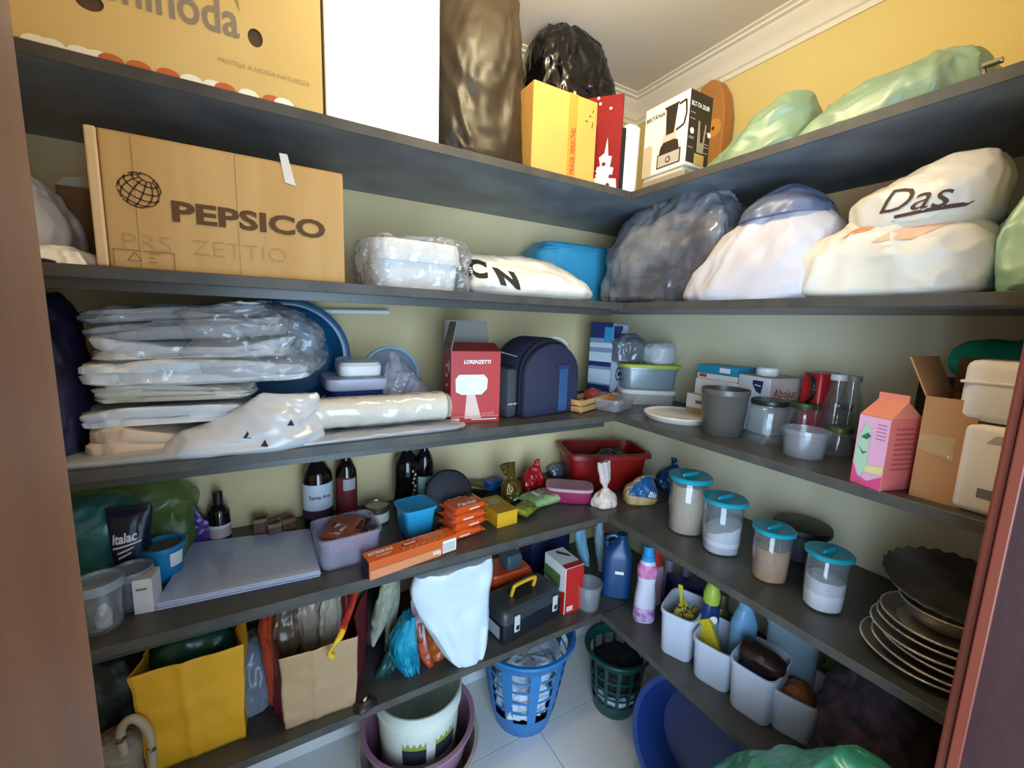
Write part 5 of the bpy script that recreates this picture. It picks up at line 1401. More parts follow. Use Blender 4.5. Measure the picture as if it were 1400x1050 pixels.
wrapped(o, 'pink_print', M('dusty_pink_print', 'a8716c', .5), ([(0, 0, 0), (.06, 0, 0), (.055, .05, 0), (.005, .05, 0)], [(0, 1, 2, 3)]), Tr(.0, -.025, .1), d=(0, 0, -1))
wrapped(o, 'white_print', WINK, ([(0, 0, 0), (.02, 0, 0), (.025, .05, 0), (.012, .05, 0)], [(0, 1, 2, 3)]), Tr(-.05, -.025, .1), d=(0, 0, -1))
p = on(4, 730, 668)
h = hgt(p, 629)
solo(blob([(0, 0, 0, .045, .03, 3), (.01, 0, 0, .05, .036, 3), (h * .5, 0, 0, .036, .026, 2.6), (h * .8, .006, 0, .014, .012, 2), (h, .012, 0, .008, .006, 2)], wr=.012, ws=18, seed=146, pleat=.003), 'red_packet', 'glossy red peaked foil packet behind the green food bag', 'packet', M('red_foil_bag', 'a3191c', .2, bump=(30, .5)), p, smooth=50)
p = on(4, 768, 655)
solo(soft(.08, .05, .045, top=.5, wr=.012, ws=24, seed=147, n=40, m=18), 'silver_packet', 'small crumpled silver grey packet behind the pink-lidded box', 'packet', M('silver_foil', '8a8c98', .3, .4, bump=(36, .6)), p + Vector((.02, .05, 0)), smooth=50)
# magenta lidded box
a, b = on(4, 789, 692), on(4, 815, 688)
c, rz, w = AB(a, b)
h = hgt(a, 671)
t = thing('lunch_box', 'oblong magenta plastic box with pale pink lid beside the red crate', 'container', c + Vector((-.03, .07, 0)), -.62)
one(loft([(0, 0, 0, .075, .042, 4), (.004, 0, 0, .08, .046, 4), (h * .85, 0, 0, .086, .05, 4)], 48), 'box_body', M('magenta_plastic', '8f1f4a', .35), t)
one(loft([(h * .8, 0, 0, .089, .053, 4), (h * .98, 0, 0, .089, .053, 4), (h, 0, 0, .084, .048, 4), (h - .002, 0, 0, .07, .036, 4)], 48), 'lid', M('pale_pink_plastic', 'b98d94', .4), t)
# red crate in the corner
RC_ = M('red_crate', '85150f', .35)
a, b = on(4, 848, 678), on(4, 912, 655)
base = Vector((.195, .265, T[4]))
w, dp, h = .34, .22, .15
t = thing('red_crate', 'red plastic crate with rim standing in the fourth shelf corner', 'crate', base, -.38)
one(tub(w, dp, h, 7, .003, .86, .006, 64), 'crate_body', RC_, t, smooth=40)
one(loft([(h - .018, 0, 0, w * .5, dp * .5, 7), (h - .018, 0, 0, w * .53, dp * .545, 7), (h - .002, 0, 0, w * .53, dp * .545, 7), (h - .002, 0, 0, w * .5, dp * .5, 7)], 64, False, False), 'crate_rim', RC_, t, smooth=40)
letters(t, '15', M('dark_red_relief', '6e120e', .5), front(-w * .06, h * .36, -dp * .485), w=.022, bold=.03)
letters(t, 'LITROS', M('dark_red_relief', '6e120e', .5), front(-w * .07, h * .24, -dp * .475), w=.034, bold=.02)
q = Rz(-.38)
solo(soft(.14, .12, .12, e=2.4, top=.6, wr=.02, ws=18, seed=151), 'dark_film_bag', 'dark grey film bag sitting inside the red crate', 'bag', M('charcoal_film', '23252e', .25, bump=(30, .7)), base + q @ Vector((.04, 0, .012)), smooth=50)
solo(soft(.10, .10, .10, e=2.4, top=.6, wr=.014, ws=18, seed=152), 'dark_film_bag', 'small blackish film bag inside the red crate near its wall side', 'bag', M('black_film', '15161c', .25, bump=(30, .7)), base + q @ Vector((-.075, .0, .012)), smooth=50)
# knotted white bag
p = on(4, 826, 690)
h = hgt(p, 630)
solo(blob([(0, 0, 0, .046, .032, 2.6), (.008, 0, 0, .05, .036, 2.6), (h * .22, 0, 0, .034, .026, 2.3), (h * .38, -.002, 0, .009, .008, 2), (h * .44, -.003, 0, .008, .007, 2), (h * .6, -.006, 0, .02, .010, 2.2), (h, -.018, 0, .028, .006, 2.4)], wr=.008, ws=22, seed=153, pleat=.005, pk=8, m=48), 'knotted_bag', 'small white plastic bag with a twisted neck before the red crate', 'bag', M('white_film_bag', 'd0bcb2', .4, bump=(30, .5)), p, .1, smooth=50)

# ================================================================== fourth level, side wall
BSN = M('blue_snack_foil', '1f5a94', .28, bump=(30, .4))
p = on(4, 884, 690)
h = hgt(p, 655)
w = wid(p, 46)
o = solo(blob([(0, 0, 0, w * .46, .03, 3), (h * .12, 0, 0, w * .5, .036, 3), (h * .5, 0, 0, w * .48, .034, 3), (h * .8, w * .08, 0, w * .3, .022, 2.6), (h, w * .22, 0, w * .2, .006, 3)], wr=.007, ws=18, seed=161), 'snack_bag', 'blue and tan snack bag lying before the tallest teal-lidded canister', 'packet', M('tan_snack', 'c2a06c', .35, bump=(30, .4)), p + Vector((-.005, .03, 0)), -.4, 'blue snack bags', smooth=50)
wrapped(o, 'blue_print', M('blue_snack_print', '1d5688', .3), ([(-w * .6, h * .42, 0), (w * .6, h * .24, 0), (w * .6, h * 1.3, 0), (-w * .6, h * 1.3, 0)], [(0, 1, 2, 3)]), Tr(0, -.3, 0) @ FR, cuts=4)
wrapped(o, 'lettering', WINK, txt('Bis', w=w * .3, h=h * .22, bold=.03, shear=.2), Tr(w * .1, -.3, h * .36) @ FR @ Rz(-.2), off=.003)
p = on(4, 912, 668)
solo(blob([(0, 0, 0, .05, .03, 3), (.01, 0, 0, .056, .034, 3), (.05, .005, 0, .05, .03, 3), (.075, .02, 0, .038, .02, 2.6), (.10, .03, 0, .03, .008, 2.6), (.125, .03, 0, .034, .003, 3)], wr=.012, ws=20, seed=162), 'snack_bag', 'dark blue upright snack bag against the red crate end', 'packet', M('dark_blue_snack', '1b3f78', .28, bump=(30, .5), var=(14, '2a6aa8', .6)), p + Vector((.03, .01, 0)), -.8, 'blue snack bags', smooth=50)
JP = CLEAR('canister_plastic', 'd2d6dc', .07, .08, edge=.5)
def canister(label, px, pb, plid, lidw, fill, mat, slope=0.0):
    p = on(4, px, pb)
    h = hgt(p, plid)
    r = wid(p + Vector((0, 0, h)), lidw / 2) * .90
    t = thing('canister', label, 'canister', p, -.6, 'canisters with teal lids')
    R = [(0.001, .86), (.004, .9), (h * .5, .98), (h * .86, .96), (h * .88, .93), (h * .93, .93)]
    one(loft([(0, 0, 0, r * .8, r * .74, 2.3)] + [(z_, 0, 0, r * k, r * k * .92, 2.3) for z_, k in R] + [(z_, 0, 0, r * k - .002, r * k * .92 - .002, 2.3) for z_, k in R[::-1][:-1]] + [(.005, 0, 0, r * .85, r * .78, 2.3)], 48), 'canister_body', JP, t)
    F = h * fill
    v, f = loft([(.005, 0, 0, r * .86, r * .79, 2.3), (F * .5, 0, 0, r * .90, r * .825, 2.3), (F, 0, 0, r * .905, r * .83, 2.3), (F + .002, 0, 0, r * .6, r * .55, 2.3), (F + .003, 0, 0, .002, .002, 2)], 48)
    v = [(x, y, z_ + slope * x + .004 * noise.noise(Vector((x * 40, y * 40, 0))) if z_ > F * .9 else z_) for x, y, z_ in v]
    one((v, f), 'contents', mat, t)
    one(loft([(h * .9, 0, 0, r * 1.0, r * .94, 2.3), (h * .92, 0, 0, r * 1.1, r * 1.03, 2.3), (h * .97, 0, 0, r * 1.12, r * 1.05, 2.3), (h * .992, 0, 0, r * 1.06, r * .99, 2.3), (h * .994, 0, 0, r * .9, r * .84, 2.3), (h * .985, 0, 0, r * .8, r * .74, 2.3), (h * .985, 0, 0, .002, .002, 2)], 56), 'lid', TEALLID, t)
    hd = one(loft([(h * .985, 0, 0, r * .6, r * .15, 2.2), (h * 1.02, 0, 0, r * .56, r * .12, 2.2), (h * 1.035, 0, 0, r * .45, r * .06, 2.2)], 32), 'lid_handle', TEALLID, t)
    hd.rotation_euler = (0, 0, .5)
    return t
canister('tallest teal-lidded canister, filled with beige grains', 937, 724, 648, 61, .83, M('beige_grain', 'c3aa8c', .8, var=(60, 'b79d7e', .6)))
canister('teal-lidded canister half full of white powder, beside the tallest one', 984, 751, 679, 63, .46, M('white_powder', 'd4cfd2', .9), .35)
canister('teal-lidded canister of light brown sugar', 1050, 789, 720, 61, .62, M('brown_sugar', 'b3855a', .85, var=(50, 'a3764c', .6)), .05)
canister('teal-lidded canister of white sugar, nearest the stack of trays', 1123, 828, 752, 70, .52, M('white_sugar', 'd6d2d6', .85), -.06)
# black pot
p = aZ(1098, 716, T[4] + .10)
p = Vector((p.x, p.y, T[4]))
t = thing('black_pot', 'low black pot with wide dark lid behind the canisters', 'pot', p)
r_ = wid(p, 41)
one(lathe([(.002, 0), (r_ * .7, 0), (r_ * .8, .006), (r_ * .86, .08), (.002, .08)], 48), 'pot_body', M('dark_grey_enamel', '3d3f46', .35), t)
one(lathe([(r_ * .8, .078), (r_ * .98, .082), (r_, .09), (r_ * .98, .1), (r_ * .7, .108), (.002, .112)], 56), 'lid', M('black_lid', '191819', .45), t)
# stack of metal trays
c = on(4, 1290, 893)
c = aZ(1284, 872, T[4] + .06)
c = Vector((c.x, c.y, T[4]))
rT = wid(c, 104)
TM = M('tarnished_silver', 'bdb3a6', .33, .7, var=(7, '8a7c6e', .6))
TM2 = M('dark_tarnished_silver', '9a9187', .36, .6, var=(9, '6d655b', .7))
zz = 0.0
TL = ['lowest silver tray of the stack at the fourth shelf edge', 'second silver tray from the bottom of the stack', 'third silver tray from the bottom of the stack', 'fourth silver tray from the bottom of the stack', 'fifth silver tray from the bottom of the stack',
      'sixth silver tray from the bottom of the stack', 'small deep silver bowl under the scalloped tray', 'large dark scalloped silver tray on top of the stack']
for i in range(8):
    k = random.Random(40 + i)
    if i < 6:
        r_, hh = rT * (1 - .03 * i), .020
        vf = lathe([(.002, 0), (r_ * .72, 0), (r_ * .8, .008), (r_ * .97, .014), (r_, .018), (r_ * 1.005, .021), (r_ * .97, .018), (r_ * .8, .012), (r_ * .72, .005), (.002, .005)], 72)
        dz = .0155
    elif i == 6:
        r_, dz = rT * .66, .034
        vf = lathe([(.002, 0), (r_ * .7, 0), (r_ * .9, .02), (r_ * .98, .034), (r_, .036), (r_ * .97, .034), (r_ * .88, .022), (r_ * .68, .004), (.002, .004)], 64)
    else:
        r_, dz = rT * .98, 0
        v, f = lathe([(.002, 0), (r_ * .68, 0), (r_ * .78, .006), (r_ * .97, .016), (r_, .020), (r_, .023), (r_ * .96, .020), (r_ * .78, .011), (r_ * .68, .005), (.002, .005)], 180)
        vf = ([(x * (1 + .014 * math.sin(26 * math.atan2(y, x)) * (math.hypot(x, y) / r_) ** 6), y * (1 + .014 * math.sin(26 * math.atan2(y, x)) * (math.hypot(x, y) / r_) ** 6), z_ + .002 * math.sin(26 * math.atan2(y, x)) * (math.hypot(x, y) / r_) ** 6) for x, y, z_ in v], f)
    off = Vector((k.uniform(-.008, .008), k.uniform(-.012, .012), zz + .0005))
    if i == 7: off = Vector((.02, -.0, zz + .026))
    rx_ = 0.02 * (i % 3 - 1)
    o = solo(vf, 'silver_tray' if i != 6 else 'silver_bowl', TL[i], 'tray' if i != 6 else 'bowl', TM2 if i == 7 else TM, c + off, group='stacked silver trays' if i != 6 else None, rot=(-.06 if i == 7 else 0, -.20 if i == 7 else 0, .1 * i), smooth=40)
    if i != 7:
        one(tube([(r_ * math.cos(2 * math.pi * q / 72), r_ * math.sin(2 * math.pi * q / 72), (.0195 if i != 6 else .035)) for q in range(73)], .0022, 6, False), 'rolled_rim', M('bright_rim', 'd8cfc4', .25, .8), o)
    zz += dz
# ================================================================== lowest level, back wall
YB_ = M('yellow_paper', 'd99a12', .6, bump=(9, .35))
a, b = aZ(180, 1062, T[5]), aZ(300, 1058, T[5])
a, b = aY(176, 915, .05), aY(332, 872, .05)
c, rz, w = (a + b) / 2, 0.0, (b.x - a.x) / 1.12
c = Vector((c.x, .06, T[5]))
def paper_bag(name, label, c, rz, w, dp, h, fm, sm, seed, flare=1.1, splay=0.0):
    t = thing(name, label, 'bag', c, rz)
    n = 28
    def wall(fn, nm, mt):
        v, f = [], []
        for j in range(n + 1):
            for i in range(n + 1):
                p = Vector(fn(i / n, j / n))
                k = .006 * crumple(Vector((p.x, p.y, p.z)) * 1.0 + Vector((seed, 0, 0)), 5) - .004 * max(0, 1 - abs(i / n - .45) * 14)
                v.append((p.x + k, p.y + k, p.z))
        for j in range(n):
            for i in range(n):
                q = j * (n + 1) + i
                f.append((q, q + 1, q + n + 2, q + n + 1))
        o = one((v, f), nm, mt, t, smooth=40)
        s = o.modifiers.new('thick', 'SOLIDIFY')
        s.thickness = .0012
    F = lambda z_: 1 + (flare - 1) * z_
    lean = -.02
    wall(lambda u, s: ((u - .5) * w * F(s), lean * s * 2, s * h), 'front_face', fm)
    wall(lambda u, s: ((u - .5) * (w * F(s) + 2 * splay), dp + .01 * s, s * h), 'back_face', fm)
    wall(lambda u, s: (-w / 2 * F(s) - splay * u + .016 * math.sin(u * math.pi) * s, lean * s * 2 * (1 - u) + dp * u, s * h), 'side_face', sm)
    wall(lambda u, s: (w / 2 * F(s) + splay * u - .016 * math.sin(u * math.pi) * s, lean * s * 2 * (1 - u) + dp * u, s * h), 'side_face', sm)
    wall(lambda u, s: ((u - .5) * w, dp * s, .001), 'bag_bottom', fm)
    return t
h = (a.z + b.z) / 2 - T[5]
t = paper_bag('yellow_bag', 'bright yellow paper bag standing at the lowest shelf edge by the door frame', c, rz, w, .11, h, YB_, YB_, 3.0, 1.12)
v = soft(w * .86, .08, h * 1.0, e=3.5, top=.85, wr=.008, seed=171)
solo(v, 'green_bag', 'dark green plastic bag stuffed inside the yellow paper bag', 'bag', M('dark_green_film', '1f4a38', .3, bump=(22, .6)), c + Vector((0, .06, .004)), rz, smooth=60)
p = Vector((aY(160, 960, .2).x - .02, .22, T[5]))
solo(soft(.2, .2, .26, top=.7, wr=.016, seed=172), 'dark_bag', 'dark green black bag in shadow between door frame and yellow bag', 'bag', M('dark_green_black', '1c2420', .5, bump=(22, .5)), p, smooth=60)
# wicker-like hoop handle basket by the frame
a = aY(190, 1040, -.02)
BSK = M('brown_grey_cloth', '8a7a66', .7, bump=(60, .3))
t = thing('handle_bag', 'grey brown bag with a curved stiff handle beside the yellow bag', 'bag', (aY(172, 1040, .03).x - .02, .075, T[5]))
one(soft(.08, .07, .12, top=.8, wr=.008, seed=173, n=40, m=20), 'bag_body', BSK, t)
pp = [aY(x, y, .028) - Vector(t.location) for x, y in ((170, 1030), (165, 1000), (176, 984), (190, 985), (203, 1000), (208, 1025), (208, 1060))]
one(tube(curve([tuple(q) for q in pp], 30), .0085, 12), 'handle', M('tan_handle', '9a8a70', .5), t)
# grey plastic sack between the bags
p = Vector((aY(352, 930, .22).x, .22, T[5]))
lbag('plastic_bag', 'grey plastic bag squeezed between yellow bag and paper bag', 5, .2, 330, 378, 868, 1000, .18, M('slate_film', '6c7480', .3, bump=(20, .7)), [(0, 0, .95, .9, 3), (.1, 0, 1, 1, 3), (.5, 0, .9, .9, 3), (.85, -.05, .7, .6, 2.6), (1, -.05, .3, .3, 2)], seed=174, wr=.016)
# paper bag
a, b = on(5, 388, 1001), on(5, 484, 966)
c, rz, w = AB(a, b)
h = hgt(c, 873)
t = paper_bag('paper_bag', 'tan paper carrier bag with dark red sides, full of bags', c, rz, w, .15, h, M('tan_paper', 'b99670', .75, bump=(14, .35), var=(4, 'ac8a64', .5)), M('dark_red_paper', '6e1a24', .6), 5.0, 1.06, .05)
m = Tr(*c) @ Rz(rz)
for i, (x, y, hh, mt, lab) in enumerate([(-.07, .06, .30, M('brown_film', '5a4638', .3, bump=(30, .6)), 'folded brown film bag in the tan paper bag'), (-.02, .08, .33, M('grey_brown_film', '8a7a6a', .3, bump=(30, .6)), 'folded grey brown film bag in the tan paper bag'),
                                   (.03, .07, .34, M('taupe_film', 'a39684', .3, bump=(30, .6)), 'folded taupe film bag in the tan paper bag'), (-.095, .1, .31, M('orange_red_film', 'b5432a', .35, bump=(30, .6)), 'folded orange red bag in the tan paper bag'), (.07, .1, .33, M('dark_red_film', '6e1a1e', .35, bump=(30, .6)), 'folded dark red bag in the tan paper bag')]):
    hh = min(hh, Z[4] - T[5] - .025)
    solo(blob([(0, 0, 0, .02, .02, 3), (.02, 0, 0, .022, .024, 3), (hh * .7, 0, 0, .026, .022, 3), (hh * .9, .005, 0, .024, .014, 3), (hh, .008, 0, .012, .006, 3)], wr=.010, ws=20, seed=180 + i, pleat=.005, n=40, m=26), 'folded_bag', lab, 'bag', mt, m @ Vector((x, y, .004)), rz + .2 * i, 'bags kept in the tan paper bag', smooth=50)
pts = [aY(474, 845, -.0), aY(466, 868, -.035), aY(458, 880, -.045), aY(450, 893, -.04), aY(455, 897, -.035), aY(462, 884, -.03), aY(470, 862, -.02)]
o = solo(tube(curve([tuple(q) for q in pts[:5]], 20), [.006 + .002 * math.sin(k * .4) for k in range(21)], 10), 'ribbon', 'red and yellow ribbon loop hanging over the tan paper bag', 'ribbon', M('yellow_ribbon', 'e0b21c', .45), smooth=60)
one(tube(curve([tuple(q) for q in (aY(488, 800, .06), aY(482, 825, .03), aY(474, 846, .0), aY(468, 860, -.03))], 14), .008, 10), 'red_ribbon_end', M('red_ribbon', 'b0301e', .45), o)
# dark coat-like bag and small black shoe-like pouch
lbag('dark_bag', 'tall dark plum bag in shadow behind the tan paper bag', 5, .30, 484, 545, 800, 985, .16, M('black_plum', '1a1216', .6), [(0, 0, .95, .9, 3), (.1, 0, 1, 1, 3), (.6, 0, 1, .9, 3), (.9, 0, .8, .6, 3), (1, 0, .5, .3, 3)], seed=187, wr=.012)
p = on(5, 500, 966)
t = thing('black_pouch', 'small black pouch with white mark at the paper bag foot', 'pouch', p, .3)
o = one(blob([(0, 0, 0, .026, .016, 3), (.006, 0, 0, .028, .018, 3), (.014, 0, 0, .022, .014, 2.6), (.02, 0, 0, .010, .006, 2)], wr=.004, ws=20, seed=188, n=36, m=16), 'pouch_body', BLACK, t)
wrapped(o, 'white_mark', WINK, ([(0, 0, 0), (.005, -.004, 0), (.012, .003, 0), (.016, .009, 0), (.010, .008, 0), (.003, .006, 0)], [(0, 1, 2, 3, 4, 5)]), Tr(-.008, -.002, .2), d=(0, 0, -1), cuts=1)
# leaf-like olive bag hanging from the shelf above
OL = M('olive_grey_film', '8e907c', .4, bump=(24, .5))
def hang(name, label, cat, poly, y0, y1, mat, wr=.006, seed=0, group=None):
    """folded limp bag hanging; outline in picture pixels taken at depth y0"""
    P = [aY(x, y, y0) for x, y in poly]
    o0 = P[0]
    v, f = prism([(q.x - o0.x, q.z - o0.z) for q in P], 0, y1 - y0)
    me_o = one((v, f), name, mat, smooth=60, bevel=.0015)
    me_o.location = (o0.x, y0, o0.z)
    return tag(me_o, label, cat, group)
def strip(name, label, cat, path, widths, y0, mat, seed=0, thick=.02, par=None):
    """limp folded bag along a path of pixels at depth y0, with widths in metres"""
    P = [aY(x, y, y0) for x, y in path]
    rings = []
    n = len(P)
    C_ = curve([(q.x, q.y, q.z, wd) for q, wd in zip(P, widths)], 30)
    o0 = P[-1]
    v, f, N = [], [], 28
    for k, (x, y, z_, wd) in enumerate(C_):
        for i in range(N):
            a = 2 * math.pi * i / N
            dx, dy = se(a, wd / 2, thick / 2, 2.4)
            p_ = Vector((x + dx - o0.x, dy, z_ - o0.z))
            kk = .35 * thick * math.sin(i * 1.7 + seed) * noise.noise(p_ * 6 + Vector((seed, 0, 0))) + crumple(p_ + Vector((seed, 2, 1)), 22) * .006
            v.append((p_.x + dx / (wd + 1e-4) * kk, p_.y + kk, p_.z))
    for k in range(len(C_) - 1):
        for i in range(N):
            j = (i + 1) % N
            f.append((k * N + i, (k + 1) * N + i, (k + 1) * N + j, k * N + j))
    f.append(tuple(range(N)))
    f.append(tuple((len(C_) - 1) * N + i for i in range(N - 1, -1, -1)))
    o = one((v, f), name, mat, par, smooth=60)
    if par is None:
        o.location = o0
        tag(o, label, cat)
    return o
o = strip('hanging_bag', 'olive grey limp bag hanging behind the teal folded bag', 'bag', [(533, 792), (528, 820), (520, 850), (510, 882)], [.045, .05, .045, .008], .12, OL, 1)
o2 = strip('hanging_bag', 'narrow olive grey bag end hanging beside the other limp bag', 'bag', [(540, 792), (538, 825), (534, 855), (528, 890)], [.03, .035, .03, .006], .15, OL, 2)
o = strip('folded_bag', 'dark teal green limp bag leaning behind the teal folded bag', 'bag', [(552, 866), (540, 900), (522, 925), (508, 948)], [.06, .07, .05, .02], .10, M('dark_teal_film', '12433f', .3, bump=(24, .6)), 3, .03)
TF = M('turquoise_film', '1c8ea8', .32, bump=(26, .6))
t = None
for i, (path, wd) in enumerate([([(563, 838), (560, 870), (564, 900), (570, 926)], [.018, .04, .04, .012]), ([(556, 842), (549, 870), (554, 900), (566, 927)], [.018, .036, .036, .012]), ([(552, 850), (543, 876), (546, 900), (560, 926)], [.018, .034, .034, .012])]):
    lab = ['turquoise bag folded flat, standing nearest the orange folded bag', 'turquoise bag folded flat in the middle of its three', 'turquoise bag folded flat, nearest the dark teal bag'][i]
    strip('turquoise_bag', lab, 'bag', path, wd, .075 + .0 * i, TF, 10 + i, .05)['group'] = 'turquoise folded bags'
OF = M('burnt_orange_film', 'b0561e', .35, bump=(28, .6), var=(14, '7a3414', .6))
strip('orange_bag', 'burnt orange folded bag standing before the big white bag', 'bag', [(580, 832), (588, 862), (596, 888), (600, 910)], [.03, .055, .06, .04], .09, OF, 21, .05)
strip('orange_bag', 'narrow reddish orange folded bag beside the turquoise bags', 'bag', [(573, 848), (576, 872), (582, 896), (590, 912)], [.02, .03, .03, .02], .07, M('red_orange_film', 'b8482a', .35, bump=(28, .6)), 22, .03)
strip('paper_roll', 'white and maroon thin folded paper bag between turquoise and orange bags', 'bag', [(566, 800), (572, 840), (580, 880), (590, 922)], [.022, .028, .012, .008], .06, M('white_maroon_paper', 'b9aeb0', .5, var=(10, '5c3040', .6)), 23, .012)
strip('yellow_bag', 'mustard yellow limp bag tucked beside the big white bag', 'bag', [(580, 805), (592, 830), (600, 850), (604, 866)], [.04, .07, .06, .02], .12, M('mustard_film', 'a8983a', .35, bump=(26, .5)), 24, .03)
# big white bag
P = [aY(x, y, .06) for x, y in ((622, 770), (622, 800), (624, 840), (628, 880), (632, 905), (636, 922))]
o = strip('white_bag', 'large white plastic bag hanging to a point at the lowest shelf edge', 'bag', [(622, 774), (620, 795), (624, 830), (634, 868), (640, 895), (643, 911)], [.235, .255, .215, .165, .115, .03], .03, M('blue_white_bag', 'ccd6dc', .4, bump=(8, .4)), 31, .055)
strip('grey_bag', 'grey translucent bag corner beside the large white bag', 'bag', [(660, 752), (664, 775), (662, 795), (655, 815)], [.05, .05, .04, .012], .09, CLEAR('grey_white_film', '9fa8ae', .7, .25, bump=(26, .7), edge=.2), 32, .03)
# toolbox
a, b = on(5, 688, 884), on(5, 766, 840)
c, rz, w = AB(a, b)
h = hgt(a, 842)
dp = .135
TBX = M('toolbox_black', '1b1c21', .38, bump=(120, .03))
TBL = CLEAR('smoke_lid', '3f4146', .85, .25, edge=.1)
t = thing('toolbox', 'black toolbox with yellow handle and two metal latches on the lowest shelf', 'toolbox', c, rz)
one(bx(-w / 2, w / 2, 0, dp, 0, h * .62), 'box_body', TBX, t, smooth=40, bevel=.005)
one(loft([(h * .62, 0, dp / 2, w * .51, dp * .53, 9), (h * .70, 0, dp / 2, w * .515, dp * .54, 9), (h * .92, 0, dp / 2, w * .50, dp * .49, 8), (h, 0, dp / 2, w * .46, dp * .40, 8)], 64), 'lid', M('grey_lid', '35373c', .35), t)
one(bx(-w * .18, w * .18, dp * .28, dp * .72, h - .002, h + .002), 'handle_well', BLACK, t, smooth=0)
one(tube(curve([(-w * .19, dp * .5, h - .008), (-w * .19, dp * .42, h + .028), (-w * .15, dp * .4, h + .042), (w * .15, dp * .4, h + .042), (w * .19, dp * .42, h + .028), (w * .19, dp * .5, h - .008)], 30), .0065, 12), 'handle', M('yellow_handle', 'dba022', .4), t)
for q in (-.32, .34):
    l_ = one(bx(w * q - .011, w * q + .011, -.014, -.007, h * .36, h * .88), 'latch', M('pale_latch', 'b9babf', .35), t, smooth=0, bevel=.003)
    one(bx(w * q - .006, w * q + .006, -.0152, -.0135, h * .44, h * .58), 'latch_hole', BLACK, l_, smooth=0)
patch(t, 'side_label', M('grey_sticker', 'a2a3a8', .5), sideL(dp * .85, h * .1, -w / 2), rect(0, 0, dp * .7, h * .4))
# orange toolbox behind
q = Tr(*c) @ Rz(rz)
OB = M('orange_plastic', 'c84a18', .4)
p = q @ Vector((.04, dp + .085, 0))
t = thing('orange_case', 'orange plastic case with stepped lid behind the black toolbox', 'case', p, rz - .12)
zt_ = hgt(p, 772)
one(loft([(0, 0, 0, .085, .058, 7), (zt_ * .72, 0, 0, .09, .062, 7)], 48), 'case_body', OB, t)
one(loft([(zt_ * .70, 0, 0, .094, .067, 7), (zt_ * .80, 0, 0, .096, .069, 7), (zt_ * .81, 0, 0, .09, .063, 7), (zt_ * .92, 0, 0, .09, .063, 7), (zt_ * .93, 0, 0, .085, .058, 7), (zt_, 0, 0, .08, .054, 7)], 48), 'lid', OB, t)
solo(loft([(0, 0, 0, .034, .03, 7), (.035, 0, 0, .037, .033, 7), (.052, 0, 0, .03, .026, 7)], 32), 'grey_pad', 'small slate grey block resting on the orange case', 'block', M('slate_plastic', '3f4f5a', .5), p + Vector((.02, -.01, zt_ + .001)), rz, smooth=40)
# red and white carton
a, b, c2 = on(5, 770, 840), on(5, 796, 832), on(5, 757, 800)
c, rz, w = AB(a, b)
h = hgt(a, 778)
t = thing('red_carton', 'tall red and white carton with green band beside the toolbox', 'box', c, rz + .1)
dp = .13
one(bx(-w / 2, w / 2, 0, dp, 0, h), 'carton_body', WCARD, t, smooth=0, bevel=.0012)
patch(t, 'red_print', M('bright_red_card', 'b8231c', .45), front(0, 0, -.0008), rect(-w * .49, .001, w * .49, h * .995))
patch(t, 'red_top_print', M('bright_red_card', 'b8231c', .45), Tr(0, 0, h + .0006), rect(-w * .49, .001, w * .49, .028))
patch(t, 'barcode_label', WINK, front(-w * .22, h * .06, -.0016), rect(-w * .16, 0, w * .16, h * .1))
lines(t, BINK, front(-w * .22, h * .07, -.002), [(-w * .12 + k * w * .04, 0, -w * .12 + k * w * .04, h * .08) for k in range(7)], .0012, 'barcode_print')['kind'] = 'stuff'
patch(t, 'green_print', M('moss_print', '55703a', .5), sideL(dp, h * .5, -w / 2), rect(.0, 0, dp - .03, h * .28))
patch(t, 'red_side_print', M('bright_red_card', 'b8231c', .45), sideL(dp, 0, -w / 2), [(dp - .05, 0), (dp - .001, 0), (dp - .001, h * .5), (dp - .03, h * .42)])
patch(t, 'dark_top_print', INK, Tr(0, 0, h + .0012), [(-w * .1, .10), (w * .3, .06), (w * .36, .075), (0, .118)])
# navy box behind
p = Vector((aY(752, 780, .33).x, .33, T[5]))
h = hgt(p, 728)
solo(bx(-.10, .10, 0, .10, 0, min(h, Z[4] - T[5] - .03)), 'navy_box', 'dark navy box at the back wall behind the red and white carton', 'box', M('navy_card', '1b2148', .5), p, smooth=40, bevel=.006)
# light blue gloves hanging
LB = M('pale_blue_rubber', '6d95a8', .5, bump=(20, .3))
strip('rubber_glove', 'pale blue rubber glove hanging under the fourth shelf corner', 'glove', [(792, 716), (794, 735), (798, 755), (802, 772)], [.045, .05, .04, .02], .20, LB, 41, .03)
strip('rubber_glove', 'grey blue rubber glove hanging nearest the blue jug', 'glove', [(818, 712), (820, 735), (823, 760), (822, 780)], [.03, .034, .034, .02], .17, M('grey_blue_rubber', '7b8e9a', .5, bump=(20, .3)), 42, .03)
# small clear bucket
p = on(5, 808, 833)
h = hgt(p, 800)
r_ = wid(p, 19)
t = solo(tub(r_ * 2, r_ * 2, h, 2, .0015, .8), 'clear_bucket', 'small clear plastic bucket at the lowest shelf corner beside red carton', 'bucket', CPLAS, p + Vector((0, .02, 0)), smooth=40)
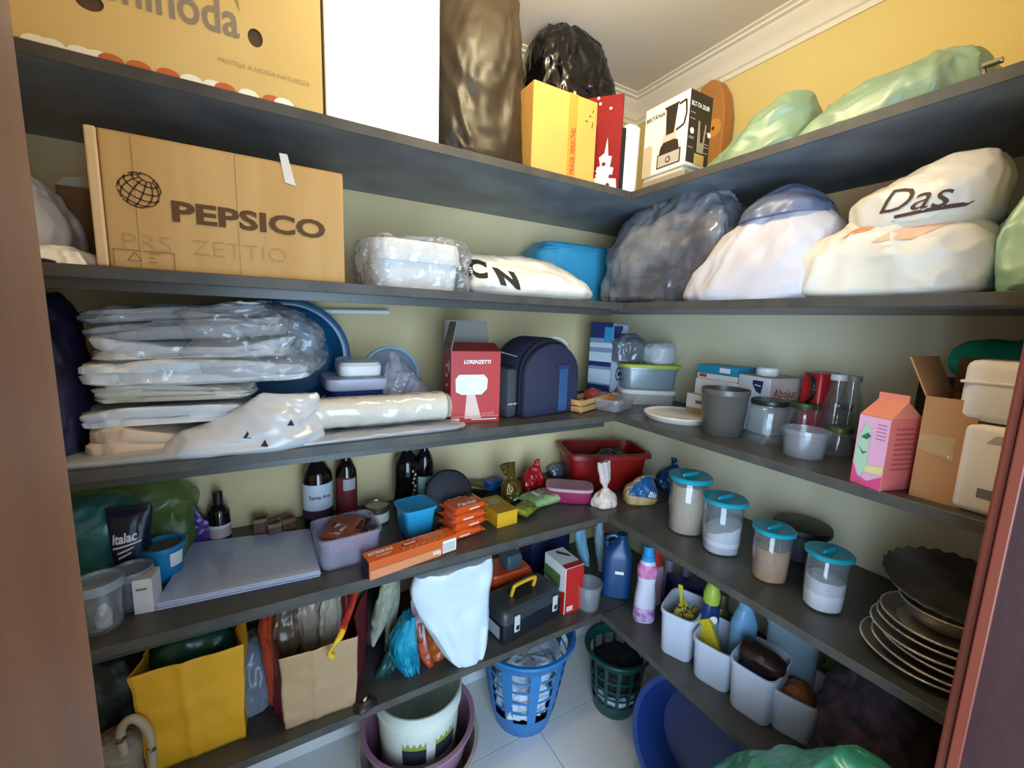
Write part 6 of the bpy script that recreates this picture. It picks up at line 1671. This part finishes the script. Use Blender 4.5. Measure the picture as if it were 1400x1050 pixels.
# ================================================================== lowest level, side wall
# blue jug
p = on(5, 851, 820)
JB = M('deep_blue_plastic', '17406e', .35)
h = hgt(p, 738)
w = wid(p, 42)
t = thing('blue_jug', 'tall blue plastic jug with small white label in the lowest shelf corner', 'jug', p + Vector((.01, .05, 0)), -.7)
w *= .95
one(loft([(0, 0, 0, w * .46, w * .40, 4), (.006, 0, 0, w * .5, w * .44, 4), (h * .66, 0, 0, w * .5, w * .44, 4), (h * .78, 0, 0, w * .4, w * .36, 3), (h * .88, .01, 0, w * .2, w * .2, 2), (h * .93, .012, 0, w * .16, w * .16, 2)], 48), 'jug_body', JB, t)
one(lathe([(w * .17, h * .92), (w * .18, h * .93), (w * .18, h), (.002, h)], 24, False), 'cap', M('dark_blue_cap', '163a66', .4), t).location = (.012, 0, 0)
one(tube(curve([(-w * .38, 0, h * .74), (-w * .42, 0, h * .9), (-w * .2, 0, h * .96), (w * .0, 0, h * .93)], 16), .008, 10), 'handle', JB, t)
patch(t, 'label', WINK, front(w * .05, h * .42, -w * .445), rect(-.016, 0, .016, .012))
# pink spray-like bottle
p = on(5, 876, 847)
h = hgt(p, 747)
r_ = wid(p, 15)
t = thing('softener_bottle', 'white and pink bottle with blue cap at the lowest shelf edge', 'bottle', p + Vector((.012, .0, 0)), -.6)
wb = M('silver_white_bottle', 'd2cdda', .3)
one(loft([(0, 0, 0, r_ * .9, r_ * .7, 2.4), (.006, 0, 0, r_, r_ * .8, 2.4), (h * .3, 0, 0, r_ * .95, r_ * .78, 2.4), (h * .52, 0, 0, r_ * .78, r_ * .7, 2.4), (h * .68, 0, 0, r_ * .92, r_ * .74, 2.4), (h * .78, 0, 0, r_ * .7, r_ * .6, 2.2), (h * .82, 0, 0, r_ * .5, r_ * .5, 2)], 40), 'bottle_body', wb, t)
def girdle(rings, nm, mt): one(loft(rings, 40, False, False), nm, mt, t)
girdle([(.008, 0, 0, r_ * 1.015, r_ * .82, 2.4), (h * .14, 0, 0, r_ * 1.0, r_ * .81, 2.4), (h * .2, 0, 0, r_ * .985, r_ * .8, 2.4)], 'purple_label', M('purple_flower_print', '8a3c8c', .35, var=(40, 'c9a8cc', .7)))
girdle([(h * .60, 0, 0, r_ * .86, r_ * .735, 2.4), (h * .68, 0, 0, r_ * .945, r_ * .76, 2.4), (h * .77, 0, 0, r_ * .76, r_ * .65, 2.3)], 'pink_label', M('pink_label_print', 'c03c86', .35, var=(30, 'd98ab4', .6)))
one(lathe([(r_ * .55, h * .81), (r_ * .6, h * .815), (r_ * .58, h * .87), (r_ * .5, h * .88), (r_ * .46, h), (.002, h)], 28, False), 'cap', M('bright_blue_cap', '2a92c8', .35), t)
# open white tubs and what is in them
WT = M('white_translucent_tub', 'c2c6d6', .4)
TUBS = []
for i, (a, b, c2, pt, lab) in enumerate([((906, 892), (934, 909), (948, 890), 834, 'open white tub with yellow clothes pegs, nearest the pink bottle'),
                                      ((950, 926), (985, 951), (1010, 935), 873, 'open white tub holding a yellow sponge slab'),
                                      ((1002, 968), (1036, 995), (1066, 975), 905, 'open white tub holding a dark blue and brown brush'),
                                      ((1062, 1000), (1100, 1024), (1122, 1005), 945, 'open white tub with orange brown cloth, nearest the dark sack')]):
    A, B = on(5, *a), on(5, *b)
    c, rz, w = AB(A, B)
    w = .098 if i == 0 else .105
    h = hgt(A, pt)
    dp = .145
    m = Tr(*c) @ Rz(rz + .12)
    cc = m @ Vector((0, dp * .5, 0))
    t = solo(tub(w * 1.16, dp * 1.1, h, 5, .002, .85, .003, 56), 'open_tub', lab, 'tub', WT, cc, rz + .12, 'open white tubs on the lowest side shelf', smooth=40)
    TUBS.append((cc, rz + .12, w, dp, h))
YP = M('yellow_peg', 'dcc24e', .45)
cc, rz, w, dp, h = TUBS[0]
for k in range(9):
    q = random.Random(k + 3)
    x, y = q.uniform(-.3, .3) * w, q.uniform(-.3, .3) * dp
    t = thing('clothes_peg', ['yellow clothes peg at the very bottom of the heap', 'yellow clothes peg low in the heap near the tub wall', 'yellow clothes peg lying across the lowest pegs', 'yellow clothes peg in the middle of the heap', 'yellow clothes peg leaning under the slim yellow handle', 'yellow clothes peg crossing the middle pegs', 'yellow clothes peg high on the heap beside sponge tub', 'yellow clothes peg next to the topmost peg', 'topmost yellow clothes peg of the heap'][k], 'peg', Tr(*cc) @ Rz(rz) @ Vector((x, y, h * .70 + .008 * (k % 3))), group='yellow clothes pegs', rot=(q.uniform(-.5, .5), q.uniform(-.6, .6), q.uniform(0, 6)))
    one(bx(-.032, .032, -.005, -.0008, 0, .009), 'peg_half', YP, t, smooth=0, bevel=.0015)
    one(bx(-.032, .032, .0008, .005, 0, .009), 'peg_half', YP, t, smooth=0, bevel=.0015)
    one(lathe([(.0055, -.001), (.0062, .003), (.0055, .01)], 12), 'peg_spring', STEEL, t)
solo(bx(-w * .38, w * .38, -dp * .36, dp * .36, 0, h * .66), 'peg_filling', 'cream cloth lying under the yellow clothes pegs', 'cloth', M('cream_cloth', 'd9c98c', .8), Tr(*cc) @ Vector((0, 0, .006)), rz, smooth=40, bevel=.02)
solo(loft([(0, 0, 0, .006, .004, 3), (.06, 0, 0, .005, .003, 3), (.095, 0, 0, .008, .003, 3), (.1, 0, 0, .006, .002, 3)], 16), 'yellow_brush', 'slim yellow handle sticking up from the clothes pegs', 'brush', M('yellow_green_handle', 'c2b83a', .4), Tr(*cc) @ Rz(rz) @ Vector((-w * .1, .02, h * .7)), rot=(.1, -.1, rz), smooth=40)
cc, rz, w, dp, h = TUBS[1]
t = solo(bx(-.028, .028, -.012, .012, 0, .16), 'sponge_slab', 'bright yellow sponge slab leaning in the second white tub', 'sponge', M('yellow_sponge', 'd0b818', .7, bump=(150, .3)), Tr(*cc) @ Rz(rz) @ Vector((.022, -.035, .010)), rot=(-.42, -.55, rz + .15), smooth=40, bevel=.004)
cc, rz, w, dp, h = TUBS[2]
solo(soft(w * .8, dp * .75, h * .86, e=2.6, top=.8, wr=.008, ws=20, seed=191, n=44, m=20), 'blue_cloth', 'deep blue cloth bundle inside the third white tub', 'cloth', M('deep_blue_cloth', '1c2a6c', .7, bump=(70, .3)), Tr(*cc) @ Vector((0, 0, .006)), rz, smooth=60)
t = thing('shoe_brush', 'dark brown brush with pale band leaning on the third tub rim', 'brush', Tr(*cc) @ Rz(rz) @ Vector((.01, -.03, h * 1.0 + .02)), rot=(.3, .15, rz + .1))
one(loft([(-.012, 0, 0, .05, .026, 2.6), (0, 0, 0, .056, .032, 2.6), (.016, 0, 0, .054, .03, 2.4), (.026, 0, 0, .03, .016, 2.2)], 40), 'brush_back', M('dark_brown_wood', '2a1712', .35), t)
one(loft([(-.034, 0, 0, .048, .024, 2.6), (-.012, 0, 0, .048, .024, 2.6)], 40), 'bristle_block', M('dark_bristle', '181012', .9, bump=(200, .6)), t)
cc, rz, w, dp, h = TUBS[3]
solo(soft(w * .7, dp * .75, h * .8, e=2.6, top=.6, wr=.012, ws=20, seed=192, n=44, m=20), 'orange_cloth', 'orange brown cloth inside the fourth white tub', 'cloth', M('orange_brown_cloth', 'a8622c', .7, bump=(60, .4)), Tr(*cc) @ Vector((0, 0, .006)), rz, smooth=60)
# cleaning things behind the tubs
def sbottle(name, label, px, pb, x, pt, pw, bm_, cm, capf=.3, r2=.8, lab=None, dome=False):
    p = Vector((x, aX(px, pb, x).y, T[5]))
    h = hgt(p, pt)
    h = min(h, Z[4] - T[5] - .02)
    r = wid(p, pw / 2)
    t = thing(name, label, 'bottle', p, -.5)
    hc = h * (1 - capf)
    one(loft([(0, 0, 0, r * .9, r * .7, 2.6), (.006, 0, 0, r, r * .75, 2.6), (hc * .8, 0, 0, r, r * .75, 2.6), (hc * .93, 0, 0, r * r2, r * r2 * .8, 2.4), (hc, 0, 0, r * r2 * .8, r * r2 * .7, 2.2)], 36), 'bottle_body', bm_, t)
    if dome: one(loft([(hc, 0, 0, r * r2, r * r2, 2), (hc + (h - hc) * .4, 0, 0, r * r2 * 1.05, r * r2 * 1.05, 2), (hc + (h - hc) * .8, 0, 0, r * r2 * .75, r * r2 * .75, 2), (h, 0, 0, .004, .004, 2)], 28), 'cap', cm, t)
    else: one(lathe([(r * r2 * .75, hc), (r * r2 * .75, h - .003), (r * r2 * .68, h), (.002, h)], 28, False), 'cap', cm, t)
    if lab: one(loft([(hc * .25, 0, 0, r * 1.015, r * .765, 2.6), (hc * .7, 0, 0, r * 1.015, r * .765, 2.6)], 36, False, False), 'label', lab, t)
    return t, r, h
sbottle('cleaner_bottle', 'clear bottle with red cap behind the pink bottle', 893, 800, .22, 748, 26, M('pink_clear_liquid', '9a7a8c', .25), M('red_cap', 'a82a1e', .4), .3, .95)
sbottle('cleaner_bottle', 'small mauve bottle behind the deep blue box', 912, 800, .30, 765, 20, M('mauve_bottle', '7d6276', .3), M('mauve_cap', '8a7d92', .4), .3)
sbottle('cleaner_bottle', 'small grey blue bottle against side wall behind deep blue box', 935, 810, .33, 776, 18, M('grey_blue_bottle', '5d6a8c', .3), M('grey_blue_cap', '6f7890', .4), .3)
a = on(5, 925, 840)
solo(bx(-.075, .075, -.05, .05, 0, hgt(a, 803)), 'blue_box', 'deep blue plastic box behind the tub of clothes pegs', 'box', M('deep_blue_box', '1a2560', .4), a + Vector((.075, .01, 0)), -.55, smooth=40, bevel=.008)
t, r, h = sbottle('cleaner_bottle', 'navy bottle with lime green domed cap behind the sponge tub', 968, 862, .16, 795, 26, M('navy_bottle', '1f3566', .3), M('lime_cap', 'a8b83c', .4), .26, .85, M('aqua_label', '6fa0b0', .35), True)
patch(t, 'emblem_print', WINK, front(0, h * .55, -r * .79), disc(0, 0, r * .5))
sbottle('cleaner_bottle', 'olive dark bottle between the lime-capped bottle and blue bottle', 983, 868, .24, 812, 24, M('olive_bottle', '4a4a24', .35), M('olive_cap', '3f4022', .4), .25)
sbottle('blue_bottle', 'pale blue translucent bottle behind the second and third tubs', 1012, 895, .18, 818, 36, M('pale_blue_bottle', '6f9cc0', .3), M('pale_blue_bottle', '6f9cc0', .3), .12, .75)
p = Vector((.24, aX(1050, 900, .24).y, T[5]))
solo(soft(.09, .07, .09, top=.6, wr=.014, ws=20, seed=195, n=40, m=20), 'green_packet', 'dark green leafy-printed packet between blue bottle and clear tub', 'packet', M('dark_green_packet', '24402a', .4, bump=(40, .5), var=(22, '6a7a3a', .6)), p, smooth=50)
p = Vector((.27, aX(1083, 900, .27).y, T[5]))
h = hgt(p, 852)
solo(tub(.14, .10, h, 5, .002, .9), 'clear_tub', 'large clear pale blue tub against the side wall behind white tubs', 'tub', CLEAR('pale_blue_clear', 'a8c2d0', .5, .25, edge=.3), p, -1.4, smooth=40)
p = on(5, 1108, 945)
o = solo(pillow(.06, .12, .03, 196, .003), 'wipes_packet', 'lime and magenta packet lying behind the fourth white tub', 'packet', M('lime_packet', 'a3b53c', .35, bump=(30, .4)), p + Vector((.05, .0, .06)), rot=(.4, .35, -.9), smooth=50)
wrapped(o, 'magenta_print', M('magenta_packet_print', '8c2f6a', .4), ([(0, 0, 0), (.04, 0, 0), (.04, .04, 0), (0, .04, 0)], [(0, 1, 2, 3)]), Tr(-.05, -.012, .2), d=(0, 0, -1), cuts=1)
solo(bx(-.05, .05, -.03, .03, 0, .056), 'wipes_box', 'dark slate box under the lime packet behind the fourth tub', 'box', M('slate_card', '39434a', .5), p + Vector((.05, .0, 0)), -.9, smooth=40, bevel=.004)
# dark patterned sack
A, B = aX(1122, 1010, .10), aX(1300, 1010, .10)
o, w, h = rbag('patterned_sack', 'dark patterned fabric sack slumped at the end of the lowest side shelf', 5, .16, 1130, 1320, 905, 1010, .26, M('dark_patterned_fabric', '0d0b12', .8, bump=(60, .25), var=(34, '4a2c3c', .35)), [(0, 0, .95, .95, 3), (.1, 0, 1, 1, 3), (.5, 0, 1, 1, 3), (.8, -.04, .8, .8, 2.6), (1, -.1, .35, .35, 2)], seed=201, wr=.02, z=T[5])
# ================================================================== on the floor
def FL(px, py): return aZ(px, py, 0)
# bucket inside pink and cream tubs, under the lowest shelf
p = Vector((-.615, .20, 0))
PKT = M('dusty_pink_plastic', '9c7088', .4)
rb = .145
t = thing('cream_basin', 'outermost cream plastic basin around the pink tub on the floor', 'basin', p)
one(lathe([(.002, .002), (.15, .002), (.155, .008), (.196, .12), (.206, .125), (.206, .13), (.192, .128), (.150, .012), (.002, .012)], 64), 'basin_body', M('cream_plastic', 'b5a898', .4), t)
t = thing('pink_tub', 'dusty pink plastic tub holding a white paint bucket under lowest shelf', 'tub', p + Vector((0, 0, .014)))
one(lathe([(.002, .0), (.138, .0), (.142, .006), (.178, .185), (.190, .19), (.190, .198), (.174, .195), (.137, .010), (.002, .010)], 64), 'tub_body', PKT, t)
t = thing('paint_bucket', 'white paint bucket standing inside the pink tub under the lowest shelf', 'bucket', p + Vector((0.002, 0.003, .026)))
WBK = M('worn_white_bucket', 'e0e3d8', .4, var=(5, 'ccd0c2', .7))
hb = .315
one(lathe([(.002, 0), (.116, 0), (.12, .006), (.136, hb * .82), (.142, hb * .83), (.142, hb * .86), (.138, hb * .87), (.142, hb - .004), (.144, hb), (.139, hb), (.117, .01), (.002, .01)], 64), 'bucket_body', WBK, t)
for a0, a1, mt in ((-130, -98, M('lime_label', '9aa03c', .5)), (-85, -52, M('lime_label', '9aa03c', .5))):
    v, f = [], []
    for i in range(9):
        a = math.radians(a0 + (a1 - a0) * i / 8)
        for z_, r_ in ((hb * .44, .1296), (hb * .70 - .02 * (i % 2), .1350)): v.append((r_ * math.cos(a), r_ * math.sin(a), z_))
    one((v, [(2 * i, 2 * i + 2, 2 * i + 3, 2 * i + 1) for i in range(8)]), 'label', mt, t)
    v2 = [(x * 1.003, y * 1.003, z_ if k % 2 == 0 else hb * .62) for k, (x, y, z_) in enumerate(v)]
    one((v2, [(2 * i, 2 * i + 2, 2 * i + 3, 2 * i + 1) for i in range(8)]), 'dark_label', M('navy_label', '2a3038', .5), t)
# laundry baskets
def basket(label, p, r0, r1, h, mat, nb, rows, name='laundry_basket', wide=.5):
    t = thing(name, label, 'basket', p, 0, None)
    R = lambda z_: r0 + (r1 - r0) * (z_ / h) ** .8
    one(lathe([(.002, .0), (r0 * .95, 0), (r0, .006), (R(h * .22), h * .22), (R(h * .22) - .003, h * .22), (r0 - .004, .008), (.002, .006)], 64), 'basket_base', mat, t)
    one(lathe([(R(h * .86), h * .86), (R(h * .88) + .004, h * .88), (r1 + .010, h * .96), (r1 + .016, h * .975), (r1 + .014, h), (r1 + .002, h), (R(h * .88) - .002, h * .90), (R(h * .86) - .003, h * .86)], 64, False, False), 'basket_rim', mat, t)
    for k in range(nb):
        a = 2 * math.pi * k / nb
        hw = math.pi / nb * wide
        v, f = [], []
        zs = [h * (.2 + .68 * q / 8) for q in range(9)]
        for z_ in zs:
            r = R(z_)
            for (da, dr) in ((-hw, 0), (hw, 0), (hw, -.003), (-hw, -.003)): v.append(((r + dr) * math.cos(a + da), (r + dr) * math.sin(a + da), z_))
        for q in range(8):
            for s in range(4): f.append((q * 4 + s, q * 4 + (s + 1) % 4, q * 4 + 4 + (s + 1) % 4, q * 4 + 4 + s))
        one((v, f), 'rib', mat, t, smooth=0)
    for q in rows:
        z_ = h * q
        r = R(z_)
        one(lathe([(r - .0026, z_ - .004), (r - .0005, z_ - .004), (r - .0005, z_ + .004), (r - .0026, z_ + .004), (r - .0026, z_ - .004)], 64, False, False), 'ring', mat, t, smooth=0)
    return t, R
p = Vector((-.185, .215, 0))
BLB = M('blue_basket_plastic', '2a70ac', .35)
t, R = basket('blue plastic laundry basket full of white cloth under the lowest shelf', p, .11, .18, .37, BLB, 10, (.36, .5, .64, .76), wide=.36)
WCL = M('white_laundry', 'b9c2cf', .8, bump=(40, .3))
for i, (x, y, z_, w, h, mt, lab) in enumerate([(-.02, -.02, .09, .19, .13, WCL, 'lower bundle of white cloth in the blue basket'), (.02, .0, .205, .2, .1, WCL, 'upper bundle of white cloth in the blue basket'), (.0, .0, .012, .16, .075, M('dark_red_cloth', '6a1f2c', .8, bump=(40, .3)), 'dark red cloth at the blue basket bottom')]):
    solo(soft(w, w, h, e=2.2, top=.8, wr=.022, ws=13, seed=211 + i), 'laundry_cloth', lab, 'cloth', mt, p + Vector((x, y, z_)), smooth=50)
p = Vector((.175, .075, 0))
GRB = M('dark_green_basket_plastic', '12443f', .35)
t, R = basket('dark green round laundry basket under the shelf corner', p, .085, .118, .27, GRB, 14, (.36, .50, .66), wide=.3)
for i, (x, y, z_, w, h, mt, lab) in enumerate([(-.0, .0, .010, .14, .08, WCL, 'white cloth at the bottom of the dark green basket'), (.0, .0, .092, .17, .13, M('black_cloth', '15151a', .8, bump=(40, .3)), 'black cloth filling the dark green basket')]):
    solo(soft(w, w, h, e=2.2, top=.8, wr=.016, ws=13, seed=215 + i), 'laundry_cloth', lab, 'cloth', mt, p + Vector((x, y, z_)), smooth=50)
# big blue basin leaning under the side shelf
pf = lambda R_: [(.002, 0), (R_ * .70, 0), (R_ * .74, .006), (R_ * .92, .09), (R_ * .98, .11), (R_, .112), (R_, .118), (R_ * .95, .118), (R_ * .70, .012), (.002, .012)]
R_ = .205
BBN = CLEAR('royal_blue_basin', '23418c', .93, .3, edge=.07)
t = thing('blue_basin', 'big royal blue basin leaning on its side under the side shelf', 'basin', (.20, -.325, .213), rot=(0, math.radians(-72), math.radians(16)))
one(lathe(pf(R_), 80), 'basin_body', BBN, t)
one(lathe([(R_ * .985, .108), (R_ * 1.03, .110), (R_ * 1.03, .120), (R_ * .985, .120)], 80, False, False), 'basin_rim', BBN, t)
# green bag in front
GBX = CLEAR('sea_green_film', '3d9470', .72, .25, bump=(22, .7), edge=.2)
solo(blob([(0, 0, 0, .07, .19, 3), (.05, 0, 0, .085, .21, 3), (.40, 0, 0, .09, .22, 3.4), (.50, 0, -.03, .085, .18, 3.4), (.60, 0, -.065, .075, .14, 3.4), (.70, .01, -.11, .065, .09, 3), (.77, .015, -.135, .045, .05, 2.6), (.79, .015, -.135, .02, .03, 2.4)], wr=.022, ws=8, seed=221), 'green_film_bag', 'sea green film bag standing on the floor before the side shelf', 'bag', GBX, (-.15, -.675, -.0), smooth=60)
solo(blob([(0, 0, 0, .012, .02, 2.4), (.03, 0, 0, .014, .024, 2.4), (.07, 0, .004, .006, .01, 2), (.085, 0, .006, .002, .003, 2)], wr=.003, ws=20, seed=223, n=32, m=16, floor=False), 'yellow_peel', 'small mustard yellow paper tip poking from the sea green bag', 'paper', M('mustard_paper', 'c08a2c', .6), (-.155, -.545, .44), smooth=60)
